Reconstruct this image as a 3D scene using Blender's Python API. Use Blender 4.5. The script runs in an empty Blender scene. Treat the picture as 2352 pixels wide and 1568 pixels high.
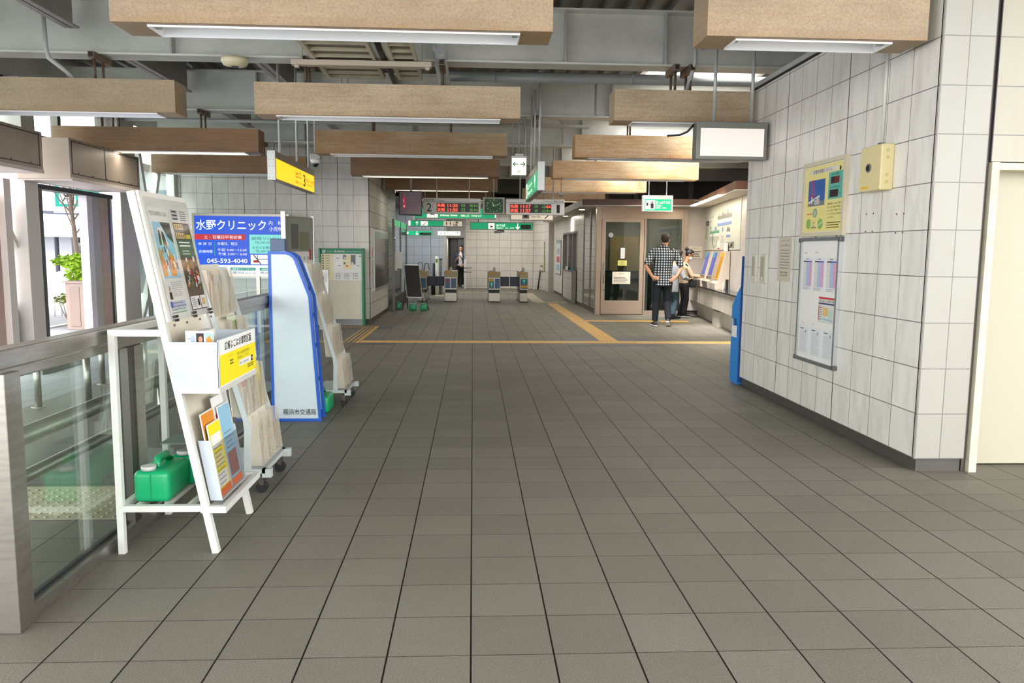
import bpy, math, random
from mathutils import Vector, Matrix
random.seed(7)
S = bpy.context.scene
COL = S.collection
PI = math.pi

# ---------- camera ----------
F_PX, PITCH, YAW, ROLL, CAM_H = 1779.2, 0.114735, 0.05118, 0.009344, 1.44135
cam_d = bpy.data.cameras.new('camera'); cam = bpy.data.objects.new('camera', cam_d); COL.objects.link(cam)
cam_d.sensor_fit = 'HORIZONTAL'; cam_d.sensor_width = 36.0; cam_d.lens = F_PX * 36.0 / 2352.0
cam_d.clip_start = 0.05; cam_d.clip_end = 300
_f = Vector((math.sin(YAW) * math.cos(PITCH), math.cos(YAW) * math.cos(PITCH), -math.sin(PITCH)))
_r = Vector((math.cos(YAW), -math.sin(YAW), 0)); _u = _r.cross(_f)
_r2 = _r * math.cos(ROLL) + _u * math.sin(ROLL); _u2 = _u * math.cos(ROLL) - _r * math.sin(ROLL)
cam.matrix_world = Matrix(((_r2.x, _u2.x, -_f.x, 0), (_r2.y, _u2.y, -_f.y, 0), (_r2.z, _u2.z, -_f.z, CAM_H), (0, 0, 0, 1)))
S.camera = cam

# ---------- world, sun, exposure ----------
w = bpy.data.worlds.new('sky'); S.world = w; w.use_nodes = True
bg = w.node_tree.nodes['Background']
bg.inputs['Color'].default_value = (0.97, 0.965, 0.95, 1); bg.inputs['Strength'].default_value = 4.2
sun_d = bpy.data.lights.new('sun', 'SUN'); sun_d.energy = 9.0; sun_d.angle = math.radians(20); sun_d.color = (1, .97, .92)
sun = bpy.data.objects.new('sun', sun_d); COL.objects.link(sun); sun.rotation_euler = Vector((-.28, -.42, .86)).to_track_quat('Z', 'Y').to_euler()
S.view_settings.view_transform = 'Standard'; S.view_settings.look = 'None'
S.view_settings.gamma = 1.0; S.view_settings.use_curve_mapping = False
S.view_settings.exposure = 0.65
S.cycles.use_denoising = True
S.cycles.max_bounces = 7; S.cycles.diffuse_bounces = 4; S.cycles.glossy_bounces = 3
S.cycles.transmission_bounces = 6; S.cycles.transparent_max_bounces = 16
S.cycles.caustics_reflective = False; S.cycles.caustics_refractive = False
S.cycles.sample_clamp_indirect = 6.0

def lamp(name, loc, sx, sy, power, col=(1, .97, .9), rot=(0, 0, 0), spread=180):
    l = bpy.data.lights.new(name, 'AREA'); l.shape = 'RECTANGLE'; l.size = sx; l.size_y = sy
    l.energy = power; l.color = col; l.spread = math.radians(spread)
    o = bpy.data.objects.new(name, l); COL.objects.link(o); o.location = loc; o.rotation_euler = rot
    return o

# ---------- materials ----------
def C(h):
    h = h.lstrip('#')
    v = [int(h[i:i + 2], 16) / 255 for i in (0, 2, 4)]
    return tuple(x / 12.92 if x <= .04045 else ((x + .055) / 1.055) ** 2.4 for x in v) + (1,)
MATS = {}
class NT:
    def __init__(s, m): s.t = m.node_tree; s.n = s.t.nodes; s.l = s.t.links; s.b = s.n['Principled BSDF']
    def new(s, t, **k):
        n = s.n.new(t)
        for a, b in k.items(): setattr(n, a, b)
        return n
    def link(s, a, b): s.l.new(a, b)
    def math(s, op, a, b=None, c=None):
        n = s.n.new('ShaderNodeMath'); n.operation = op
        for i, v in enumerate((a, b, c)):
            if v is None: continue
            if isinstance(v, (int, float)): n.inputs[i].default_value = v
            else: s.link(v, n.inputs[i])
        return n.outputs[0]
    def mix(s, f, a, b):
        n = s.n.new('ShaderNodeMix'); n.data_type = 'RGBA'
        for i, v in ((0, f), (6, a), (7, b)):
            if isinstance(v, (int, float)): n.inputs[i].default_value = v
            elif isinstance(v, tuple): n.inputs[i].default_value = v
            else: s.link(v, n.inputs[i])
        return n.outputs[2]
    def noise(s, vec, scale, detail=3, rough=.55):
        n = s.n.new('ShaderNodeTexNoise'); n.inputs['Scale'].default_value = scale
        n.inputs['Detail'].default_value = detail; n.inputs['Roughness'].default_value = rough
        if vec is not None: s.link(vec, n.inputs['Vector'])
        return n.outputs['Fac']
    def ramp(s, f, a, b):
        n = s.n.new('ShaderNodeMapRange'); n.inputs[1].default_value = a; n.inputs[2].default_value = b
        n.clamp = True; s.link(f, n.inputs[0]); return n.outputs[0]
    def pos(s): return s.n.new('ShaderNodeNewGeometry').outputs['Position']
    def sep(s, v):
        n = s.n.new('ShaderNodeSeparateXYZ'); s.link(v, n.inputs[0]); return n.outputs
    def comb(s, x, y, z):
        n = s.n.new('ShaderNodeCombineXYZ')
        for i, v in enumerate((x, y, z)):
            if isinstance(v, (int, float)): n.inputs[i].default_value = v
            else: s.link(v, n.inputs[i])
        return n.outputs[0]
    def bump(s, h, strength, dist=.01):
        n = s.n.new('ShaderNodeBump'); n.inputs['Strength'].default_value = strength; n.inputs['Distance'].default_value = dist
        s.link(h, n.inputs['Height']); s.link(n.outputs[0], s.b.inputs['Normal'])

def mat(name, col='#808080', rough=.5, metal=0.0, emit=0.0, alpha=None, dirt=0.0, dirtcol='#5a5044', dscale=3.0, bump=0.0, bscale=200, spec=None, stretch=None):
    if name in MATS: return MATS[name]
    m = bpy.data.materials.new(name); m.use_nodes = True; t = NT(m); c = C(col) if isinstance(col, str) else col
    b = t.b; b.inputs['Roughness'].default_value = rough; b.inputs['Metallic'].default_value = metal
    b.inputs['Base Color'].default_value = c
    if spec is not None: b.inputs['Specular IOR Level'].default_value = spec
    m.diffuse_color = c
    tc = t.new('ShaderNodeTexCoord').outputs['Object']
    if stretch:
        mp = t.new('ShaderNodeMapping'); mp.inputs['Scale'].default_value = stretch; t.link(tc, mp.inputs[0]); tc = mp.outputs[0]
    if dirt > 0:
        f = t.noise(tc, dscale, 5, .6); f = t.ramp(f, .42, .72); f = t.math('MULTIPLY', f, dirt)
        t.link(t.mix(f, c, C(dirtcol)), b.inputs['Base Color'])
    elif emit == 0:
        f = t.noise(tc, 6, 3); f = t.math('MULTIPLY', f, .06)
        t.link(t.mix(f, c, (c[0] * .6, c[1] * .6, c[2] * .6, 1)), b.inputs['Base Color'])
    if bump > 0: t.bump(t.noise(tc, bscale, 2), bump, .002)
    if emit > 0:
        b.inputs['Emission Color'].default_value = c; b.inputs['Emission Strength'].default_value = emit
    if alpha is not None: b.inputs['Alpha'].default_value = alpha
    MATS[name] = m
    return m

def glass(name, tint=(.86, .93, .90, 1), refl=1.0, rough=0.0):
    if name in MATS: return MATS[name]
    m = bpy.data.materials.new(name); m.use_nodes = True; nt = m.node_tree; nt.nodes.clear()
    o = nt.nodes.new('ShaderNodeOutputMaterial'); mx = nt.nodes.new('ShaderNodeMixShader')
    tr = nt.nodes.new('ShaderNodeBsdfTransparent'); gl = nt.nodes.new('ShaderNodeBsdfGlossy'); lw = nt.nodes.new('ShaderNodeLayerWeight'); lw.inputs[0].default_value = .5
    pw = nt.nodes.new('ShaderNodeMath'); pw.operation = 'POWER'; pw.inputs[1].default_value = 4.0; nt.links.new(lw.outputs['Facing'], pw.inputs[0])
    fr = nt.nodes.new('ShaderNodeMath'); fr.operation = 'MULTIPLY_ADD'; fr.inputs[1].default_value = .9; fr.inputs[2].default_value = .05; nt.links.new(pw.outputs[0], fr.inputs[0]); tr.inputs[0].default_value = tint; gl.inputs['Roughness'].default_value = rough
    gl.inputs[0].default_value = (refl, refl, refl, 1)
    nt.links.new(fr.outputs[0], mx.inputs[0]); nt.links.new(tr.outputs[0], mx.inputs[1]); nt.links.new(gl.outputs[0], mx.inputs[2])
    nt.links.new(mx.outputs[0], o.inputs[0]); m.diffuse_color = tint; MATS[name] = m
    return m

def tile_wall(name, axis, a0, col='#d8d6d0', pitch=.3, z0=.093, zp=.3035, joint=2, dark='#2c2a2a', grout='#6d6b68', dirt=.35, jw=.006, lw=.003, rough=.35):
    """white glazed wall tiles; axis 0 = along X, 1 = along Y; every joint-th vertical joint is a wide dark one"""
    if name in MATS: return MATS[name]
    m = bpy.data.materials.new(name); m.use_nodes = True; t = NT(m); p = t.pos(); x, y, z = t.sep(p)[:3]
    h = (x, y)[axis]
    def line(v, p0, per, wd):
        q = t.math('DIVIDE', t.math('SUBTRACT', v, p0), per); fr = t.math('FRACT', q)
        d = t.math('ABSOLUTE', t.math('SUBTRACT', fr, .5)); d = t.math('SUBTRACT', .5, d)
        return t.math('LESS_THAN', t.math('MULTIPLY', d, per), wd), t.math('FLOOR', q)
    v1, c1 = line(h, a0, pitch, lw); v2, _ = line(h, a0, pitch * joint, jw); h1, c2 = line(z, z0, zp, lw)
    wn = t.new('ShaderNodeTexWhiteNoise', noise_dimensions='2D'); t.link(t.comb(c1, c2, 0), wn.inputs[0])
    base = C(col); tone = t.mix(t.math('MULTIPLY', wn.outputs[0], .5), base, (base[0] * .86, base[1] * .86, base[2] * .86, 1))
    st = t.comb(t.math('MULTIPLY', h, 6.0), t.math('MULTIPLY', z, 1.2), 3.0)
    f = t.ramp(t.noise(st, 1.6, 5, .65), .45, .75)
    f2 = t.ramp(t.noise(p, 9, 5, .7), .6, .8)
    f = t.math('MULTIPLY', t.math('MAXIMUM', f, t.math('MULTIPLY', f2, .6)), dirt)
    tone = t.mix(f, tone, C('#9a8f84'))
    c = t.mix(t.math('MAXIMUM', v1, h1), tone, C(grout)); c = t.mix(v2, c, C(dark))
    t.link(c, t.b.inputs['Base Color']); t.b.inputs['Roughness'].default_value = rough
    t.bump(t.math('SUBTRACT', 1, t.math('MAXIMUM', v2, t.math('MAXIMUM', v1, h1))), .6, .003)
    m.diffuse_color = base; MATS[name] = m
    return m

# ---------- mesh builder ----------
class MB:
    def __init__(s, xf=None): s.v = []; s.f = []; s.m = []; s.sm = []; s.xf = xf; s.mat = None
    def add(s, vs, fs, m=None, smooth=False):
        b = len(s.v)
        for p in vs:
            p = Vector(p)
            s.v.append(Vector(s.xf(*p)) if s.xf else p)
        for f in fs: s.f.append([b + i for i in f]); s.m.append(m); s.sm.append(smooth)
        return s
    def box(s, x0, x1, y0, y1, z0, z1, m=None):
        vs = [(x, y, z) for z in (z0, z1) for y in (y0, y1) for x in (x0, x1)]
        return s.add(vs, [(0, 2, 3, 1), (4, 5, 7, 6), (0, 1, 5, 4), (2, 6, 7, 3), (0, 4, 6, 2), (1, 3, 7, 5)], m)
    def quad(s, a, b, c, d, m=None): return s.add([a, b, c, d], [(0, 1, 2, 3)], m)
    def prism(s, prof, axis, a, b, m=None):
        """extrude a 2-D profile; axis 'x','y','z': profile coordinates are the two others in order"""
        def P(p, t):
            return {'x': (t, p[0], p[1]), 'y': (p[0], t, p[1]), 'z': (p[0], p[1], t)}[axis]
        n = len(prof); vs = [P(p, a) for p in prof] + [P(p, b) for p in prof]
        fs = [tuple(range(n)), tuple(range(2 * n - 1, n - 1, -1))] + [(i, i + n, (i + 1) % n + n, (i + 1) % n) for i in range(n)]
        return s.add(vs, fs, m)
    def loft(s, pts, rads, seg=10, m=None, up=(0, 1, 0), smooth=True, cap=True):
        """tube through pts; rads are numbers or (a,b) half-axes, a along up x tangent, b along up"""
        pts = [Vector(p) for p in pts]; rings = []; up = Vector(up); vs = []
        for i, p in enumerate(pts):
            t = (pts[min(i + 1, len(pts) - 1)] - pts[max(i - 1, 0)]).normalized()
            u = up if abs(t.dot(up)) < .95 else Vector((1, 0, 0)) if abs(t.x) < .9 else Vector((0, 0, 1))
            sd = t.cross(u).normalized(); uu = sd.cross(t).normalized()
            r = rads[i] if isinstance(rads, (list, tuple)) else rads
            ra, rb = r if isinstance(r, (tuple, list)) else (r, r)
            for k in range(seg):
                a = 2 * PI * k / seg; vs.append(p + sd * math.cos(a) * ra + uu * math.sin(a) * rb)
        fs = []
        for i in range(len(pts) - 1):
            for k in range(seg):
                fs.append((i * seg + k, (i + 1) * seg + k, (i + 1) * seg + (k + 1) % seg, i * seg + (k + 1) % seg))
        s.add(vs, fs, m, smooth)
        if cap:
            b = len(s.v) - len(vs); n = len(pts)
            s.f.append([b + k for k in range(seg)]); s.m.append(m); s.sm.append(False)
            s.f.append([b + (n - 1) * seg + k for k in reversed(range(seg))]); s.m.append(m); s.sm.append(False)
        return s
    def cyl(s, p, q, r, seg=12, m=None, r2=None): return s.loft([p, q], [r, r if r2 is None else r2], seg, m)
    def ball(s, c, rx, ry=None, rz=None, seg=12, rings=8, m=None):
        ry = rx if ry is None else ry; rz = rx if rz is None else rz; c = Vector(c); vs = [c + Vector((0, 0, rz))]
        for i in range(1, rings):
            a = PI * i / rings
            for k in range(seg):
                b = 2 * PI * k / seg; vs.append(c + Vector((rx * math.sin(a) * math.cos(b), ry * math.sin(a) * math.sin(b), rz * math.cos(a))))
        vs.append(c - Vector((0, 0, rz))); fs = [(0, 1 + k, 1 + (k + 1) % seg) for k in range(seg)]
        for i in range(rings - 2):
            for k in range(seg):
                a = 1 + i * seg; fs.append((a + k, a + seg + k, a + seg + (k + 1) % seg, a + (k + 1) % seg))
        a = 1 + (rings - 2) * seg; e = len(vs) - 1; fs += [(a + k, e, a + (k + 1) % seg) for k in range(seg)]
        return s.add(vs, fs, m, True)
    def bar(s, p, q, w, h, m=None, up=(0, 0, 1)):
        """square bar from p to q, w across, h along up"""
        p, q, up = Vector(p), Vector(q), Vector(up); t = (q - p).normalized(); sd = t.cross(up).normalized(); uu = sd.cross(t)
        vs = [e + sd * a * w / 2 + uu * b * h / 2 for e in (p, q) for a, b in ((-1, -1), (1, -1), (1, 1), (-1, 1))]
        return s.add(vs, [(0, 1, 2, 3), (7, 6, 5, 4), (0, 4, 5, 1), (1, 5, 6, 2), (2, 6, 7, 3), (3, 7, 4, 0)], m)
    def build(s, name, m=None, parent=None, bevel=0, label=None, cat=None, group=None, kind=None, origin=None, smooth_all=False, remesh=0):
        if origin is None:
            if parent is not None: o0 = world_origin(parent)
            elif kind == 'structure': o0 = Vector((0, 0, 0))
            else:
                xs = [v.x for v in s.v]; ys = [v.y for v in s.v]; zs = [v.z for v in s.v]
                o0 = Vector(((min(xs) + max(xs)) / 2, (min(ys) + max(ys)) / 2, min(zs)))
        else: o0 = Vector(origin)
        me = bpy.data.meshes.new(name); me.from_pydata([tuple(v - o0) for v in s.v], [], s.f)
        slots = []
        for i, mm in enumerate(s.m):
            mm = mm or m
            if mm not in slots: slots.append(mm)
            me.polygons[i].material_index = slots.index(mm)
            me.polygons[i].use_smooth = s.sm[i] or smooth_all
        for mm in slots: me.materials.append(mm)
        me.validate(); me.update()
        ob = bpy.data.objects.new(name, me); COL.objects.link(ob)
        if parent is not None: ob.parent = parent
        else: ob.location = o0
        if bevel:
            b = ob.modifiers.new('bevel', 'BEVEL'); b.width = bevel; b.segments = 2; b.limit_method = 'ANGLE'
        if label: ob['label'] = label
        if cat: ob['category'] = cat
        if group: ob['group'] = group
        if kind: ob['kind'] = kind
        return ob
def world_origin(o):
    v = Vector((0, 0, 0))
    while o is not None: v = v + Vector(o.location); o = o.parent
    return v
def thing(name, loc, label, cat, group=None):
    o = bpy.data.objects.new(name, None); COL.objects.link(o); o.location = loc; o.empty_display_size = .1
    o['label'] = label; o['category'] = cat
    if group: o['group'] = group
    return o
def kids(o): return [c for c in bpy.data.objects if c.parent == o]
def dup(root, loc=None, rotz=None, label=None, group=None, dloc=None):
    def rec(o, par):
        c = o.copy(); COL.objects.link(c); c.parent = par
        for ch in list(o.children): rec(ch, c)
        return c
    r = rec(root, None)
    if loc is not None: r.location = loc
    if dloc is not None: r.location = Vector(root.location) + Vector(dloc)
    if rotz is not None: r.rotation_euler[2] = rotz
    if label: r['label'] = label
    if group: r['group'] = group
    return r
def struct(mb, name, m, **k): return mb.build(name, m, kind='structure', **k)

# ---------- lettering ----------
_txt = {}
def text_geo(body, bold=0.0):
    key = (body, bold)
    if key not in _txt:
        c = bpy.data.curves.new('t', 'FONT'); c.body = body; c.size = 1; c.resolution_u = 2; c.offset = bold
        o = bpy.data.objects.new('t', c); COL.objects.link(o); dg = bpy.context.evaluated_depsgraph_get()
        me = bpy.data.meshes.new_from_object(o.evaluated_get(dg))
        vs = [v.co.copy() for v in me.vertices]; fs = [tuple(p.vertices) for p in me.polygons]
        bpy.data.objects.remove(o); bpy.data.curves.remove(c); bpy.data.meshes.remove(me)
        if vs:
            x0 = min(v.x for v in vs); x1 = max(v.x for v in vs); y0 = min(v.y for v in vs); y1 = max(v.y for v in vs)
        else: x0 = y0 = 0; x1 = y1 = 1
        _txt[key] = (vs, fs, x0, x1, y0, y1)
    return _txt[key]
class Panel:
    """a flat printed face: origin = lower left corner, U right, V up; layers lie a fraction of a millimetre apart"""
    def __init__(s, mb, o, U, V, eps=.0008):
        s.mb = mb; s.o = Vector(o); s.U = Vector(U).normalized(); s.V = Vector(V).normalized(); s.N = s.U.cross(s.V); s.eps = eps
    def P(s, u, v, k): return s.o + s.U * u + s.V * v + s.N * (s.eps * k)
    def rect(s, u0, v0, u1, v1, m, k=1): s.mb.quad(s.P(u0, v0, k), s.P(u1, v0, k), s.P(u1, v1, k), s.P(u0, v1, k), m); return s
    def poly(s, pts, m, k=1): s.mb.add([s.P(u, v, k) for u, v in pts], [tuple(range(len(pts)))], m); return s
    def disc(s, u, v, ru, rv, m, k=1, seg=20): return s.poly([(u + ru * math.cos(2 * PI * i / seg), v + rv * math.sin(2 * PI * i / seg)) for i in range(seg)], m, k)
    def line(s, pts, wd, m, k=1):
        for (a, b), (c, d) in zip(pts, pts[1:]):
            L = math.hypot(c - a, d - b) or 1; nx, ny = -(d - b) / L * wd / 2, (c - a) / L * wd / 2
            s.poly([(a - nx, b - ny), (c - nx, d - ny), (c + nx, d + ny), (a + nx, b + ny)], m, k)
        return s
    def text(s, body, u, v, h, m, k=2, w=None, bold=0.0, align='l'):
        vs, fs, x0, x1, y0, y1 = text_geo(body, bold)
        sy = h / (y1 - y0); sx = sy if w is None else w / (x1 - x0); W = sx * (x1 - x0)
        if align == 'c': u -= W / 2
        if align == 'r': u -= W
        s.mb.add([s.P(u + (p.x - x0) * sx, v + (p.y - y0) * sy, k) for p in vs], fs, m); return s
    def bars(s, u0, v0, u1, v1, n, m, k=2, fill=.5, rnd=.25):
        """rows of print too small to read"""
        dv = (v1 - v0) / n
        for i in range(n):
            e = u1 - random.random() * rnd * (u1 - u0)
            s.rect(u0, v1 - (i + .75) * dv, e, v1 - (i + .75 - fill) * dv, m, k)
        return s
# ================= materials used all over =================
WHITE = mat('white_paint', '#dcdedd', .4, dirt=.25, dirtcol='#a89f90', dscale=7)
STEEL = mat('brushed_steel', '#a8a49e', .32, .9, dirt=.25, dscale=8, stretch=(1, 1, 6))
STEELD = mat('dark_steel', '#66625e', .4, .8)
BLACK = mat('black_plastic', '#17171a', .45)
GREYP = mat('grey_painted_steel', '#dcded6', .5, dirt=.45, dirtcol='#9b9c96', dscale=1.6)
GREYL = mat('light_grey_paint', '#b4b5b3', .45, dirt=.3, dirtcol='#83807c', dscale=4)
CREAM = mat('cream_paint', '#dcd8c6', .45, dirt=.25, dirtcol='#b7ab8c', dscale=4)
BASE = mat('dark_baseboard', '#4a4845', .45, dirt=.4, dscale=6)
INK = mat('ink_black', '#1c1a1c', .6)
PAPER = mat('white_paper', '#e9e9e6', .6)
YEL = mat('yellow_print', '#f0df1c', .55)
GREEN = mat('green_print', '#0c8a5c', .5)
BROWN = mat('brown_fascia', '#4f3426', .45, dirt=.3, dirtcol='#2c1e17')
GLASS = glass('clear_glass')
GREYINK = mat('grey_ink', '#77777a', .6)
SOFT = mat('pale_grey_ink', '#b4b4b6', .6)
RED = mat('red_print', '#cc2a33', .55)
BLUE = mat('blue_print', '#1d4fc0', .5)

# floor tiles: 300 mm, wide dark joints along the hall, fine ones across
def floor_mat(name, col, col2, dx0, dy0):
    m = bpy.data.materials.new(name); m.use_nodes = True; t = NT(m); p = t.pos(); x, y, z = t.sep(p)[:3]
    def line(v, p0, per, wd):
        q = t.math('DIVIDE', t.math('SUBTRACT', v, p0), per); fr = t.math('FRACT', q)
        d = t.math('SUBTRACT', .5, t.math('ABSOLUTE', t.math('SUBTRACT', fr, .5)))
        return t.math('LESS_THAN', t.math('MULTIPLY', d, per), wd), t.math('FLOOR', q)
    v, cx = line(x, dx0, .3, .0033); h, cy = line(y, dy0, .3, .0020)
    wn = t.new('ShaderNodeTexWhiteNoise', noise_dimensions='2D'); t.link(t.comb(cx, cy, 0), wn.inputs[0])
    a, b = C(col), C(col2)
    tone = t.mix(t.math('MULTIPLY', wn.outputs[0], .55), a, b)
    tone = t.mix(t.math('MULTIPLY', t.ramp(t.noise(p, 1.1, 4), .4, .7), .35), tone, C('#67625a'))
    tone = t.mix(t.math('MULTIPLY', t.ramp(t.noise(p, 150, 2, .6), .42, .62), .42), tone, (a[0] * .52, a[1] * .52, a[2] * .5, 1))
    tone = t.mix(t.math('MULTIPLY', t.ramp(t.noise(p, 170, 1, .5), .58, .7), .35), tone, (a[0] * 1.7, a[1] * 1.7, a[2] * 1.65, 1))
    c = t.mix(h, tone, C('#332e29')); c = t.mix(v, c, C('#0e0c0b'))
    t.link(c, t.b.inputs['Base Color']); t.b.inputs['Roughness'].default_value = .55; t.b.inputs['Specular IOR Level'].default_value = .2
    hh = t.math('ADD', t.math('MULTIPLY', t.noise(p, 130, 3, .65), .9), t.math('MULTIPLY', t.math('SUBTRACT', 1, t.math('MAXIMUM', v, h)), .8))
    t.bump(hh, .55, .004); m.diffuse_color = a; MATS[name] = m
    return m
X0, Y0 = -.0023, 2.6416
FLOOR = floor_mat('floor_tiles', '#7d796f', '#68645b', X0, Y0)
FLOORL = floor_mat('outer_floor_tiles', '#8d9199', '#7e828b', X0, Y0)
struct(MB().box(-4.05, 9, -6, 37, -.2, 0), 'floor', FLOOR)
struct(MB().box(-7.6, -4.05, -6, 17, -.2, 0), 'floor_left', FLOORL)

# ---- right wall block ----
TW_R = tile_wall('wall_tiles_right', 1, 4.953, '#e8e6df', pitch=.3, joint=4)
TW_RF = tile_wall('wall_tiles_right_end', 0, 2.96, '#9f9e96', pitch=.17, joint=2, jw=.004, dark='#7a7775')  # same tile as the side wall, colour darkened to offset the strong light
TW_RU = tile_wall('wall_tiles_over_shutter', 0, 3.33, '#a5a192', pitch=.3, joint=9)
struct(MB().box(2.96, 3.30, 4.93, 8.36, .09, 3.17), 'wall_right', TW_R)
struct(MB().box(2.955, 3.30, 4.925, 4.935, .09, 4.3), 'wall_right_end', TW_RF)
struct(MB().box(2.975, 3.29, 4.94, 5.3, 3.17, 4.3), 'wall_right_upper', TW_R)
struct(MB().box(2.985, 3.29, 4.95, 8.35, 0, .09), 'baseboard_right', BASE)
struct(MB().box(2.94, 3.31, 4.96, 8.36, 3.17, 3.215, GREYL).box(2.955, 3.3, 4.96, 8.36, 3.15, 3.17, BLACK), 'trim_1', GREYL)
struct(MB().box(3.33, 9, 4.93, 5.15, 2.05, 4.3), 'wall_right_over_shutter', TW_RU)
struct(MB().box(3.30, 3.33, 4.95, 5.2, 0, 4.3), 'trim_2', STEELD)
CREAMR = mat('cream_rusty_paint', '#c8c2ad', .5, dirt=.35, dirtcol='#a9906a', dscale=9)
sh = thing('shutter_door', (3.6, 5.1, 0), 'cream steel service door panel right of the tiled wall end', 'door')
MB().box(3.385, 5.3, 5.09, 5.12, .012, 2.0).build('door_leaf', mat('cream_door', '#aaa694', .5, dirt=.3, dirtcol='#b3a888', dscale=2.5), sh)
MB().box(3.333, 3.385, 4.915, 5.12, 0, 2.045).box(3.385, 5.3, 4.94, 5.12, 2.0, 2.045).build('door_frame', CREAMR, sh)
struct(MB().box(5.3, 5.5, 4.95, 5.2, 0, 2.05).box(3.4, 9, 5.16, 5.3, 0, 2.1), 'wall_right_return', CREAM)

# ---- right recess beyond the block (ticket corner) ----
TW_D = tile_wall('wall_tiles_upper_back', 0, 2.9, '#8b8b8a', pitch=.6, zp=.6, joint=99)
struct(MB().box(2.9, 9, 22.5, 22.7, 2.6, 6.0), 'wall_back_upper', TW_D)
struct(MB().box(3.3, 9, 8.2, 8.42, 0, 3.36), 'wall_recess_near', TW_R)

# ---- left tiled block ----
TW_L = tile_wall('wall_tiles_left', 0, -2.04, '#d4d1cc', pitch=.3, joint=2, jw=.005)
TW_LS = tile_wall('wall_tiles_left_side', 1, 15.5, '#cfcac4', pitch=.3, joint=99, lw=.007, rough=.55)
struct(MB().box(-5.9, -2.04, 15.5, 15.7, .09, 3.9), 'wall_left', TW_L)
struct(MB().box(-2.2, -2.03, 15.505, 18.75, .09, 3.9), 'wall_left_side', TW_LS)
struct(MB().box(-5.9, -2.055, 15.52, 15.7, 0, .09).box(-2.2, -2.045, 15.53, 18.75, 0, .09), 'baseboard_left', BASE)
struct(MB().box(-2.6, -2.2, 18.5, 22.4, 0, 3.9), 'wall_left_inner', TW_LS)

# ---- far hall ----
TW_F = tile_wall('wall_tiles_far', 0, -.3, '#e6e2d9', pitch=.45, joint=99, grout='#a19c94', dirt=.2, lw=.007)
TW_FB = tile_wall('wall_tiles_far_left', 0, -2.4, '#c9d2da', pitch=.3, joint=3, grout='#9ba3ab', dirt=.1, lw=.007)
TW_FR = tile_wall('wall_tiles_far_right', 1, 22, '#dcdad5', pitch=.45, joint=3, grout='#a3a09a', dirt=.2, dark='#8d8a86', lw=.006)
struct(MB().box(-.29, 2.4, 31, 31.2, 0, 3.3), 'wall_far', TW_F)
struct(MB().box(-3.2, -1.02, 28, 28.2, 0, 3.3), 'wall_far_left', TW_FB)
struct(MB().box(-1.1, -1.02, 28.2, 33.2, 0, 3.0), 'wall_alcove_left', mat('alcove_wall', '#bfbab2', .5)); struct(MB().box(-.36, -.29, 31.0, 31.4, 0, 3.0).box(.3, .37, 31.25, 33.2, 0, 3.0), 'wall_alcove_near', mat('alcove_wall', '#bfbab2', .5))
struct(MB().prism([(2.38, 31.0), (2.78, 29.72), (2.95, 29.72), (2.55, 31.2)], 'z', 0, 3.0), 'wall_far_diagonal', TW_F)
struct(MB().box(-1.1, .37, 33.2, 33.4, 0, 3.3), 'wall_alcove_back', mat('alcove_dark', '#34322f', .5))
struct(MB().box(-1.02, -.29, 30.9, 31.25, 2.0, 3.0).box(-1.02, .3, 31.25, 33.2, 2.0, 3.0), 'trim_3', GREYL)
struct(MB().box(2.75, 9, 28.3, 36, 0, 3.3).box(2.3, 9, 36, 36.2, 0, 3.3), 'wall_far_right', TW_FR)
struct(MB().box(-3.4, 9, 37, 37.2, -.2, 4.2).box(-3.4, -3.2, 22.4, 37, 0, 4.2), 'wall_outer_back', mat('outer_wall', '#777470', .6))
struct(MB().box(-3.4, 9, 22.55, 37.2, 3.0, 3.1).box(-2.2, 2.9, 22.55, 22.7, 3.0, 4.3), 'ceiling_far', mat('far_ceiling', '#6f6c68', .7))
struct(MB().box(8.8, 9, 5.1, 37, 0, 4.3), 'wall_right_outer', mat('outer_wall', '#777470', .6))

# ---- roof deck with ribs, skylight slot on the right ----
DECK = mat('deck_steel', '#8d8d89', .6, dirt=.4, dirtcol='#4f4f4c', dscale=1.5)
d = MB()
for a, b, c0, c1 in ((-5.9, 2.5, -2.2, 22.6), (4.18, 9, 1.5, 22.6), (2.5, 4.18, -2.2, 8.9), (2.5, 4.18, 19.2, 22.6)):
    d.box(a, b, c0, c1, 4.15, 4.3)
x = -5.8
while x < 2.35:
    d.prism([(x, 4.15), (x + .02, 4.06), (x + .09, 4.06), (x + .11, 4.15)], 'y', -2.1, 22.5); x += .24
struct(d, 'ceiling', DECK)
LIN = mat('skylight_lining', '#cfc4be', .5, dirt=.3, dirtcol='#a29a96', dscale=2)
lin = MB()
lin.box(2.44, 2.52, 8.9, 19.2, 4.05, 4.32).box(4.16, 4.24, 8.9, 19.2, 4.05, 4.32)
lin.box(2.44, 4.24, 8.85, 8.93, 4.05, 4.32).box(2.62, 4.24, 19.17, 19.25, 4.05, 4.32)
for yy in (9.9, 12.9, 16.1): lin.box(2.52, 4.16, yy, yy + .1, 4.22, 4.32)
for yy in (10.9, 13.9, 17.1): lin.bar((3.5, yy, 4.28), (4.16, yy + .9, 4.2), .12, .06)
struct(lin, 'trim_4', LIN)
struct(MB().box(2.44, 4.24, 8.85, 19.25, 4.325, 4.335), 'window_1', glass('skylight_glass', (.95, .95, .95, 1), .2, .2))

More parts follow.
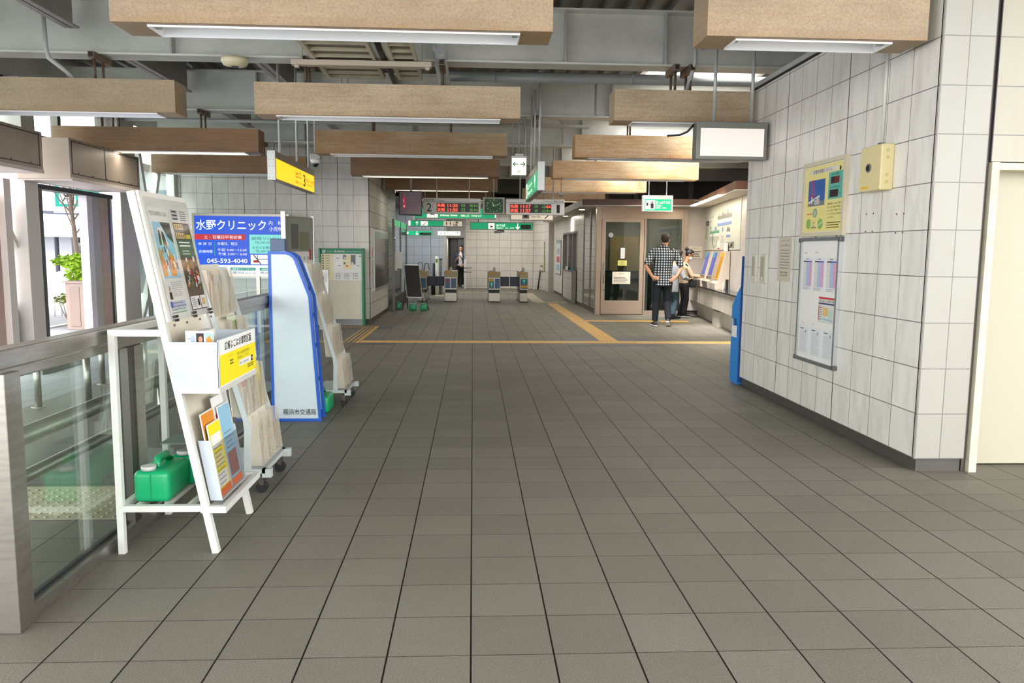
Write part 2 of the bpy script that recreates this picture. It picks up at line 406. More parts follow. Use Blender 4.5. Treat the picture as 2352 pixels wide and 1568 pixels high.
# ---- steel girders across the hall ----
BY = [5.25, 8.38, 11.51, 14.64, 17.77, 20.9]
roof = thing('steel_roof_frame', (0, 10, 3.38), 'grey steel girders and joists of the open ceiling above all light boxes', 'roof frame')
for i, y in enumerate(BY):
    x1 = 2.93 if i == 0 else 8.75; x0 = -5.7 if i < 4 else (-2.0 if i == 4 else -2.15)
    g = MB().box(x0, x1, y - .125, y + .125, 3.38, 3.40).box(x0, x1, y - .008, y + .008, 3.40, 3.92).box(x0, x1, y - .125, y + .125, 3.92, 3.94)
    go = g.build('cross_girder', GREYP, roof)
    for xx in (-3.05, -1.1, .95, 2.0)[(0 if i < 4 else 1):]: MB().box(xx - .008, xx + .008, y - .12, y - .008, 3.40, 3.92).build('web_stiffener', GREYL, go)
JM = mat('joist_paint', '#9b9793', .5, dirt=.3, dirtcol='#6b6865')
for i, jx in enumerate((-4.0, -2.5)):
    ends = [-2.1] + BY + [22.4 if i != 1 else 15.4]; hb = 3.62 if i < 2 else 3.42
    for a, b in zip(ends, ends[1:]):
        if i == 0 and a > 14: break
        if i == 1 and a > 14: break
        o = .13 if i < 2 else .01
        MB().box(jx - .07, jx + .07, a + .13, b - .13, hb, hb + .015).box(jx - .006, jx + .006, a + o, b - o, hb, 4.05).build('lengthwise_joist', JM if i < 2 else GREYP, roof)
# outer roof edge on the left
struct(MB().box(-6.0, -5.85, -2.2, 22.5, 3.55, 4.3), 'trim_5', GREYP)

# ================= hanging light boxes =================
def box_mat(name, a, b, rust, ra):
    m = bpy.data.materials.new(name); m.use_nodes = True; t = NT(m); tc = t.new('ShaderNodeTexCoord').outputs['Object']
    x, y, z = t.sep(tc)[:3]
    big = t.ramp(t.noise(t.comb(t.math('MULTIPLY', x, 1.1), y, t.math('MULTIPLY', z, 3)), 1.7, 4), .35, .65)
    c = t.mix(big, C(a), C(b))
    streak = t.ramp(t.noise(t.comb(t.math('MULTIPLY', x, .7), y, t.math('MULTIPLY', z, 14)), 3, 5, .65), .45, .8)
    c = t.mix(t.math('MULTIPLY', streak, ra), c, C(rust))
    edge = t.ramp(t.math('SUBTRACT', .07, z), 0, .07)
    c = t.mix(t.math('MULTIPLY', edge, t.math('MULTIPLY', t.noise(tc, 9, 4), .75)), c, C(rust))
    c = t.mix(t.math('MULTIPLY', t.ramp(t.noise(tc, 90, 2, .6), .45, .6), .22), c, C('#4d3f30'))
    t.link(c, t.b.inputs['Base Color']); t.b.inputs['Roughness'].default_value = .48
    t.bump(t.noise(tc, 70, 2), .25, .003); m.diffuse_color = C(a); MATS[name] = m; return m
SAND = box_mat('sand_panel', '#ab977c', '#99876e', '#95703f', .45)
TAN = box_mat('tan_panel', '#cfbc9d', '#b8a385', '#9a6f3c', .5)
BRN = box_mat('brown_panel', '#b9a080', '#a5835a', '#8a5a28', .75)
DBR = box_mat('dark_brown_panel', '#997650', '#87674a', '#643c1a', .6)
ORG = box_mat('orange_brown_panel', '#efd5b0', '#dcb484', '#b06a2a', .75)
TRAY = mat('lamp_tray_white', '#eef0f2', .35)
TUBE = mat('tube_off', '#f2f2ee', .3)
TUBEON = mat('tube_lit', '#fff1cf', .3, emit=4)
RODM = mat('rusty_rod', '#6b5a4c', .6, .3, dirt=.5, dirtcol='#3d2c22', dscale=30)
BRKM = mat('rusty_bracket', '#8a7462', .6, .2, dirt=.5, dirtcol='#57402f', dscale=12)
def light_box(x0, x1, y, m, lit, label, off=.8):
    xc = (x0 + x1) / 2; t = thing('ceiling_light_box', (xc, y + .16, 2.8), label, 'ceiling light', 'hanging light boxes')
    y1 = y + .32; z0, z1 = 2.8, 3.115
    h = MB().box(x0, x1, y, y + .012, z0, z1).box(x0, x1, y1 - .012, y1, z0, z1).box(x0, x0 + .012, y + .012, y1 - .012, z0, z1).box(x1 - .012, x1, y + .012, y1 - .012, z0, z1)
    h.box(x0 + .012, x1 - .012, y + .012, y1 - .012, z1 - .012, z1)
    h.box(x0 + .012, x0 + .20, y + .012, y1 - .012, z0, z0 + .01).box(x1 - .20, x1 - .012, y + .012, y1 - .012, z0, z0 + .01)
    h.box(x0 + .20, x1 - .20, y + .012, y + .05, z0, z0 + .01).box(x0 + .20, x1 - .20, y1 - .03, y1 - .012, z0, z0 + .01)
    h.build('housing', m, t)
    a, b = x0 + .20, x1 - .20
    MB().box(a, b, y + .05, y + .058, z0 - .012, z0 + .07).box(a, b, y1 - .038, y1 - .03, z0 - .012, z0 + .07).box(a, b, y + .058, y1 - .038, z0 + .062, z0 + .07) \
        .box(a, a + .008, y + .058, y1 - .038, z0 - .012, z0 + .062).box(b - .008, b, y + .058, y1 - .038, z0 - .012, z0 + .062).build('lamp_tray', TRAY, t)
    MB().cyl((a + .04, y + .16, z0 + .028), (b - .04, y + .16, z0 + .028), .014, 10).build('fluorescent_tube', TUBEON if lit else TUBE, t)
    for e in (a + .01, b - .045): MB().box(e, e + .035, y + .14, y + .18, z0 + .005, z0 + .06).build('lamp_holder', GREYL, t)
    for xx in (x0 + off, x1 - .8):
        MB().box(xx - .03, xx + .03, y + .0, y + .385, 3.315, 3.378).box(xx - .022, xx + .022, y - .004, y + .0, 3.323, 3.37, BLACK).build('hanger_bracket', BRKM, t)
        for yy in (.07, .25): MB().cyl((xx, y + yy, 3.115), (xx, y + yy, 3.315), .014, 8).build('hanger_rod', RODM, t)
    if lit: lamp('tube_glow', (xc, y + .16, z0 - .02), 1.8, .08, 8 if y < 12 else 6, (1, .93, .8))
    return t
RY = [4.97, 8.13, 11.24, 14.38, 17.56, 20.7]
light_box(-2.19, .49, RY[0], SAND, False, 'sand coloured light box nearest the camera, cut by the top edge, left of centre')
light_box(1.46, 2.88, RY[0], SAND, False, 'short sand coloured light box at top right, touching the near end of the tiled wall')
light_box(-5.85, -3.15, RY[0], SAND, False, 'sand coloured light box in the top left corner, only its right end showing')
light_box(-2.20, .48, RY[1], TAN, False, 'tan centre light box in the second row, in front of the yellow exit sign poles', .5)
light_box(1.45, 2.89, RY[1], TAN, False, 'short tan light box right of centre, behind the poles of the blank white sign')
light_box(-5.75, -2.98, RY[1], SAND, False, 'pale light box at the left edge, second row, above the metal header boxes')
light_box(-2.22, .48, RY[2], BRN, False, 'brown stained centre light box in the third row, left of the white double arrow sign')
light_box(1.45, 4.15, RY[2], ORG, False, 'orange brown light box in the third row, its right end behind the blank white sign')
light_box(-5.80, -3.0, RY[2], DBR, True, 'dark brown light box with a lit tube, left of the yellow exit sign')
light_box(-2.21, .48, RY[3], DBR, True, 'dark brown centre light box in the fourth row, below the stained brown one')  # tube switched on to brighten the departure boards behind it
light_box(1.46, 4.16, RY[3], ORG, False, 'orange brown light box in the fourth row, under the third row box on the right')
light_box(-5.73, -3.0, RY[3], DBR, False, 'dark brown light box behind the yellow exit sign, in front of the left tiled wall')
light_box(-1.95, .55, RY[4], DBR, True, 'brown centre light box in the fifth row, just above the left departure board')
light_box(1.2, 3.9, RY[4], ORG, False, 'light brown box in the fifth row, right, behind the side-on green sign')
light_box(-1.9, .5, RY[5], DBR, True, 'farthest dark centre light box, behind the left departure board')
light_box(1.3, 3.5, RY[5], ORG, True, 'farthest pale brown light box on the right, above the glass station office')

# ================= pipes, conduits, tray, grating, detectors =================
p = MB(); p.cyl((-.35, 9.55, 3.52), (8.7, 9.55, 3.52), .062, 14)
for xx in (.25, 1.9, 3.4): p.cyl((xx, 9.55, 3.52), (xx + .01, 9.55, 3.52), .066, 14)
p.build('water_pipe', mat('pipe_paint', '#a9aeb0', .35, dirt=.2), label='thick grey pipe running across the ceiling behind the second row of light boxes', cat='pipe')
p = thing('drain_pipe', (-.34, 8.9, 3.3), 'wide pale pipe elbow with a green valve wheel hanging left of centre at the ceiling', 'pipe')
MB().loft([(-.34, 8.05, 3.46), (-.34, 8.2, 3.42), (-.335, 8.6, 3.37), (-.33, 11.1, 3.37)], [.07, .07, .068, .068], 14).build('pipe_run', mat('pipe_pale', '#b9bfc2', .4, dirt=.2), p)
MB().cyl((-.34, 8.1, 3.45), (-.34, 8.1, 3.62), .065, 12).build('riser', mat('pipe_pale'), p)
v = MB().cyl((-.34, 8.02, 3.64), (-.34, 8.02, 3.70), .012, 8)
v.loft([(-.34 + .07 * math.cos(a * PI / 6), 8.02 + .07 * math.sin(a * PI / 6), 3.70) for a in range(13)], .009, 6)
for a in range(3): v.cyl((-.34 - .07 * math.cos(a * PI / 3), 8.02 - .07 * math.sin(a * PI / 3), 3.70), (-.34 + .07 * math.cos(a * PI / 3), 8.02 + .07 * math.sin(a * PI / 3), 3.70), .006, 6)
v.build('valve_wheel', mat('valve_green', '#1d7a63', .5), p)
# ceiling grating panels above the centre boxes
GR = mat('grating_frame', '#c3bba2', .5, dirt=.3); GP = mat('grating_panel', '#6d675b', .6, dirt=.3)
for (a, b, y0, y1, lab) in ((-1.60, -.97, 7.3, 8.85, 'wider louvred ceiling panel above the centre light boxes, left of the cable bundle'), (-.83, -.56, 7.3, 8.85, 'narrow louvred ceiling panel above the centre light boxes, right of the cable bundle')):
    g = thing('louvre_panel', ((a + b) / 2, (y0 + y1) / 2, 3.32), lab, 'ceiling panel')
    MB().box(a, a + .04, y0, y1, 3.32, 3.37).box(b - .03, b, y0, y1, 3.32, 3.37).box(a, b, y0 - .03, y0, 3.32, 3.37).box(a, b, y1, y1 + .03, 3.32, 3.37).build('frame', GR, g)
    MB().box(a + .04, b - .03, y0, y1, 3.355, 3.365).build('panel_sheet', GP, g)
    sl = MB(); y = y0 + .15
    while y < y1: sl.box(a + .04, b - .03, y, y + .03, 3.325, 3.355); y += .24
    sl.build('slats', GR, g)
MB().loft([(-.91, 7.2, 3.42), (-.90, 7.8, 3.36), (-.89, 8.4, 3.347), (-.90, 9.2, 3.36)], .032, 8).build('cable_bundle', BLACK, label='black bundle of cables between the two louvred ceiling panels', cat='cable')
MB().box(-1.80, -.42, 8.0, 8.09, 3.262, 3.312).box(-1.77, -1.73, 8.02, 8.07, 3.24, 3.262).box(-.48, -.44, 8.02, 8.07, 3.24, 3.262).cyl((-1.7, 8.05, 3.312), (-1.7, 8.05, 3.93), .008, 8).cyl((-.5, 8.05, 3.312), (-.5, 8.05, 3.93), .008, 8).build('batten_lamp', mat('batten_paint', '#bdb29f', .45), label='bare batten lamp hanging under the louvred ceiling panels behind the nearest centre light box', cat='lamp')
MB().box(-1.78, -.85, 10.3, 10.42, 3.30, 3.36).cyl((-1.7, 10.36, 3.36), (-1.7, 10.36, 4.10), .012, 8).cyl((-1.62, 10.36, 3.36), (-1.62, 10.36, 4.10), .012, 8).build('cable_duct', mat('batten_paint'), label='short metal duct on two rods above the tan centre light box', cat='duct')
# smoke detector
t = thing('smoke_detector', (-2.4, 8.2, 3.28), 'round cream smoke detector under the girder, left of the centre light boxes', 'detector')
MB().loft([(-2.4, 8.2, 3.27), (-2.4, 8.2, 3.285), (-2.4, 8.2, 3.325), (-2.4, 8.2, 3.355)], [.06, .115, .135, .13], 20, up=(0, 1, 0)).build('cover', mat('cream_plastic', '#d8cfae', .4), t)
MB().cyl((-2.4, 8.2, 3.263), (-2.4, 8.2, 3.27), .035, 14, BLACK).build('sensor_grille', mat('dark_grille', '#5b5348', .5), t)
MB().box(-2.43, -2.37, 8.17, 8.23, 3.355, 3.38).build('mount', GREYL, t)
# conduits
def conduit(pts, r, lab, m=GREYL, flex=False): return MB().loft(pts, r, 8, m).build('conduit', m, label=lab, cat='conduit')
conduit([(-4.19, 8.18, 3.9), (-4.2, 8.1, 3.75), (-4.19, 8.1, 3.4), (-4.18, 8.12, 3.3), (-4.07, 8.2, 3.2), (-4.0, 8.24, 3.116)], .022, 'bent grey conduit running down to the pale light box at the left edge')
conduit([(2.28, 8.16, 3.75), (2.27, 8.12, 3.4), (2.25, 8.2, 3.25), (2.22, 8.25, 3.116)], .022, 'grey conduit with black flexible end above the short tan light box on the right')
conduit([(-.1, 5.9, 3.78), (8.0, 5.9, 3.78)], .03, 'straight grey conduit pipe crossing at the top edge, right of centre')
conduit([(-.1, 6.0, 3.74), (1.9, 6.0, 3.74), (2.05, 6.0, 3.70), (2.3, 6.05, 3.70)], .022, 'bent conduit ending in a round junction box at the top edge')
MB().cyl((2.33, 6.05, 3.67), (2.33, 6.05, 3.73), .06, 16).cyl((2.33, 6.05, 3.67), (2.31, 8.0, 3.5), .02).build('junction_box', GREYL, label='round grey junction box with a conduit, near the short sand coloured light box', cat='junction box')
conduit([(-5.6, 9.3, 3.74), (-3.2, 9.3, 3.74), (-3.1, 9.3, 3.72), (-.5, 9.3, 3.72)], .018, 'thin conduit crossing the deck ribs behind the smoke detector')
conduit([(.87, 11.36, 3.85), (.89, 11.33, 3.7), (.89, 11.33, 3.45)], .015, 'short thin conduit on the third girder ending at a small lamp')
MB().cyl((.89, 11.33, 3.22), (.89, 11.33, 3.38), .045, 14).build('spot_lamp', mat('spot_metal', '#8d8478', .35, .7), label='small cylindrical lamp under the third girder above the double arrow sign', cat='lamp')
conduit([(1.75, 11.36, 3.86), (1.75, 11.34, 3.42), (1.78, 11.32, 3.40)], .018, 'thin conduit down the third girder beside the right light boxes')
conduit([(1.55, 14.45, 3.86), (1.62, 14.45, 3.8), (1.64, 14.45, 3.42)], .02, 'curved conduit on the fourth girder, left of the orange light boxes')
# back of roof: cross pipe with hangers seen far behind
MB().cyl((-5.6, 13.0, 3.5), (1.9, 13.0, 3.5), .03).build('sprinkler_pipe', GREYL, label='thin sprinkler pipe crossing between the third and fourth girders', cat='pipe')
# ================= glass railing along the hall =================
t = thing('glass_railing', (-1.725, 5.0, 0), 'stainless steel railing with glass panes along the left side of the hall', 'railing')
ST = STEEL
MB().box(-1.79, -1.69, 2.85, 2.955, 0, .985).build('end_post', ST, t, bevel=.004)
MB().box(-1.79, -1.70, 2.84, 8.2, 1.0, 1.07).box(-1.775, -1.71, 2.86, 8.2, .955, 1.0).build('handrail', ST, t, bevel=.006)
MB().box(-1.765, -1.70, 2.955, 8.2, 0, .062).box(-1.755, -1.735, 2.955, 8.2, .062, .075, BLACK).build('bottom_rail', ST, t)
for i, (a, b) in enumerate(((3.88, 4.06), (5.42, 5.58), (6.95, 7.1))):
    MB().box(-1.76, -1.70, a, a + .045, .062, .955).build('mullion', STEELD, t); MB().box(-1.765, -1.70, a + .075, b, .062, .955).build('mullion', ST, t)
MB().box(-1.765, -1.70, 8.12, 8.2, .062, .955).build('mullion', ST, t)
for a, b in ((2.955, 3.88), (4.06, 5.42), (5.58, 6.95), (7.1, 8.12)):
    MB().box(-1.748, -1.738, a, b, .062, .955).build('glass_pane', GLASS, t)
MB().box(-1.835, -1.795, 2.83, 2.85, .09, .22).build('wall_plate', PAPER, label='small white plate low on the near end of the glass railing', cat='plate')
# low wall leaf in front (the grey slab at the very left edge)
struct(MB().box(-1.95, -1.795, 2.86, 2.95, 0, .985), 'trim_6', STEEL)

# tube barrier beyond the glass
t = thing('tube_barrier', (-2.4, 6, 0), 'double thick steel tube barrier just beyond the glass railing', 'barrier')
for z, r in ((.44, .05), (.22, .035)): MB().cyl((-2.4, 2.6, z), (-2.4, 9.6, z), r, 14).build('tube_rail', STEEL, t)
for yy in (3.3, 6.0, 8.7): MB().cyl((-2.4, yy, 0), (-2.4, yy, .40), .02).build('barrier_post', STEEL, t)
struct(MB().box(-4.05, -1.85, 4.75, 15.4, 0, .004), 'floor_ribbed', mat('ribbed_tiles', '#4f4d4a', .45, dirt=.2, bump=.5, bscale=60, stretch=(8, 1, 1)))
# handrail on posts, outside pair
for (x, y, lab) in ((-3.94, 7.14, 'left near'), (-3.515, 7.18, 'right near'), (-3.945, 8.38, 'left far'), (-3.52, 8.44, 'right far')):
    k = thing('handrail_post', (x, y, 0), 'round steel handrail post with base plate, %s one of the four beyond the glass' % lab, 'post', None)
    MB().cyl((x, y, .006), (x, y, .5), .03, 12).build('tube', STEEL, k)
    MB().cyl((x, y, 0), (x, y, .008), .06, 16).build('base_plate', STEEL, k)
MB().loft([(-3.52, 5.4, .43), (-3.52, 6.1, .47), (-3.52, 7.2, .53), (-3.52, 8.5, .575), (-3.52, 9.4, .58)], .022, 10).build('handrail', STEEL, label='slim steel handrail resting on the right pair of posts beyond the glass', cat='handrail')
MB().loft([(-3.94, 6.4, .52), (-3.94, 8.7, .52), (-3.94, 8.9, .50), (-3.94, 8.95, .42), (-3.94, 8.7, .36), (-3.94, 7.0, .36), (-3.94, 6.4, .36)], .018, 10).build('handrail', STEEL, label='looped double handrail on the left pair of posts beyond the glass', cat='handrail')
MB().box(-5.35, -4.9, 9.0, 9.9, 0, .11).box(-5.3, -4.95, 9.05, 9.85, .11, .115).build('step_block', mat('step_stone', '#5d625f', .5), label='low dark stone step beside the white column on the outer floor', cat='step')

# tactile paving
def tactile(name_lab, x0, x1, y0, y1, m, bars=None, dots=False, pitch=.075):
    b = MB().box(x0, x1, y0, y1, 0, .003)
    if bars == 'y':
        x = x0 + .03
        while x < x1 - .03:
            y = y0 + .01
            while y < y1 - .05: b.box(x, x + .022, y, min(y + .27, y1 - .01), .003, .008); y += .3
            x += pitch
    if bars == 'x':
        y = y0 + .03
        while y < y1 - .03:
            x = x0 + .01
            while x < x1 - .05: b.box(x, min(x + .27, x1 - .01), y, y + .022, .003, .008); x += .3
            y += pitch
    if dots:
        x = x0 + .03; j = 0
        while x < x1 - .02:
            y = y0 + .03 
            while y < y1 - .02: b.ball((x, y, .003), .012, .012, .006, 8, 4); y += .06
            x += .06
    return b.build('tactile_paving', m, label=name_lab, cat='tactile paving')
TY = mat('tactile_yellow', '#d6a85a', .5, dirt=.45, dirtcol='#a5854f', dscale=8)
TYP = mat('tactile_pale', '#b3a98c', .5, dirt=.25)
dk = mat('dark_floor_tile', '#4b4b50', .45)
y0 = 12.26
tactile('long yellow tactile line crossing the whole hall in front of the ticket gates', -1.78, 1.80, y0, y0 + .3, TY, None)
tactile('yellow tactile line from the junction to the right wall', 2.70, 5.4, y0, y0 + .3, TY, None)
tactile('yellow dotted tactile patch where the guide line meets the cross line', 1.80, 2.70, y0, y0 + .3, TY, 'y', pitch=.06)
tactile('yellow bar tactile guide line leading to the ticket gates on the right', 2.10, 2.40, y0 + .31, 21.9, TY, 'y')
tactile('small yellow tactile patch right of the guide line, near the office door', 2.41, 2.75, 16.2, 16.5, TY, 'y', pitch=.06)
tactile('yellow tactile line leading to the ticket machines past the office door', 2.76, 3.9, 16.2, 16.5, TY, None)
tactile('yellow tactile patch at the feet of the people at the ticket machines', 4.0, 4.6, 16.15, 16.45, TY, 'y', pitch=.06)
tactile('yellow bar tactile guide line on the left leading to the green map board', -2.08, -1.79, y0, 14.68, TY, 'y')
tactile('yellow tactile strip in front of the green map board', -2.75, -1.79, 14.69, 14.95, TY, 'y', pitch=.06)
tactile('yellow tactile patch left of the left guide line, half behind the wheeled rack', -2.65, -2.09, y0, y0 + .3, TY, 'y', pitch=.06)
tactile('cream tactile patch inside the gate line, right of the third gate', 1.75, 2.1, 22.6, 27.5, TYP, 'y')
tactile('pale tactile row just before the right-hand ticket gate passage', 1.8, 2.72, 22.15, 22.4, TYP, 'y', pitch=.1)
tactile('pale yellow tactile line beyond the ticket gates before the far wall', -1.9, 1.6, 27.55, 27.85, TYP, 'x')
tactile('pale bar tactile strip seen beyond the closed left gate', -1.25, -.95, 25.2, 25.9, TYP, 'y')
tactile('cream bumpy tactile strip close behind the glass railing', -4.0, -1.85, 4.12, 4.70, TYP, dots=True)
tactile('cream bumpy tactile strip farther away beyond the glass railing', -3.98, -3.0, 8.75, 9.85, TYP, dots=True)
tactile('thin pale tactile line near the far doorway beyond the glass', -5.6, -4.06, 10.9, 11.2, TYP)
dkm = MB().box(-1.78, -1.45, y0 + .3, y0 + .6, 0, .0015)
for a, b, c0, c1 in ((1.5, 2.10, y0 + .3, y0 + .9), (2.4, 3.0, y0 + .3, y0 + .9), (1.5, 3.0, y0 - .3, y0), (-1.79, -1.2, y0 - .3, y0), (1.8, 2.1, 15.8, 16.4), (2.4, 2.7, 15.6, 15.9), (-1.79, -1.5, 14.4, 15.0)):
    dkm.box(a, b, c0, c1, 0, .0015)
struct(dkm, 'floor_dark_tiles', dk)

# ================= left facade =================
HB = mat('header_beige', '#a89a8c', .45, .15, dirt=.4, dirtcol='#8b7c70', dscale=1.5)
HBL = mat('header_underside', '#d3c6c0', .5)
def header(x0, x1, y0, y1, z0, z1, seams, lab):
    t = thing('header_box', ((x0 + x1) / 2, (y0 + y1) / 2, z0), lab, 'shutter box')
    MB().box(x0, x1, y0, y1, z0, z1).build('casing', HB, t, bevel=.006)
    MB().box(x0 + .01, x1 + .012, y0 + .01, y1 - .01, z0 - .012, z0 + .03).build('lower_trim', HBL, t)
    m = MB()
    for s in seams: m.box(x1, x1 + .004, s, s + .012, z0 + .07, z1 - .03)
    m.box(x1, x1 + .004, y0 + .05, y1 - .05, z0 + .07, z0 + .08).box(x1, x1 + .004, y0 + .05, y1 - .05, z1 - .04, z1 - .03)
    yy = y0 + .2
    while yy < y1 - .1: m.ball((x1 + .004, yy, z0 + .09), .008, seg=6, rings=4); yy += .38
    m.build('panel_joints', BLACK, t)
header(-5.6, -5.0, 5.2, 9.46, 2.31, 2.77, [9.38], 'brown-grey metal shutter box at the left edge, nearer of the two')
header(-5.65, -5.0, 10.07, 12.1, 2.29, 2.80, [10.12, 11.0, 12.03], 'brown-grey metal shutter box above the open doorway, farther of the two')
COLM = mat('column_paint', '#c9c4c0', .45, dirt=.2, dirtcol='#b09a8c', dscale=2)
MB().box(-5.97, -5.62, 10.18, 10.48, 0, 3.55).build('facade_column', COLM, label='pale pinkish steel column left of the open doorway', cat='column', bevel=.006)
MB().box(-5.95, -5.62, 12.85, 13.45, 0, 3.55).build('facade_column', COLM, label='grey-beige steel column behind the top of the white newspaper rack', cat='column', bevel=.006)
MB().box(-5.92, -5.74, 9.62, 9.80, 0, 2.28).build('facade_column', mat('panel_pink', '#b79c90', .4, dirt=.3), label='dark pinkish post at the left edge beside the slim white post', cat='column')
MB().box(-5.9, -5.72, 9.90, 10.04, 0, 2.28).build('facade_column', COLM, label='slim white post left of the pale column, at the left edge', cat='column')
MB().box(-5.86, -5.83, 10.05, 10.17, 0, .75).build('lower_panel_board', mat('dark_teal_panel', '#3c4a48', .3), label='dark low panel between the slim white post and the pale column', cat='panel')
MB().bar((-5.8, 9.98, 1.75), (-5.8, 10.2, 1.45), .1, .06).build('diagonal_brace', COLM, label='short white diagonal brace between the slim post and the pale column', cat='brace')
# doorway: stacked sliding panels and head track
t = thing('sliding_door', (-5.75, 12.25, 0), 'pink-beige stacked sliding door panels at the right of the open doorway', 'door')
for a, b, mm in ((11.86, 12.02, mat('panel_lilac', '#cfc8d2', .4)), (12.03, 12.24, mat('panel_grey', '#aaa6a6', .4)), (12.26, 12.52, mat('panel_pink', '#c7a898', .4, dirt=.3)), (12.53, 12.58, BLACK), (12.59, 12.66, STEEL)):
    MB().box(-5.80, -5.68, a, b, 0, 2.21).build('door_panel', mm, t)
MB().box(-5.85, -5.66, 10.48, 12.66, 2.21, 2.27, BLACK).build('head_track', STEELD, t)
MB().box(-5.68, -5.62, 10.49, 10.56, 0, 2.21).build('door_frame', STEELD, t)
# glazing between column and the tiled wall
t = thing('side_window', (-5.8, 14.4, 0), 'tall side window with slanting white bars left of the clinic sign', 'window')
MB().box(-5.80, -5.79, 13.46, 15.37, 0, 3.5).build('glass_pane', GLASS, t)
for a, b in (((-5.74, 13.75, 3.3), (-5.74, 14.35, 1.2)), ((-5.74, 14.85, 3.3), (-5.74, 14.2, 1.8)), ((-5.74, 14.35, 1.2), (-5.74, 15.0, .1)), ((-5.74, 14.35, 1.2), (-5.74, 13.6, .1))):
    MB().bar(a, b, .10, .10, up=(1, 0, 0)).build('slanting_bar', WHITE, t)
MB().box(-5.82, -5.72, 14.22, 14.48, 1.12, 1.28).build('gusset_plate', WHITE, t)
MB().box(-5.85, -5.72, 15.38, 15.49, 0, 3.5).build('window_frame', WHITE, t)
# upper band windows
t = thing('clerestory_window', (-5.85, 10, 2.85), 'row of upper windows above the shutter boxes at the left edge', 'window')
fr = MB().box(-5.9, -5.8, 4.0, 12.8, 2.86, 2.94).box(-5.9, -5.8, 4.0, 12.8, 3.48, 3.55)
for yy in (4.0, 6.0, 8.1, 9.3, 10.55, 11.4, 12.7): fr.box(-5.9, -5.8, yy, yy + .09, 2.94, 3.48)
fr.build('window_frame', STEELD, t)
MB().box(-5.86, -5.855, 4.0, 12.8, 2.94, 3.48).build('glass_pane', GLASS, t)

# ================= street outside =================
ASPH = mat('asphalt', '#9a9ca3', .8, dirt=.3)
struct(MB().box(-40, -7.6, -6, 60, -.25, -.06).box(-40, 40, -40, -6, -.25, -.06), 'ground', ASPH)
struct(MB().box(-7.75, -7.6, -6, 17, -.2, .02), 'kerb_left', mat('kerb', '#c9c6c2', .7))
t = thing('concrete_building', (-16, 27, -.06), 'white concrete building across the street with dark recessed ground floor', 'building')
MB().box(-24, -9.5, 26, 34, 1.8, 2.65).build('parapet_band', mat('white_concrete', '#eae8e4', .7), t)
MB().box(-24, -9.5, 27.6, 34, 2.65, 5.5).build('upper_wall', mat('grey_wall', '#9aa0a8', .7), t)
MB().box(-24, -9.5, 27.4, 34, -.06, 1.8).build('ground_wall', mat('dark_wall', '#55565c', .7), t)
for x in (-14.1, -13.55, -11.9): MB().box(x, x + .4, 26.3, 26.7, -.06, 1.8).build('pillar', mat('pillar_grey', '#7d7f86', .7), t)
for x in (-13.9, -12.9, -11.7, -10.8): MB().box(x, x + .6, 27.55, 27.6, 3.0, 4.2).build('window', mat('window_dark', '#3f4a55', .2), t)
MB().box(-13.3, -12.7, 27.33, 27.4, -.05, 1.45).build('door', INK, t)
MB().box(-13.5, -13.4, 27.25, 27.35, -.05, 1.6).box(-13.4, -12.3, 27.25, 27.35, 1.52, 1.62).build('door_frame', PAPER, t)
t = thing('picket_fence', (-10.9, 20, -.06), 'white picket fence along the street outside', 'fence')
f = MB().box(-13.5, -9.0, 20, 20.05, .78, .84).box(-13.5, -9.0, 20, 20.05, .30, .35)
x = -13.4
while x < -9.0: f.box(x, x + .045, 19.98, 20.06, .32, .80); x += .11
f.build('pickets', PAPER, t)
for x in (-12.4, -11.2, -10.35, -9.1): MB().box(x, x + .06, 19.97, 20.07, -.06, .86).build('fence_post', PAPER, t)
for (x, lab) in ((-9.6, 'right'), (-8.75, 'left')):
    MB().loft([(x - .35, 17.6, -.06), (x - .35, 17.6, .32), (x - .30, 17.6, .38), (x + .30, 17.6, .38), (x + .35, 17.6, .32), (x + .35, 17.6, -.06)], .025, 8).build('street_barrier', PAPER, label='low white tubular barrier on the pavement outside, %s one' % lab, cat='barrier')
t = thing('equipment_cabinet', (-7.0, 14.3, 0), 'pink-beige metal cabinet standing in the doorway outside, under the green bush', 'cabinet')
CB = mat('cabinet_beige', '#96837a', .45, dirt=.2)
MB().box(-7.2, -6.83, 14.1, 14.5, 0, .83).build('cabinet_body', CB, t, bevel=.005)
MB().box(-7.13, -6.96, 14.09, 14.10, .06, .76).build('cabinet_door', mat('cabinet_door', '#8a776f', .4), t)
MB().box(-7.24, -6.80, 14.06, 14.54, .83, .86).build('cabinet_top', CB, t)
LEAF = mat('fresh_leaves', '#8fb52b', .55); LEAFD = mat('olive_leaves', '#77802f', .6); BARK = mat('bark', '#8b7a70', .8, dirt=.4, dscale=20)
def leaves(mb, c, rx, ry, rz, n, s):
    for _ in range(n):
        while True:
            p = Vector((random.uniform(-1, 1), random.uniform(-1, 1), random.uniform(-1, 1)))
            if p.length < 1: break
        p = Vector(c) + Vector((p.x * rx, p.y * ry, p.z * rz))
        a = Vector((random.uniform(-1, 1), random.uniform(-1, 1), random.uniform(-.6, .6))).normalized(); b = a.orthogonal().normalized()
        k = s * random.uniform(.6, 1.2)
        mb.add([p - a * k, p + b * k * .45, p + a * k, p - b * k * .45], [(0, 1, 2, 3)], None)
t = thing('leafy_bush', (-7.3, 14.9, 0), 'bright yellow-green leafy bush behind the metal cabinet outside', 'bush')
l = MB(); leaves(l, (-7.3, 14.9, 1.0), .28, .25, .38, 420, .07); leaves(l, (-7.6, 14.9, 1.2), .2, .15, .1, 90, .07); l.build('foliage', LEAF, t)
s_ = MB()
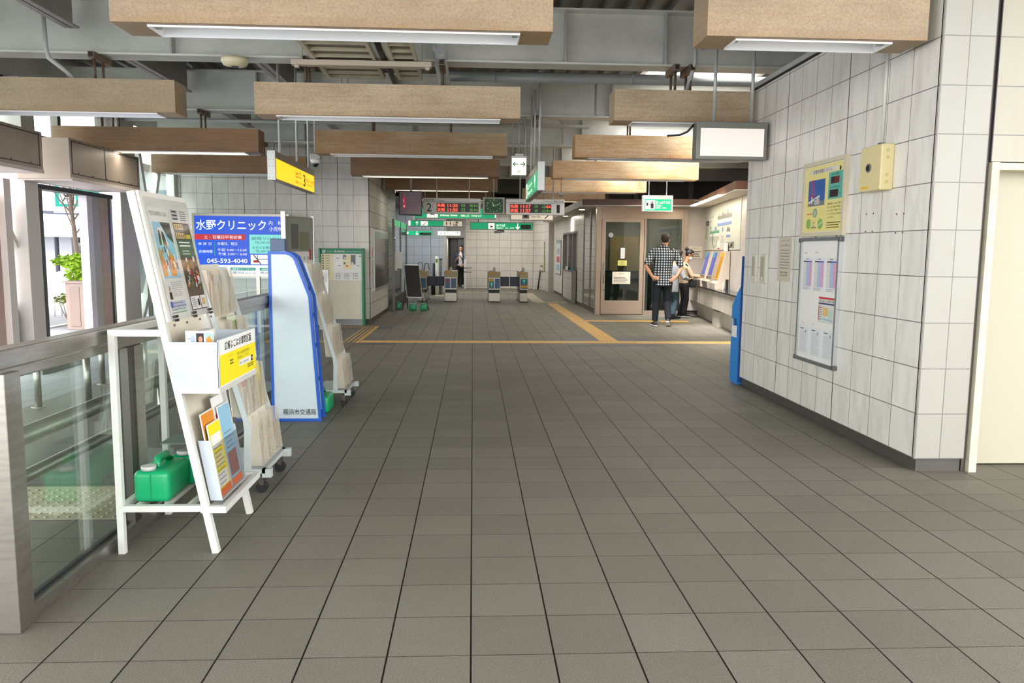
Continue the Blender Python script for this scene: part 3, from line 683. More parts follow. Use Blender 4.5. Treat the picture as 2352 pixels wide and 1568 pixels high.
for i in range(7): s_.loft([(-7.3, 14.9, 0), (-7.3 + .05 * (i - 3), 14.9, .6), (-7.3 + .1 * (i - 3), 14.9 + .04 * (i % 3), 1.15)], [.02, .014, .006], 6)
s_.build('stems', BARK, t)
t = thing('bare_tree', (-8.0, 16.3, 0), 'pruned bare street tree outside the doorway', 'tree')
b = MB().loft([(-8.0, 16.3, -.06), (-8.02, 16.3, 1.0), (-8.08, 16.3, 1.75), (-8.12, 16.3, 2.3), (-8.1, 16.3, 3.2)], [.07, .055, .045, .035, .02], 10)
for i in range(12):
    a = i * 2.4; z = 1.7 + i * .1; b.loft([(-8.08, 16.3, z), (-8.08 + .25 * math.cos(a), 16.3 + .2 * math.sin(a), z + .3), (-8.08 + .5 * math.cos(a), 16.3 + .35 * math.sin(a), z + .75)], [.02, .012, .005], 6)
b.build('trunk', BARK, t)
t = thing('small_shrub', (-8.1, 15.9, 0), 'small sparse olive shrub at the kerb outside', 'shrub')
l = MB(); leaves(l, (-8.1, 15.9, .42), .24, .2, .12, 150, .045); l.build('foliage', LEAFD, t)
s_ = MB()
for i in range(5): s_.loft([(-8.1, 15.9, 0), (-8.1 + .05 * (i - 2), 15.9, .2), (-8.1 + .09 * (i - 2), 15.9, .42)], [.012, .009, .004], 6)
s_.build('stems', BARK, t)
t = thing('station_name_sign', (-8.9, 18, 2.2), 'turquoise and white hanging sign reading Green Line with a train symbol', 'sign')
mb = MB().box(-9.35, -7.4, 18, 18.06, 2.22, 3.0); mb.build('sign_board', PAPER, t)
pb = MB(); P = Panel(pb, (-9.35, 17.998, 2.22), (1, 0, 0), (0, 0, 1), .002); TQ = mat('turquoise', '#10c4ae', .5)
P.rect(.05, .14, 1.95, .78, TQ, 1); P.rect(.14, .20, .50, .78, PAPER, 2)
P.text('Green Line', .56, .19, .1, PAPER, 3); P.text('グリーンライン', .54, .36, .15, PAPER, 3)
DG = INK; P.poly([(.24, .40), (.26, .62), (.40, .62), (.42, .40), (.39, .35), (.27, .35)], DG, 3); P.rect(.265, .48, .395, .58, PAPER, 4); P.disc(.285, .41, .018, .018, PAPER, 4); P.disc(.375, .41, .018, .018, PAPER, 4)
P.line([(.27, .34), (.22, .26)], .02, DG, 3); P.line([(.39, .34), (.44, .26)], .02, DG, 3); P.line([(.25, .31), (.41, .31)], .015, DG, 3); pb.build('sign_face', PAPER, t)
MB().loft([(-10.3, 18.2, 3.2), (-10.1, 18.2, 2.35), (-10.0, 18.2, 2.25), (-7.5, 18.2, 2.16)], .035, 8).build('gutter_pipe', mat('blue_grey_pipe', '#7c829b', .5), label='blue-grey pipe under the Green Line sign outside', cat='pipe')
struct(MB().box(-14, -6.05, 12.5, 19.5, 2.86, 3.0), 'trim_7', GREYL)   # canopy outside
# glass balustrade in front of the clinic sign
t = thing('glass_balustrade', (-4.7, 13.7, 0), 'low steel and glass balustrade in front of the blue clinic sign', 'railing')
MB().box(-5.60, -2.75, 13.67, 13.73, .98, 1.03).build('top_rail', STEEL, t); MB().box(-5.60, -2.75, 13.68, 13.72, .10, .14).box(-5.60, -2.75, 13.68, 13.72, .52, .56).build('lower_rail', STEEL, t)
for x in (-5.60, -5.25, -4.5, -3.75, -3.0): MB().box(x, x + .06, 13.67, 13.73, 0, .98).build('balustrade_post', STEEL, t)
for x in (-5.54, -5.19, -4.44, -3.69): MB().box(x, x + (.29 if x < -5.5 else .69), 13.695, 13.705, .14, .52).build('glass_pane', GLASS, t); MB().box(x, x + (.29 if x < -5.5 else .69), 13.695, 13.705, .56, .98).build('glass_pane', GLASS, t)
# ================= white newspaper rack, nearest =================
SK = .19                                    # lean of the rack front
def Xl(z): return -1.222 - SK * z
RW = mat('rack_white', '#cfd1cd', .4, dirt=.25, dirtcol='#b4ab98', dscale=10)
RB = mat('rack_backboard', '#cfc8b8', .5, dirt=.5, dirtcol='#a99c82', dscale=3)
RBW = mat('rack_board_white', '#d6d6d0', .35, dirt=.3, dirtcol='#b5ad9c', dscale=4)
TRAYW = mat('tray_bluish_white', '#bec8d3', .4)
t = thing('newspaper_rack', (-1.44, 3.9, 0), 'white leaning newspaper rack in front of the glass railing, nearest the camera', 'display rack')
rack = t
for y in (3.64, 4.2):
    MB().bar((Xl(0), y, 0), (Xl(1.70), y, 1.70), .032, .032, up=(0, 1, 0)).build('leaning_leg', RW, t)
    MB().box(-1.675, -1.645, y - .015, y + .015, 0, 1.07).build('rear_leg', RW, t)
    MB().box(-1.645, Xl(1.05), y - .014, y + .014, 1.04, 1.07).build('side_bar', RW, t)
    MB().box(-1.645, Xl(.2) - .01, y - .014, y + .014, .205, .235).build('side_bar', RW, t)
MB().box(-1.675, -1.645, 3.655, 4.185, .205, .235).build('cross_bar', RW, t)
MB().box(-1.675, -1.645, 3.655, 4.185, 1.04, 1.07).build('cross_bar', RW, t)
for x in (-1.60, -1.47, -1.36): MB().box(x, x + .02, 3.655, 4.185, .212, .233).build('shelf_bar', RW, t)
n = Vector((1, 0, SK)).normalized(); V = Vector((-SK, 0, 1)).normalized()
def slope_board(z0, z1, y0, y1, th, off, m, name):
    a = Vector((Xl(z0), 0, z0)) + n * off; b = Vector((Xl(z1), 0, z1)) + n * off
    q = [(a.x, a.z), (b.x, b.z), (b.x - n.x * th, b.z - n.z * th), (a.x - n.x * th, a.z - n.z * th)]
    return MB().prism(q, 'y', y0, y1).build(name, m, t)
slope_board(.24, 1.10, 3.656, 4.184, .006, -.008, RB, 'back_board')
pb = slope_board(1.10, 1.70, 3.640, 4.215, .012, .03, RBW, 'poster_board')
o = Vector((Xl(1.10), 3.645, 1.10)) + n * .0305
mb = MB(); P = Panel(mb, o, (0, 1, 0), V, .0007)
NEWS = mat('newsprint', '#d9d8d2', .6); OR = mat('orange_print', '#d98a2e', .55); SKYB = mat('sky_print', '#8fbfd9', .55); DKP = mat('dark_brown_print', '#4f443b', .55)
SKIN = mat('print_skin', '#b98d72', .6); FOL = mat('print_foliage', '#3b4036', .6)
P.rect(.035, .02, .285, .54, NEWS, 1); P.rect(.30, .03, .54, .55, NEWS, 1)
P.text('YOKOHAMA', .055, .50, .022, GREYINK, 2, w=.13); P.text('よこはま', .19, .50, .022, GREYINK, 2, w=.07)
P.rect(.06, .20, .27, .47, SKYB, 2); P.poly([(.15, .47), (.27, .47), (.27, .37), (.21, .40)], FOL, 3)
P.poly([(.07, .21), (.11, .21), (.10, .30), (.075, .35), (.065, .33)], OR, 4); P.poly([(.16, .21), (.22, .21), (.235, .28), (.20, .34), (.155, .33)], OR, 4)
P.poly([(.08, .36), (.10, .44), (.16, .45), (.20, .36)], NEWS, 4); P.poly([(.09, .36), (.105, .43), (.125, .43), (.12, .36)], FOL, 5); P.poly([(.135, .36), (.14, .43), (.165, .42), (.18, .36)], FOL, 5)
for i in range(26):
    u = .085 + random.random() * .16; v = .23 + random.random() * .13; P.rect(u, v, u + .012, v + .03, random.choice([INK, FOL, PAPER, SKIN, SKYB, RED]), 6)
P.bars(.12, .11, .26, .185, 8, SOFT); P.rect(.075, .10, .105, .135, INK, 3); P.disc(.09, .15, .009, .014, SKIN, 3)
P.rect(.06, .06, .085, .09, BLUE, 3); P.rect(.09, .055, .25, .09, mat('pale_blue_print', '#a9b7d2', .6), 3); P.rect(.10, .03, .25, .05, mat('pale_green_print', '#bcd6c4', .6), 3); P.bars(.06, .03, .26, .09, 4, GREYINK, 4, .25)
P.rect(.315, .03, .535, .475, DKP, 2); P.rect(.32, .49, .40, .54, SOFT, 3); P.bars(.33, .485, .41, .54, 3, INK, 4, .4); P.bars(.43, .485, .52, .54, 5, GREYINK, 4, .35)
for v in (.44, .395):
    P.rect(.325, v, .44, v + .028, mat('pale_orange_print', '#e0b878', .55), 3)
    for k in range(4): P.line([(.335 + k * .026, v + .004), (.347 + k * .026, v + .024), (.352 + k * .026, v + .004)], .005, DKP, 4)
P.rect(.45, .395, .52, .415, mat('olive_yellow_print', '#c9bd3a', .55), 3); P.bars(.34, .35, .50, .385, 2, PAPER, 3, .4); P.bars(.36, .31, .48, .34, 2, SOFT, 3, .4)
for i in range(46):
    u = .325 + random.random() * .19; v = .13 + random.random() * .16; s_ = .008 + random.random() * .016
    P.rect(u, v, u + s_, v + s_ * 1.1, random.choice([RED, OR, SKIN, PAPER, SOFT, DKP, mat('print_green', '#6d7d3d', .6)]), 4 + i % 3)
P.rect(.32, .035, .445, .10, PAPER, 5); P.rect(.455, .035, .53, .10, PAPER, 5); P.bars(.33, .045, .40, .095, 5, GREYINK, 6, .35); P.rect(.41, .05, .435, .085, INK, 6); P.rect(.47, .05, .515, .085, mat('pale_orange_print'), 6)
mb.build('newspaper_pages', NEWS, pb)
MB().box(0, 0, 0, 0, 0, 0) if False else None
cov = MB(); Pc = Panel(cov, o, (0, 1, 0), V, .001); Pc.rect(.01, .0, .562, .585, None, 6)
cov.build('clear_cover', glass('clear_film', (.97, .97, .97, 1), .8, .06), pb)
for u in (.045, .29, .52):
    k = MB(); Pk = Panel(k, o, (0, 1, 0), V, .001)
    for (a, b) in ((0, .012), (.018, .030)):
        for c in (0, .02): k.add([Pk.P(u + c + i, b_ - .005 + 0, kk) for kk in (8, 16) for b_ in (a, b) for i in (0, .016)], [(0, 1, 3, 2), (4, 6, 7, 5), (0, 4, 5, 1), (2, 3, 7, 6), (0, 2, 6, 4), (1, 5, 7, 3)])
    k.build('binder_clip', BLACK, pb)
for u in (.04, .20, .38, .55):
    k = MB(); c = Panel(k, o, (0, 1, 0), V, .001).P(u, -.02, 4); k.ball(c, .006, .006, .006, 8, 5); k.build('screw', STEELD, pb)
# middle tray
mt = MB()
zb, zt = .80, 1.015
q = [(Xl(zb), zb), (-1.178, zb), (-1.178, zt), (Xl(zt), zt)]
mt.prism([(Xl(zb), zb), (-1.178, zb), (-1.178, zt), (Xl(zt) + .0, zt)], 'y', 3.622, 3.628); mt.prism([(Xl(zb), zb), (-1.178, zb), (-1.178, zt), (Xl(zt), zt)], 'y', 4.214, 4.22)
mt.box(-1.181, -1.175, 3.622, 4.22, zb, zt + .01).box(Xl(zb), -1.175, 3.628, 4.214, zb, zb + .006)
tr = mt.build('middle_tray', TRAYW, t)
MB().box(Xl(.78), -1.172, 3.615, 3.645, .775, .80).box(Xl(.78), -1.172, 4.2, 4.225, .775, .80).box(-1.20, -1.172, 3.645, 4.2, .775, .80).build('tray_support', RW, t)
mb = MB(); P = Panel(mb, (-1.174, 3.625, zb), (0, 1, 0), (0, 0, 1), .0006)
P.rect(.0, 0, .595, .222, PAPER, 1); P.rect(.004, .006, .592, .150, YEL, 2)
P.text('広報よこはま都筑区版', .08, .165, .042, INK, 3, w=.44, bold=.006)
P.text('皆さんも自治会町内会へ', .27, .118, .016, mat('olive_ink', '#6f6a20', .6), 3, w=.22); P.text('ぜひ加入してください', .27, .096, .016, mat('olive_ink'), 3, w=.20)
P.rect(.30, .058, .50, .088, PAPER, 3); P.text('都筑　自治会町内会', .31, .066, .013, GREYINK, 4, w=.15); P.rect(.505, .058, .54, .088, INK, 3); P.text('検索', .509, .067, .013, PAPER, 4, w=.026)
P.text('ようこそ', .13, .125, .012, RED, 3, w=.06); P.bars(.15, .085, .21, .115, 2, mat('olive_ink'), 3, .5); P.bars(.44, .03, .56, .052, 2, mat('olive_ink'), 3, .5)
mb.build('tray_label', PAPER, tr)
# papers in the tray
p = thing('newspaper_stack', (-1.28, 3.85, .81), 'folded newspapers with a portrait photo standing in the white tray of the nearest rack', 'newspaper')
MB().prism([(-1.325, .81), (-1.245, .81), (-1.29, 1.05), (-1.335, 1.05)], 'y', 3.69, 3.93).build('paper_stack', NEWS, p)
mb = MB(); P = Panel(mb, (-1.346, 3.686, .815), (1, 0, 0), (0, 0, 1), .0008)
P.rect(.0, .0, .13, .246, PAPER, 1); P.bars(.01, .02, .035, .22, 9, SOFT, 2); P.rect(.025, .17, .045, .225, mat('pale_blue_print'), 3); P.rect(.05, .155, .085, .235, INK, 3)
P.disc(.07, .205, .010, .016, SKIN, 4); P.rect(.064, .165, .076, .185, PAPER, 4); P.rect(.092, .14, .128, .235, SKYB, 3); P.poly([(.094, .15), (.127, .15), (.127, .20), (.11, .225), (.096, .21)], OR, 4); P.rect(.092, .01, .128, .13, INK, 3); P.text('Y', .098, .06, .05, PAPER, 4, w=.02); P.bars(.03, .01, .088, .14, 10, SOFT, 2)
mb.build('front_page', PAPER, p)
# low tray and brochures
MB().box(Xl(.215) - .02, -1.165, 3.62, 3.645, .20, .232).box(Xl(.215) - .02, -1.165, 4.19, 4.215, .20, .232).box(-1.19, -1.165, 3.645, 4.19, .20, .232).box(-1.262, -1.19, 3.645, 4.19, .205, .214).build('low_tray', RW, t)
h = thing('brochure_holder', (-1.24, 3.95, .235), 'white brochure holder on the lowest ledge of the nearest rack', 'brochure holder')
hb = MB(); hb.prism([(-1.262, .236), (-1.205, .236), (-1.252, .53), (-1.312, .53)], 'y', 3.70, 3.704); hb.prism([(-1.262, .236), (-1.205, .236), (-1.252, .53), (-1.312, .53)], 'y', 4.08, 4.084)
hb.prism([(-1.262, .236), (-1.205, .236), (-1.206, .24), (-1.263, .24)], 'y', 3.704, 4.08); hb.build('holder_body', TRAYW, h)
hc = MB(); hc.prism([(-1.205, .240), (-1.203, .240), (-1.245, .50), (-1.247, .50)], 'y', 3.704, 4.08); hc.build('clear_front', glass('clear_film'), h)
def brochure(y, w_, z0, z1, off, lab, cols):
    bx = lambda z: -1.212 - .159 * (z - .24) - off
    b = thing('brochure', (bx(z0), y + w_ / 2, z0), lab, 'brochure')
    MB().prism([(bx(z0), z0), (bx(z1), z1), (bx(z1) - .006, z1), (bx(z0) - .006, z0)], 'y', y, y + w_).build('booklet', PAPER, b)
    mb = MB(); Vv = Vector((-.159, 0, 1)).normalized(); H = z1 - z0; P = Panel(mb, (bx(z0) + .0005, y, z0), (0, 1, 0), Vv, .0005)
    P.rect(0, 0, w_, H, cols[0], 1)
    for j, c in enumerate(cols[1:]):
        a = .12 + .8 * j / len(cols[1:]); P.rect(w_ * .08, H * a, w_ * .9, H * (a + .6 / len(cols[1:])), c, 2)
    P.bars(w_ * .12, H * .14, w_ * .85, H * .7, 9, GREYINK, 3, .2)
    if off < .02: P.rect(w_ * .05, .0, w_, .036, mat('orange_strip', '#ee6a22', .5), 4)
    mb.build('cover', PAPER, b)
brochure(3.72, .165, .245, .60, .004, 'yellow brochure with an orange strip, in front on the left of the low holder', [YEL, PAPER, mat('pale_yellow', '#e8d98a', .6), PAPER])
brochure(3.90, .165, .245, .655, .004, 'blue and dark red brochure with an orange strip, front right in the low holder', [SKYB, mat('dull_red_print', '#9a5a54', .6), SKYB])
brochure(3.71, .17, .245, .655, .022, 'orange-yellow brochure with a white oval, standing behind the yellow one', [OR, PAPER, mat('print_green')])
brochure(3.89, .16, .245, .70, .022, 'white brochure with a magenta tab, standing behind the blue one', [PAPER, SOFT, mat('magenta_print', '#c22a5e', .55)])
# ================= green water cans =================
CAN = mat('green_plastic', '#0d9a63', .33)
def water_can(loc, lab, along='y', s=1.0):
    """a flat jerrican lying down: long axis along y, mouth end towards -y"""
    t = thing('water_can', loc, lab, 'water can'); x, y, z = loc
    b = MB(); prof = [(-.09, .0), (.09, 0), (.09, .17), (-.09, .17)]
    b.box(x - .085, x + .085, y - .13, y + .15, z + .0, z + .155); o = b.build('can_body', CAN, t, bevel=.028); o.modifiers['bevel'].segments = 4
    for f in o.data.polygons: f.use_smooth = True
    MB().loft([(x - .0, y - .06, z + .155), (x, y - .03, z + .19), (x, y + .07, z + .19), (x, y + .11, z + .155)], [.018, .02, .02, .018], 10).build('handle', CAN, t)
    MB().cyl((x - .02, y - .095, z + .155), (x - .02, y - .095, z + .175), .034, 16).build('cap', mat('grey_cap', '#b9bab8', .4), t)
    MB().box(x - .002, x + .002, y - .132, y + .13, z + .02, z + .14).build('seam', mat('green_seam', '#0a7f52', .4), t)
    return t
water_can((-1.53, 3.80, .234), 'green plastic water can lying on the shelf of the nearest rack, front one')
w2 = water_can((-1.47, 4.09, .234), 'green plastic water can behind another on the shelf of the nearest rack')
MB().box(-1.60, -1.36, 3.97, 4.17, .446, .452).build('grey_board', mat('grey_board', '#5f6f68', .5), label='small dark grey board lying on the green cans of the nearest rack', cat='board')
water_can((-1.47, 19.12, 0), 'green water can on the floor in front of the black easel board, left one')
water_can((-1.20, 19.12, 0), 'green water can on the floor in front of the black easel board, right one')
water_can((-1.86, 19.4, 0), 'green water can in the dark behind the easel board, by the glass partition')

# ================= wheeled pocket racks =================
ACR = bpy.data.materials.new('smoked_acrylic'); ACR.use_nodes = True; _b = ACR.node_tree.nodes['Principled BSDF']
_b.inputs['Base Color'].default_value = C('#d6cebf'); _b.inputs['Roughness'].default_value = .08; _b.inputs['Alpha'].default_value = .45; ACR.diffuse_color = C('#d8cfbf')
RIM = mat('acrylic_rim', '#a4977f', .3); RG = mat('rack_grey', '#b8c0c0', .4, dirt=.2)
PKB = mat('pocket_back', '#d9d4c6', .5)
def pocket_rack(xf, y0, cols, pw, lab, seed):
    rnd = random.Random(seed); W = cols * pw; t = thing('pocket_rack', (xf - .15, y0 + W / 2, 0), lab, 'brochure rack'); y1 = y0 + W
    for y in (y0 - .012, y1 + .002):
        MB().prism([(xf - .125, .15), (xf - .085, .15), (xf - .08, .40), (xf - .345, 1.33), (xf - .37, 1.33), (xf - .118, .42)], 'y', y, y + .01).build('side_panel', RG, t)
    MB().box(xf - .30, xf + .0, y0 - .02, y1 + .02, .125, .15).box(xf - .02, xf + .035, y0 - .02, y0 + .02, .10, .15).box(xf - .02, xf + .035, y1 - .02, y1 + .02, .10, .15).build('base', RG, t)
    MB().box(xf - .34, xf - .28, y0 - .02, y1 + .02, .08, .125).build('rear_bar', RG, t)
    for (cx, cy) in ((xf - .03, y0 + .02), (xf - .03, y1 - .02), (xf - .29, y0 + .02), (xf - .29, y1 - .02)):
        c = MB().cyl((cx, cy - .018, .034), (cx, cy + .018, .034), .034, 16); c.build('caster', BLACK, t)
        MB().box(cx - .014, cx + .014, cy - .024, cy + .024, .05, .10).build('caster_fork', STEELD, t)
    for k in range(4):
        xb = xf - .015 - .088 * k; z0 = .165 + .295 * k; z1 = z0 + .27; ln = .03
        MB().prism([(xb - .085, z0), (xb - .082, z0), (xb - .082 - ln, z1 + .03), (xb - .085 - ln, z1 + .03)], 'y', y0, y1).build('tier_back', PKB, t)
        for c in range(cols):
            ya = y0 + c * pw + .004; yb = ya + pw - .008; pm = MB()
            fx = lambda z: xb - ln * (z - z0) / (z1 - z0)
            # front sheet with a U-shaped finger notch
            ym = (ya + yb) / 2; r = pw * .24; N = 7
            def sheet(poly): pm.add([(fx(z), yy, z) for yy, z in poly], [tuple(range(len(poly)))])
            zl = z1 - .085
            sheet([(ya, z0), (yb, z0), (yb, zl), (ya, zl)])
            arc = [(ym - r * math.cos(PI * i / N), z1 - .0 - .085 * math.sin(PI * i / N)) for i in range(N + 1)]
            h_ = len(arc) // 2
            sheet([(ya, zl)] + [(ym, zl)] + arc[h_:0:-1][:h_] + [arc[0], (ya, z1)])
            sheet([(ym, zl), (yb, zl), (yb, z1), arc[-1]] + arc[-2:h_ - 1:-1])
            pm.quad((xb - .08, ya, z0), (xb, ya, z0), (fx(z1), ya, z1), (xb - .08 - ln, ya, z1)); pm.quad((xb - .08, yb, z0), (xb, yb, z0), (fx(z1), yb, z1), (xb - .08 - ln, yb, z1))
            pm.quad((xb - .08, ya, z0), (xb - .08, yb, z0), (xb, yb, z0), (xb, ya, z0)); pm.box(xb - .004, xb + .001, ya - .003, ya + .003, z0, z1 - .06, RIM); pm.add([(fx(z1 - .0) + .001, yy, zz) for yy, zz in arc] + [(fx(z1) + .001, yy * 1.0, zz - .008) for yy, zz in arc[::-1]], [tuple(range(2 * len(arc)))], RIM); pm.build('pocket', ACR, t)
    return t
def leaflet(xf, y0, pw, k, c, lab, m, m2, hgt=.27):
    xb = xf - .05 - .088 * k; z0 = .17 + .295 * k; ya = y0 + c * pw + .012; yb = ya + pw - .024
    t = thing('leaflet', (xb, (ya + yb) / 2, z0), lab, 'leaflet')
    MB().prism([(xb, z0), (xb + .012, z0), (xb + .012 - .03, z0 + hgt), (xb - .03, z0 + hgt)], 'y', ya, yb).build('leaflet_stack', m, t)
    mb = MB(); P = Panel(mb, (xb + .0125, ya, z0), (0, 1, 0), Vector((-.03, 0, hgt)), .0005); P.rect(.005, hgt * .6, yb - ya - .005, hgt * .9, m2, 1); P.bars(.01, .02, yb - ya - .01, hgt * .55, 8, GREYINK, 1, .25)
    mb.build('print', m, t); return t
XB, YB, PB = -1.225, 4.56, .16
pocket_rack(XB, YB, 3, PB, 'pale wheeled rack with smoked clear pockets, just behind the newspaper rack', 1)
leaflet(XB, YB, PB, 1, 0, 'pink and white leaflets in the second lowest tier of the near wheeled rack, left pocket', PAPER, mat('pink_print', '#d98a9a', .6))
leaflet(XB, YB, PB, 1, 1, 'grey leaflets in the second lowest tier of the near wheeled rack, middle pocket', mat('grey_leaflet', '#cfccc0', .6), SOFT)
leaflet(XB, YB, PB, 1, 2, 'yellow leaflets in the second lowest tier of the near wheeled rack, right pocket', mat('yellow_leaflet', '#ddd38a', .6), YEL)
leaflet(XB, YB, PB, 3, 0, 'pinkish leaflets in the top tier of the near wheeled rack, left pocket', mat('pinkish_leaflet', '#d3b8a6', .6), mat('pinkish_leaflet'), .24)
leaflet(XB, YB, PB, 3, 1, 'brown-edged leaflets in the top tier of the near wheeled rack, middle pocket', mat('tan_leaflet', '#c9bd9f', .6), SOFT, .26)
leaflet(XB, YB, PB, 2, 1, 'pale green leaflets in the second highest tier of the near wheeled rack', mat('green_leaflet', '#c8d4b4', .6), mat('print_green'), .28)
XC, YC, PC = -1.17, 7.2, .125
pocket_rack(XC, YC, 4, PC, 'pale wheeled rack with empty clear pockets behind the blue-edged stand', 2)
water_can((-1.36, 6.98, 0.0), 'green water can on the floor between the blue-edged stand and the far wheeled rack')

# ================= blue-edged leaflet stand =================
BE = mat('blue_edge', '#1f55b5', .4); SW = mat('stand_white', '#c2ced4', .35, dirt=.12); BD = mat('dark_blue_frame', '#17408f', .45)
t = thing('leaflet_stand', (-1.5, 6.63, 0), 'tall white leaflet stand with blue edges and black lettering at its foot', 'leaflet stand')
prof = [(-1.693, 0), (-1.278, 0), (-1.345, 1.06), (-1.455, 1.36), (-1.475, 1.395), (-1.51, 1.42), (-1.545, 1.43), (-1.693, 1.43)]
def inset(pr, d):
    c = Vector((sum(p[0] for p in pr) / len(pr), sum(p[1] for p in pr) / len(pr))); out = []
    m_ = len(pr)
    for i in range(m_):
        p0, p1, p2 = Vector(pr[i - 1]), Vector(pr[i]), Vector(pr[(i + 1) % m_]); e1 = (p1 - p0).normalized(); e2 = (p2 - p1).normalized()
        n1 = Vector((-e1.y, e1.x)); n2 = Vector((-e2.y, e2.x)); nn = (n1 + n2).normalized(); k = d / max(.3, nn.dot(n1)); out.append(tuple(p1 + nn * k))
    return out
inn = inset(prof, .024)
for yy in (6.53, 6.70):
    e = MB(); N = len(prof)
    vs = [(p[0], y_, p[1]) for y_ in (yy, yy + .02) for p in prof] + [(p[0], y_, p[1]) for y_ in (yy, yy + .02) for p in inn]
    fs = []
    for i in range(N):
        j = (i + 1) % N
        fs += [(i, j, 2 * N + j, 2 * N + i), (N + i, 3 * N + i, 3 * N + j, N + j), (i, N + i, N + j, j), (2 * N + i, 2 * N + j, 3 * N + j, 3 * N + i)]
    e.add(vs, fs); e.build('blue_edging', BE, t)
    MB().prism(inn, 'y', yy + .005, yy + .015).build('side_board', SW, t)
sp = MB()
for z, z2 in ((.03, .07), (.33, .36), (.62, .65), (.88, .91), (1.1, 1.13)):
    xr = lambda z: -1.30 - .063 * z if z < 1.06 else -1.37 - .36 * (z - 1.06)
    sp.box(-1.68, xr(z), 6.55, 6.70, z, z2)
sp.build('shelves', BD, t)
MB().box(-1.69, -1.675, 6.55, 6.70, .03, 1.42).build('back_panel', SW, t)
for z in (.10, .39, .68):
    MB().prism([(-1.42, z), (-1.335 - .05 * z, z), (-1.345 - .05 * z, z + .2), (-1.43, z + .2)], 'y', 6.56, 6.69).build('leaflet_box', mat('grey_box', '#a9b0b4', .45), t)
mb = MB(); P = Panel(mb, (-1.62, 6.534, .055), (1, 0, 0), (0, 0, 1), .0006); P.text('横浜市交通局', 0.02, 0, .052, INK, 2, w=.275, bold=.008); mb.build('lettering', INK, t)
MB().box(-1.68, -1.56, 6.56, 6.66, 1.432, 1.535).build('dark_box', mat('slate_plastic', '#4b5a78', .5), label='small slate-blue box standing on top of the blue-edged stand', cat='box', bevel=.004)

# ================= clinic sign =================
t = thing('clinic_sign', (-4.33, 14.85, 0), 'large blue lit clinic sign with white lettering in front of the left tiled wall', 'sign')
CX0, CX1, CZ0, CZ1 = -5.17, -3.50, .99, 2.06
MB().box(CX0 - .05, CX1 + .07, 14.82, 14.98, .90, 2.11).build('sign_case', mat('case_steel', '#b8b4aa', .35, .6), t, bevel=.006)
for x in (CX0, CX1): MB().box(x - .03, x + .03, 14.86, 14.94, 0, .90).build('sign_leg', STEEL, t)
CB_ = mat('clinic_blue', '#1c50cc', .35, emit=.35); WL = mat('lit_white', '#eef3fa', .4, emit=.35); CR = mat('clinic_red', '#c8282e', .4, emit=.25); AQ = mat('clinic_aqua', '#7ed8cf', .4, emit=.35); TL = mat('clinic_teal', '#1e9c8c', .4, emit=.25)
NV = mat('navy_ink', '#1c3f8f', .5)
mb = MB(); W_, H_ = CX1 - CX0, CZ1 - CZ0
P = Panel(mb, (CX0, 14.818, CZ0), (1, 0, 0), (0, 0, 1), .0012)
cx = lambda c: (c - 20) / 1670 * W_; cz = lambda c: (1120 - c) / 1000 * H_
P.rect(0, 0, W_, H_, CB_, 1); P.rect(0, 0, W_, cz(965), WL, 2)
P.text('水野クリニック', cx(50), cz(365), cz(185) - cz(365), WL, 3, w=cx(1335) - cx(50), bold=.012)
P.text('内　科', cx(1385), cz(270), cz(195) - cz(270), WL, 3, w=cx(1635) - cx(1385), bold=.004); P.text('小児科', cx(1390), cz(375), cz(295) - cz(375), WL, 3, w=cx(1635) - cx(1390), bold=.004)
P.rect(cx(20), cz(530), cx(950), cz(435), CR, 2); P.text('土・日曜日平常診療', cx(190), cz(515), cz(455) - cz(515), WL, 3, w=cx(880) - cx(190))
P.text('休 診 日', cx(80), cz(625), cz(575) - cz(625), WL, 3, w=cx(320) - cx(80)); P.text('木曜日、祝日', cx(430), cz(625), cz(570) - cz(625), WL, 3, w=cx(790) - cx(430))
P.text('診療時間', cx(90), cz(760), cz(710) - cz(760), WL, 3, w=cx(335) - cx(90)); P.rect(cx(370), cz(810), cx(385), cz(570), TL, 3)
P.text('午前 9:00〜12:00', cx(430), cz(730), cz(680) - cz(730), WL, 3, w=cx(965) - cx(430)); P.text('午後 3:00〜 6:00', cx(440), cz(800), cz(750) - cz(800), WL, 3, w=cx(970) - cx(440))
P.text('045-593-4040', cx(230), cz(935), cz(855) - cz(935), WL, 3, w=cx(975) - cx(230), bold=.015)
P.rect(cx(1020), cz(765), cx(1650), cz(435), AQ, 2); P.text('訪問リハビリ', cx(1065), cz(530), cz(475) - cz(530), NV, 3, w=cx(1600) - cx(1065)); P.text('TEL.045-593-4040', cx(1120), cz(590), cz(555) - cz(590), NV, 3, w=cx(1545) - cx(1120))
P.text('おひさま病児保育室', cx(1075), cz(685), cz(635) - cz(685), NV, 3, w=cx(1610) - cx(1075)); P.text('TEL.045-593-4040', cx(1130), cz(745), cz(705) - cz(745), NV, 3, w=cx(1550) - cx(1130))
P.rect(cx(1035), cz(950), cx(1660), cz(785), WL, 3); P.line([(cx(1090), cz(785)), (cx(1225), cz(950))], .02, GREYINK, 4); P.line([(cx(1160), cz(785)), (cx(1160), cz(860)), (cx(1650), cz(860))], .014, GREYINK, 4); P.rect(cx(1085), cz(920), cx(1185), cz(880), RED, 5)
for a, b, s_ in ((170, 575, '老人保健施設'), (650, 1120, '高齢者グループホーム'), (1195, 1660, '高齢者グループホーム')):
    P.rect(cx(a), cz(1060), cx(b), cz(1010), TL, 3); P.text(s_, cx(a + 40), cz(1052), cz(1018) - cz(1052), WL, 4, w=cx(b - 30) - cx(a + 40))
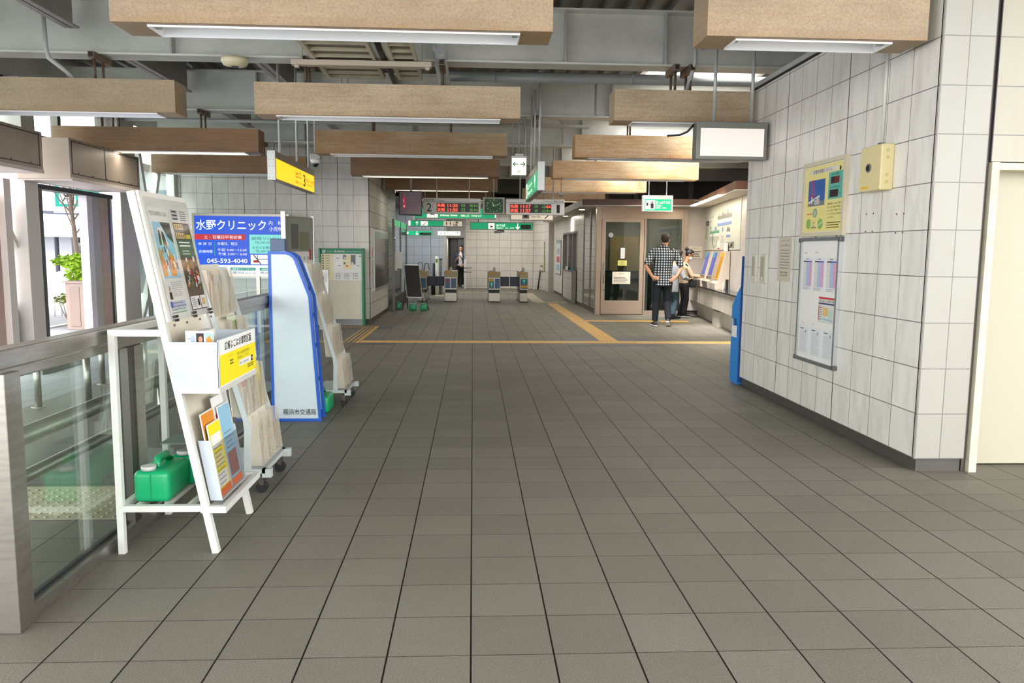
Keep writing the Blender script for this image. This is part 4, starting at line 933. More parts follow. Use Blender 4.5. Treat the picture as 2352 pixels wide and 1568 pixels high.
P.text('横浜はつらつ', cx(700), cz(1118), cz(1075) - cz(1118), NV, 3, w=cx(1115) - cx(700)); P.text('横浜はつらつ', cx(1205), cz(1118), cz(1075) - cz(1118), NV, 3, w=cx(1640) - cx(1205))
mb.build('sign_face', CB_, t)
# poster case right of the clinic sign
t = thing('poster_case', (-2.82, 12.9, 0), 'narrow grey metal poster case standing right of the blue clinic sign', 'poster case')
MB().bar((-3.0, 12.58, .0), (-3.0, 12.58, 2.05), .07, .07, up=(0, 1, 0)).build('post', mat('alu', '#c3c8c9', .3, .5), t)
MB().bar((-2.67, 13.2, .0), (-2.67, 13.2, 2.0), .04, .04, up=(0, 1, 0)).build('post', mat('alu'), t)
pc = Vector((.33, .62, 0)).normalized(); nn = Vector((pc.y, -pc.x, 0)); o = Vector((-2.965, 12.61, 1.12))
b = MB(); b.add([o + pc * a + nn * c + Vector((0, 0, z)) for z in (0, .86) for c in (0, -.05) for a in (0, .66)], [(0, 2, 3, 1), (4, 5, 7, 6), (0, 1, 5, 4), (2, 6, 7, 3), (0, 4, 6, 2), (1, 3, 7, 5)]); b.build('case_frame', mat('case_grey', '#8d8d88', .4, .5), t)
mb = MB(); P = Panel(mb, o, pc, (0, 0, 1), .002); P.rect(.05, .04, .61, .82, mat('poster_grey', '#8f968f', .4), 1); P.rect(.1, .34, .28, .74, mat('poster_dark', '#5d625e', .4), 2); P.rect(.3, .32, .55, .62, mat('poster_olive', '#7b7d66', .4), 2); P.rect(.08, .06, .56, .30, PAPER, 2)
for i in range(5): P.rect(.12 + i * .09, .12, .16 + i * .09, .22, SOFT, 3)
P.rect(.53, .12, .57, .34, RED, 3); mb.build('poster', PAPER, t)
# steel ticket post half hidden behind the far rack
t = thing('display_post', (-2.7, 14.3, 0), 'steel framed display post with a small blue picture left of the map board', 'display post')
MB().box(-2.80, -2.62, 14.26, 14.34, 0, 1.09).build('post_frame', STEEL, t); mb = MB(); P = Panel(mb, (-2.79, 14.259, .86), (1, 0, 0), (0, 0, 1), .001); P.rect(0, 0, .15, .2, PAPER, 1); P.rect(.0, .03, .09, .11, mat('sea_blue', '#4a86ad', .4), 2); mb.build('picture', PAPER, t)
# ================= station map board =================
GF = mat('green_frame', '#14805a', .4)
t = thing('map_board', (-2.52, 15.2, 0), 'green framed station map board with a blank beige lower panel beside the tiled corner', 'map board')
for x in (-2.935, -2.125): MB().box(x, x + .03, 15.0, 15.28, 0, 1.48).build('side_plate', GF, t)
MB().box(-2.905, -2.125, 15.05, 15.28, .13, .88).build('lower_panel', mat('board_beige', '#d9d2c1', .45, dirt=.25, dirtcol='#b5ab94', dscale=4), t)
MB().box(-2.905, -2.125, 15.1, 15.28, 0, .13).build('plinth', mat('plinth_grey', '#7f8182', .4, .3), t)
MB().box(-2.935, -2.095, 15.0, 15.28, 1.47, 1.485).build('top_plate', GF, t)
MB().box(-2.905, -2.125, 15.06, 15.28, .88, 1.47).build('map_case', PAPER, t)
mb = MB(); P = Panel(mb, (-2.905, 15.058, .88), (1, 0, 0), (0, 0, 1), .001); MC = mat('map_cream', '#e3d8ae', .5)
P.rect(0, .50, .78, .59, GF, 1); P.disc(.06, .545, .03, .03, PAPER, 2); P.rect(.055, .53, .066, .552, GF, 3); P.disc(.06, .562, .006, .006, GF, 3); P.text('東山田駅', .12, .53, .028, mat('pale_green_ink', '#8fd0b4', .5), 2, w=.10); P.text('構内案内図', .25, .527, .036, PAPER, 2, w=.20, bold=.006); P.text('Higashi-yamata Sta. Guide', .48, .533, .02, PAPER, 2, w=.28)
P.rect(0, 0, .235, .50, MC, 1)
for i in range(8): P.disc(.045, .46 - i * .047, .014, .014, mat('olive_dot', '#5a5a35', .5), 2); P.rect(.09, .455 - i * .047, .17, .465 - i * .047, GREYINK, 2); P.rect(.03, .437 - i * .047, .22, .439 - i * .047, SOFT, 2)
P.rect(.42, .20, .60, .48, MC, 2); P.rect(.42, .40, .48, .48, GREYINK, 3); P.rect(.57, .30, .66, .48, GREYINK, 3); P.rect(.43, .30, .47, .34, GREYINK, 3); P.rect(.47, .26, .52, .28, RED, 3); P.disc(.60, .32, .02, .02, PAPER, 4); P.rect(.44, .41, .47, .44, PAPER, 4)
for a, b in ((.30, .41), (.33, .27), (.68, .27), (.72, .45)): P.rect(a, b, a + .05, b + .012, GREYINK, 3)
P.rect(.25, .145, .76, .147, SOFT, 2)
for i in range(3):
    for j in range(4): P.rect(.28 + i * .165, .115 - j * .03, .295 + i * .165, .127 - j * .03, INK, 3); P.rect(.31 + i * .165, .117 - j * .03, .37 + i * .165, .125 - j * .03, GREYINK, 3)
mb.build('map_print', PAPER, t)
# dark display window in the side of the left block, strip sign, partition
t = thing('display_window', (-2.0, 17.5, .6), 'large dark blank display window in the side of the left tiled block', 'display case')
MB().box(-2.03, -2.005, 16.05, 19.0 - .3, .62, 1.88).build('window_frame', mat('alu'), t); MB().box(-2.005, -2.0, 16.12, 18.62, .68, 1.72).build('dark_panel', mat('brown_glass', '#453a34', .2), t); MB().box(-2.005, -2.0, 16.12, 18.62, 1.72, 1.84).build('top_strip', mat('teal_grey', '#9fb3b0', .4), t)
t = thing('strip_notice', (-2.025, 15.8, .6), 'narrow vertical white notice strip beside the dark display window', 'notice')
MB().box(-2.03, -2.022, 15.72, 15.92, .62, 1.9).build('plate', PAPER, t); mb = MB(); P = Panel(mb, (-2.0215, 15.72, .62), (0, 1, 0), (0, 0, 1), .001)
for i in range(14): P.rect(.06, .08 + i * .04, .14, .105 + i * .04, INK, 1)
P.rect(.06, .70, .14, .9, RED, 1); mb.build('print', INK, t)
t = thing('glass_partition', (-1.9, 20.5, 0), 'tall glass partition with a green band on top, left of the ticket gates', 'partition')
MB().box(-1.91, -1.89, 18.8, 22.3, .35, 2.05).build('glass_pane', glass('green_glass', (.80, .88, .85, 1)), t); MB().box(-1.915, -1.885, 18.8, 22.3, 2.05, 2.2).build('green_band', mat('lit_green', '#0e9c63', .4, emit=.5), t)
MB().box(-1.93, -1.87, 18.8, 22.3, 0, .35).build('bottom_panel', BASE, t)
for y in (18.78, 20.5, 22.28): MB().box(-1.93, -1.87, y, y + .04, .0, 2.2).build('mullion', STEELD, t)
# easel board
t = thing('easel_board', (-1.47, 19.35, 0), 'black blank easel board in front of the left ticket gate', 'easel board')
sl = MB(); q = [(-1.70, 1.105), (-1.345, 1.10), (-1.245, .31), (-1.62, .315)]
def yq(z): return 19.25 + (z - .3) * .25
b = MB(); b.add([(x, yq(z) + k, z) for k in (0, .03) for x, z in q], [(0, 1, 2, 3), (7, 6, 5, 4), (0, 4, 5, 1), (1, 5, 6, 2), (2, 6, 7, 3), (3, 7, 4, 0)]); b.build('board', mat('board_black', '#101412', .4), t)
f = MB()
for i in range(4): a, c = q[i], q[(i + 1) % 4]; f.bar((a[0], yq(a[1]) - .005, a[1]), (c[0], yq(c[1]) - .005, c[1]), .02, .02, up=(0, 1, 0))
f.build('frame', STEEL, t)
for (a, c) in (((-1.66, 19.45, 1.05), (-1.72, 19.15, 0)), ((-1.38, 19.45, 1.05), (-1.08, 19.15, 0)), ((-1.66, 19.5, 1.05), (-1.66, 19.9, 0)), ((-1.38, 19.5, 1.05), (-1.25, 19.9, 0))): MB().cyl(a, c, .012, 8).build('leg', STEELD, t)
MB().box(-1.95, -1.72, 19.0, 19.03, 1.02, 1.42).build('white_card', PAPER, label='blank white card fixed by the glass partition beside the easel board', cat='card')
# ================= hanging signs =================
CASE = mat('sign_case_grey', '#9c9a94', .4, .3); CASEL = mat('sign_case_light', '#c6c9c6', .4, .2)
LITW = mat('lit_sign_white', '#fdf3dc', .4, emit=.9); LITG = mat('lit_sign_green', '#0a9a68', .4, emit=.55); DKI = mat('dark_green_ink', '#0d6b4c', .5); LITY = mat('lit_sign_yellow', '#fbc200', .4, emit=.75)
LITD = mat('dim_sign_white', '#e9ddc6', .4, emit=.35)
POLE = mat('pole_paint', '#b9bcbb', .35, .2)
def poles(t, pts, z1, r=.014, z0=None):
    for x, y, z in pts: MB().cyl((x, y, z), (x, y, z1), r, 10).build('pole', POLE, t)
# yellow exit sign, side-on
t = thing('exit_sign', (-2.265, 10.1, 2.23), 'yellow illuminated exit sign with number 3, hanging edge-on left of centre', 'sign')
MB().box(-2.305, -2.228, 9.02, 11.2, 2.23, 2.55).build('sign_case', mat('sign_case_brown', '#8b8276', .4, .4), t)
MB().box(-2.312, -2.222, 9.0, 9.02, 2.225, 2.552).build('end_plate', CASEL, t, bevel=.004)
for z in (2.25, 2.38, 2.45, 2.53): MB().cyl((-2.29, 8.996, z), (-2.29, 9.0, z), .004, 6).cyl((-2.245, 8.996, z), (-2.245, 9.0, z), .004, 6).build('screws', STEELD, t)
mb = MB(); P = Panel(mb, (-2.2265, 9.04, 2.245), (0, 1, 0), (0, 0, 1), .001)
P.rect(.01, .0, 2.13, .225, LITY, 1); P.text('出口', .98, .105, .085, INK, 2, w=.32); P.text('Exit', .98, .035, .045, INK, 2, w=.14); P.text('나가는 곳', 1.16, .035, .035, mat('olive_ink'), 2, w=.2); P.text('3', 1.42, .03, .155, mat('maroon_ink', '#3c0e10', .5), 2, w=.13, bold=.01)
P.text('東山田スポーツ会館方面', 1.58, .10, .05, INK, 2, w=.53); P.text('For Higashi-yamata Sports', 1.58, .055, .028, INK, 2, w=.42); mb.build('sign_face', LITY, t)
poles(t, [(-2.265, 9.4, 2.55), (-2.265, 10.3, 2.55), (-2.265, 11.0, 2.55)], 4.15, .016)
# dome camera
t = thing('dome_camera', (-2.32, 11.75, 2.70), 'white dome security camera hanging right of the yellow exit sign', 'camera')
MB().box(-2.40, -2.24, 11.68, 11.82, 2.77, 2.84).build('mount_box', GREYL, t); MB().loft([(-2.32, 11.75, 2.77), (-2.32, 11.75, 2.735), (-2.32, 11.75, 2.71)], [.075, .07, .055], 18).build('collar', PAPER, t)
MB().ball((-2.32, 11.75, 2.705), .048, seg=16, rings=10).build('dome', mat('smoked_dome', '#18191c', .1), t); poles(t, [(-2.32, 11.75, 2.84)], 4.15, .014)
# green sign, side-on
t = thing('platform_sign', (.83, 10.7, 2.2), 'green illuminated sign hanging edge-on, right of the small white arrow sign', 'sign')
MB().box(.795, .868, 9.62, 11.9, 2.2, 2.54).build('sign_case', mat('sign_case_brown'), t); MB().box(.788, .875, 9.6, 9.62, 2.195, 2.545).build('end_plate', CASEL, t, bevel=.004)
mb = MB(); P = Panel(mb, (.7935, 11.86, 2.215), (0, -1, 0), (0, 0, 1), .001); P.rect(.0, .0, 2.2, .24, LITG, 1); P.rect(.14, .02, .36, .22, LITW, 2); P.rect(.2, .04, .30, .16, INK, 3); P.text('エレベーター', .5, .12, .07, LITW, 2, w=.8); P.text('Elevator', .5, .04, .05, LITW, 2, w=.5); P.text('電梯', 1.1, .04, .045, LITW, 2, w=.2)
P.line([(1.75, .05), (1.75, .2)], .03, LITW, 2); P.line([(1.66, .13), (1.75, .21), (1.84, .13)], .03, LITW, 2); mb.build('sign_face', LITG, t)
poles(t, [(.83, 9.9, 2.54), (.83, 10.7, 2.54), (.83, 11.5 - .2, 2.54)], 3.62, .014)
MB().bar((.83, 9.7, 3.64), (.83, 11.33, 3.64), .05, .04).build('carrier_bar', GREYL, t)
# white arrow exit box
t = thing('arrow_sign', (.66, 11.28, 2.54), 'small white lit emergency sign with a green double arrow', 'sign')
MB().box(.548, .772, 11.36, 11.48, 2.54, 2.82).build('sign_case', CASEL, t, bevel=.004); MB().box(.60, .72, 11.38, 11.46, 2.82, 2.85).build('top_mount', CASEL, t)
mb = MB(); P = Panel(mb, (.56, 11.358, 2.55), (1, 0, 0), (0, 0, 1), .001); P.rect(0, 0, .20, .235, LITW, 1)
GI = mat('lit_green_ink', '#08814f', .5)
for s_ in (-1, 1):
    c = .10; P.rect(min(c + s_ * .012, c + s_ * .075), .145, max(c + s_ * .012, c + s_ * .075), .157, GI, 2); P.line([(c + s_ * .055, .182), (c + s_ * .086, .151), (c + s_ * .055, .12)], .013, GI, 2)
P.rect(.08, .02, .086, .062, GI, 2); P.rect(.114, .02, .12, .062, GI, 2); P.rect(.08, .056, .12, .062, GI, 2); P.line([(.10, .052), (.095, .038), (.09, .026)], .006, GI, 2); P.line([(.097, .04), (.108, .028)], .006, GI, 2); P.disc(.102, .05, .004, .004, GI, 2, 8)
mb.build('sign_face', LITW, t); poles(t, [(.57, 11.42, 2.82), (.66, 11.42, 2.85), (.75, 11.42, 2.82)], 3.381, .011)
# blank light sign
t = thing('blank_sign', (2.565, 7.83, 2.38), 'blank white illuminated sign box hanging by the right tiled wall', 'sign')
MB().box(2.21, 2.925, 7.76, 7.90, 2.38, 2.745).build('sign_case', mat('sign_case_dark', '#84867f', .4, .4), t, bevel=.004)
mb = MB(); P = Panel(mb, (2.25, 7.757, 2.41), (1, 0, 0), (0, 0, 1), .002); P.rect(.0, 0, .64, .27, mat('blank_lit', '#e4ddd6', .4, emit=.38), 1); mb.build('sign_face', PAPER, t)
MB().cyl((2.265, 7.775, 2.683), (2.875, 7.775, 2.683), .006, 8).build('lamp_glow_strip', mat('lamp_warm', '#fff2d4', .4, emit=2.6), t)
poles(t, [(2.40, 7.83, 2.745), (2.78, 7.83, 2.745)], 3.66, .017)
MB().bar((2.3, 7.83, 3.69), (2.9, 7.83, 3.69), .06, .05).bar((2.40, 7.83, 3.72), (2.40, 7.83, 4.06), .04, .04, up=(0, 1, 0)).build('carrier_bar', GREYL, t)
MB().loft([(1.95, 7.9, 2.62), (2.08, 7.9, 2.63), (2.15, 7.88, 2.66), (2.21, 7.86, 2.73)], .01, 8).build('cable', BLACK, t)
# ticket sign
t = thing('ticket_sign', (3.80, 16.0, 2.3), 'green and white lit ticket sign with a ticket buyer symbol', 'sign')
MB().box(3.49, 4.115, 16.0, 16.12, 2.30, 2.63).build('sign_case', CASEL, t, bevel=.004)
mb = MB(); P = Panel(mb, (3.525, 15.998, 2.325), (1, 0, 0), (0, 0, 1), .001); P.rect(0, 0, .555, .225, LITG, 1); P.rect(.02, .02, .215, .205, LITW, 2)
P.rect(.035, .09, .075, .185, INK, 3); P.rect(.042, .15, .068, .178, LITW, 4); P.disc(.155, .165, .018, .018, INK, 3); P.poly([(.125, .04), (.19, .04), (.19, .13), (.175, .145), (.135, .145), (.125, .13)], INK, 3); P.line([(.135, .12), (.105, .10), (.09, .125)], .013, INK, 3)
P.text('きっぷうりば', .235, .13, .065, LITW, 2, w=.30, bold=.01); P.text('Tickets', .235, .08, .035, LITW, 2, w=.11); P.text('售票处　매표소', .235, .035, .03, LITW, 2, w=.22); mb.build('sign_face', LITG, t)
poles(t, [(3.62, 16.06, 2.63), (3.99, 16.06, 2.63)], 3.34, .012)
for x in (3.62, 3.99): MB().box(x - .02, x + .02, 14.6, 17.8, 3.34, 3.38).build('carrier_bar', GREYL, t)
# departure boards and clock
LEDR = mat('led_red', '#ff4a32', .5, emit=2.2); LEDG = mat('led_green', '#4f9a2c', .5, emit=.7); LEDB = mat('led_panel', '#2c2a30', .4)
def board(x0, x1, num, left, l1, l2, lab):
    t = thing('departure_board', ((x0 + x1) / 2, 17.42, 2.27), lab, 'departure board'); y = 17.36
    MB().box(x0, x1, y, y + .16, 2.27, 2.61).build('board_case', mat('board_case', '#e4e5e1', .4), t, bevel=.004)
    mb = MB(); P = Panel(mb, (x0, y - .001, 2.27), (1, 0, 0), (0, 0, 1), .001); W = x1 - x0
    P.rect(.0, .255, W, .262, DKI, 1)
    if left: P.text(num, .08, .05, .175, INK, 2, w=.11); P.text('日吉方面', .02, .275, .045, INK, 2, w=.22); P.text('for Hiyoshi', .30, .278, .022, INK, 2, w=.16); u0 = .30
    else: P.text(num, W - .175, .045, .18, INK, 2, w=.07); P.text('中山方面', W - .24, .275, .045, INK, 2, w=.22); P.text('for Nakayama', W - .48, .278, .022, INK, 2, w=.19); u0 = .08
    P.rect(u0, .04, u0 + .92, .235, LEDB, 1)
    for i, (a, b, c, d_) in enumerate((l1, l2)):
        v = .145 - i * .095
        P.text(a, u0 + .01, v, .075, LEDR, 2, w=.17); P.text(b, u0 + .24, v, .072, LEDR, 2, w=.22, bold=.004); P.text(c, u0 + .55, v + .004, .068, LEDG, 2, w=.07); P.text(d_[0], u0 + .72, v + .004, .068, LEDG, 2, w=.08)
        P.text(d_[1], u0 + .81, v + .004, .066, LEDR if d_[1] == '6' else LEDG, 2, w=.04); P.text('両', u0 + .86, v + .006, .05, LEDR if d_[1] == '6' else LEDG, 2, w=.045)
    mb.build('display', LEDB, t)
    poles(t, [(x0 + .3, y + .08, 2.61), (x1 - .25, y + .08, 2.61)], 4.10, .012); return t
board(-1.10, .165, '2', True, ('先発', '11:20', '日', ('吉', '4')), ('次発', '11:30', '日', ('吉', '4')), 'left departure board beside the hanging screen, its red digits reading 11:20')
board(.735, 2.03, '1', False, ('先発', '11:17', '中', ('山', '6')), ('次発', '11:27', '中', ('山', '4')), 'right departure board below the side-on green sign, its red digits reading 11:17')
t = thing('wall_clock', (.455, 17.42, 2.28), 'square green-faced clock hanging between the two departure boards', 'clock')
MB().box(.215, .70, 17.36, 17.5, 2.265, 2.645).build('clock_case', mat('clock_case', '#9d988f', .4, .3), t, bevel=.01)
mb = MB(); P = Panel(mb, (.215, 17.358, 2.265), (1, 0, 0), (0, 0, 1), .001); CG = mat('clock_green', '#31573f', .5); CN = mat('clock_numeral', '#a9d98a', .5, emit=.3)
P.poly([(.04, .06), (.06, .035), (.425, .035), (.445, .06), (.445, .32), (.425, .345), (.06, .345), (.04, .32)], CG, 1)
for i in range(1, 13):
    a = PI / 2 - i * PI / 6; P.text(str(i), .2425 + .15 * math.cos(a), .19 + .125 * math.sin(a) - .016, .032, CN, 2, align='c')
a = math.radians(90 - (11 + 12 / 60) * 30); P.line([(.2425, .19), (.2425 + .09 * math.cos(a), .19 + .09 * math.sin(a))], .012, CN, 3)
a = math.radians(90 - 12 * 6); P.line([(.2425 - .03 * math.cos(a), .19 - .03 * math.sin(a)), (.2425 + .13 * math.cos(a), .19 + .13 * math.sin(a))], .009, CN, 3); mb.build('clock_face', CG, t)
poles(t, [(.455, 17.43, 2.645)], 4.15, .014)
# small grey light lamp with camera near board 1
t = thing('dome_camera', (1.93, 17.2, 2.68), 'grey security camera above the right departure board', 'camera'); MB().box(1.86, 2.0, 17.1, 17.24, 2.70, 2.75).build('mount_box', CASE, t); MB().ball((1.93, 17.17, 2.69), .05, .05, .045).build('dome', CASE, t); poles(t, [(1.93, 17.17, 2.75)], 4.15, .012)
# monitor left
t = thing('hanging_monitor', (-1.3, 16.6, 2.18), 'dark pinkish hanging screen left of both departure boards', 'monitor')
MB().add([(-1.56, 16.62, 2.20), (-1.07, 16.5, 2.175), (-1.07, 16.5, 2.69), (-1.56, 16.62, 2.70), (-1.56, 16.68, 2.20), (-1.07, 16.56, 2.175), (-1.07, 16.56, 2.69), (-1.56, 16.68, 2.70)], [(0, 1, 2, 3), (7, 6, 5, 4), (0, 4, 5, 1), (1, 5, 6, 2), (2, 6, 7, 3), (3, 7, 4, 0)]).build('screen_body', BLACK, t)
mb = MB(); P = Panel(mb, (-1.55, 16.6155, 2.21), (.49, -.12, 0), (0, 0, 1), .003); P.rect(.01, 0, .48, .46, mat('dim_screen', '#6b5a63', .25, emit=.12), 1); P.rect(.08, .12, .14, .36, mat('dim_red', '#b02a48', .4, emit=.3), 2); P.line([(.11, .36), (.11, .46)], .006, mat('dim_red'), 2); P.text('1', .095, .26, .05, LITD, 3); P.rect(.10, .15, .12, .19, LITD, 3); P.bars(.2, .28, .42, .38, 3, mat('dim_text', '#a58f96', .5), 3, .2); P.bars(.2, .06, .4, .2, 5, mat('dim_red_text', '#a14b56', .5), 3, .15); mb.build('screen', BLACK, t)
poles(t, [(-1.3, 16.58, 2.69)], 4.15, .02)
# far signs
def hang_sign(x0, x1, y, z0, z1, face, lab, draw, top=3.0):
    t = thing('overhead_sign', ((x0 + x1) / 2, y, z0), lab, 'sign'); MB().box(x0, x1, y, y + .12, z0, z1).build('sign_case', CASE, t)
    mb = MB(); P = Panel(mb, (x0 + .02, y - .001, z0 + .02), (1, 0, 0), (0, 0, 1), .002); W, H = x1 - x0 - .04, z1 - z0 - .04; P.rect(0, 0, W, H, face, 1); draw(P, W, H); mb.build('sign_face', face, t)
    poles(t, [(x0 + .25, y + .06, z1), (x1 - .25, y + .06, z1)], top, .012); return t
def arrow(P, u, v, h, m, up=True):
    s = 1 if up else -1; P.line([(u, v), (u, v + h)], h * .14, m, 3); tip = v + h if up else v; P.line([(u - h * .33, tip - s * h * .4), (u, tip), (u + h * .33, tip - s * h * .4)], h * .14, m, 3)
def train(P, u, v, s, m, m2):
    P.poly([(u - s * .28, v + s * .3), (u - s * .25, v + s * .8), (u + s * .25, v + s * .8), (u + s * .28, v + s * .3), (u + s * .2, v + s * .22), (u - s * .2, v + s * .22)], m, 3); P.rect(u - s * .2, v + s * .5, u + s * .2, v + s * .7, m2, 4); P.line([(u - s * .2, v + s * .2), (u - s * .3, v)], s * .07, m, 3); P.line([(u + s * .2, v + s * .2), (u + s * .3, v)], s * .07, m, 3)
def man_icon(P, u, v, h, m): P.disc(u, v + h * .88, h * .11, h * .11, m, 3, 10); P.poly([(u - h * .16, v + h * .72), (u + h * .16, v + h * .72), (u + h * .13, v + h * .32), (u + h * .06, v + h * .32), (u + h * .05, v), (u - h * .05, v), (u - h * .06, v + h * .32), (u - h * .13, v + h * .32)], m, 3)
def d1(P, W, H):
    P.rect(.28, .01, .54, H - .02, LITW, 2); train(P, .41, .03, .2, INK, LITW); P.text('改札口', .62, .12, .10, LITW, 3, w=.35); P.text('Subway Gates', .60, .035, .055, LITW, 3, w=.42, bold=.01); P.text('地铁入口', 1.10, .035, .05, LITW, 3, w=.2); P.text('지하철 입구', 1.36, .035, .045, LITW, 3, w=.25); arrow(P, 1.95, .02, .22, LITW)
hang_sign(-1.42, .56, 19.2, 2.235, 2.50, LITG, 'green lit subway gates sign hanging behind the left departure board', d1, 4.15)
def d2(P, W, H): P.rect(.28, .02, .46, H, CASE, 2); P.rect(.33, .06, .41, H, INK, 3); P.text('Station office', .50, .05, .06, INK, 3, w=.24); P.line([(.85, .03), (.98, .15)], .02, INK, 3)
hang_sign(.93, 2.02, 19.6, 2.235, 2.44, LITD, 'white station office sign hanging behind the right departure board', d2, 4.15)
def d3(P, W, H):
    P.rect(0, 0, .06, H, LITW, 2); arrow(P, .25, .02, H - .04, LITW); P.rect(.36, .01, .56, H - .01, LITW, 2); P.line([(.40, .03), (.45, .03), (.50, .11), (.54, .11)], .018, INK, 3); P.disc(.45, .11, .012, .012, INK, 3, 8); P.rect(1.02, 0, W, H, LITD, 2)
    man_icon(P, 1.11, .01, H - .02, RED); man_icon(P, 1.22, .01, H - .02, mat('teal_ink', '#137a6e', .5)); P.text('お手洗', 1.30, .07, .05, mat('brown_ink', '#8d6b4a', .5), 3, w=.16); P.bars(1.30, .0, 1.45, .06, 2, mat('brown_ink'), 3, .5); arrow(P, W - .15, .01, H - .02, INK)
hang_sign(-1.90, -.30, 22.95, 2.16, 2.345, LITG, 'green and white lit sign with escalator and toilet symbols beyond the gates', d3)
def d4(P, W, H):
    P.rect(.52, .01, .70, H - .01, LITW, 2); train(P, .61, .02, .14, INK, LITW); P.text('のりば', .75, .075, .075, LITW, 3, w=.26, bold=.01); P.text('Platform', .76, .02, .038, LITW, 3, w=.19); P.text('站台', 1.02, .02, .034, LITW, 3, w=.08); P.text('승차장', 1.15, .02, .034, LITW, 3, w=.12); arrow(P, 1.38, .01, H - .02, LITW, False); P.rect(1.47, .01, W - .04, H - .04, mat('dark_insert', '#142420', .4), 2); P.text('2 日吉 1 中山', 1.50, .05, .06, mat('dim_text2', '#4d6b55', .5), 3, w=.26)
hang_sign(-.09, 1.76, 22.95, 2.085, 2.31, LITG, 'long green lit platform sign with a train symbol and a down arrow beyond the gates', d4)
def d5(P, W, H): P.rect(.0, .05, .05, .11, LITW, 2); P.text('2 日吉', .5 - .1 + .14, .05, .06, mat('dim_text2'), 3, w=.22); arrow(P, .33, .01, H - .02, LITW, False); P.rect(.42, .01, W - .02, H - .05, mat('dark_insert'), 2)
hang_sign(-2.2, -1.34, 26.0, 1.945, 2.13, LITG, 'small green lit platform sign with a dark insert, farthest left', d5)
def d6(P, W, H):
    man_icon(P, .12, .02, H - .04, RED); man_icon(P, .22, .02, H - .04, mat('teal_ink')); P.disc(.33, .06, .04, .04, mat('brown_ink'), 3); P.disc(.33, .06, .028, .028, LITW, 4); P.line([(.33, .06), (.32, .13)], .016, mat('brown_ink'), 4); P.text('お手洗', .42, .06, .05, mat('brown_ink'), 3, w=.14); arrow(P, .66, .02, H - .04, INK)
hang_sign(-1.19, -.40, 26.0, 1.955, 2.13, LITW, 'small white lit toilet sign with wheelchair symbol and up arrow', d6)
# ================= things on the right tiled wall =================
def on_wall(y0, z0): return Panel(MB(), (2.96, y0, z0), (0, -1, 0), (0, 0, 1), .0008)
t = thing('solar_poster', (2.95, 6.455, 1.6), 'cream framed pale yellow poster about solar power with two small red number displays', 'poster')
f = MB(); y0, y1, z0, z1 = 6.07, 6.86, 1.60, 2.235
f.box(2.925, 2.96, y0, y1, z0, z0 + .035).box(2.925, 2.96, y0, y1, z1 - .035, z1).box(2.925, 2.96, y0, y0 + .035, z0 + .035, z1 - .035).box(2.925, 2.96, y1 - .035, y1, z0 + .035, z1 - .035)
f.build('frame', mat('cream_frame', '#cfc6ae', .4), t)
MB().box(2.945, 2.96, y0 + .035, y1 - .035, z0 + .035, z1 - .035).build('backing', PAPER, t)
mb = MB(); P = Panel(mb, (2.9445, y1 - .04, z0 + .04), (0, -1, 0), (0, 0, 1), .0008); PY = mat('poster_pale_yellow', '#e4d98d', .5); AQ2 = mat('poster_aqua', '#5fb0a2', .5); SKB = mat('poster_sky', '#2f62ab', .5)
P.rect(0, 0, .71, .555, PY, 1); P.rect(.07, .49, .58, .525, NEWS, 2); P.text('太陽光発電システム', .13, .492, .032, INK, 3, w=.36); P.disc(.63, .50, .015, .018, INK, 3)
P.rect(.05, .22, .37, .44, SKB, 2); P.rect(.05, .22, .37, .26, GREYINK, 3); P.line([(.06, .25), (.28, .30)], .018, NEWS, 4); P.rect(.18, .23, .28, .28, SOFT, 4); P.rect(.12, .24, .14, .30, NEWS, 5)
for i in range(60): P.rect(*(lambda u, v: (u, v, u + .008, v + .006))(.2 + random.random() * .16, .34 + random.random() * .09), mat('foliage_dark', '#27466b', .5), 3)
P.disc(.13, .425, .018, .018, RED, 4)
for i in range(6): P.line([(.105 + .0 * i, .40 - i * .02), (.13, .393 - i * .022), (.17 + i * .004, .403 - i * .02)], .008, mat('pinkred', '#d0405a', .5), 4)
P.line([(.04, .305), (.17, .31)], .005, RED, 5)
P.rect(.43, .26, .69, .48, AQ2, 2); P.rect(.47, .385, .62, .44, mat('maroon_display', '#3a1216', .3), 3); P.text('111', .55, .39, .045, mat('dim_led', '#a8222c', .4, emit=.4), 4, w=.06); P.rect(.46, .275, .61, .335, mat('dark_display', '#241416', .3), 3); P.text('現在の発電電力', .48, .45, .018, DKI, 3, w=.15); P.text('本日の発電電力量', .46, .345, .018, DKI, 3, w=.17); P.text('kW', .635, .40, .014, DKI, 3); P.text('kWh', .63, .29, .014, DKI, 3)
P.disc(.20, .16, .045, .04, mat('sage', '#8fae7c', .5), 2); P.disc(.20, .16, .025, .022, SOFT, 3); P.disc(.08, .07, .045, .045, mat('leaf_print', '#86b65a', .5), 2); P.disc(.31, .065, .05, .045, mat('leaf_print'), 2); P.line([(.27, .05), (.35, .08)], .01, NEWS, 3); P.line([(.04, .155), (.155, .155)], .006, RED, 2); P.line([(.13, .035), (.24, .035)], .006, INK, 2); P.bars(.15, .04, .22, .09, 4, GREYINK, 2, .3)
for i, s_ in enumerate(('太陽光発電システムは、自然エネ', 'ルギーである太陽の光を電気エネ', 'ルギーに変え、地球にやさしい', 'クリーンなエネルギーを生み出す', 'ことができます。')): P.text(s_, .43, .215 - i * .028, .017, INK, 2, w=.26 if i < 4 else .13)
P.bars(.43, .02, .69, .08, 3, mat('olive_ink'), 2, .4); mb.build('poster_print', PY, t)
t = thing('timetable_board', (2.945, 6.49, .505), 'tall aluminium framed white board with timetables below the solar poster', 'notice board')
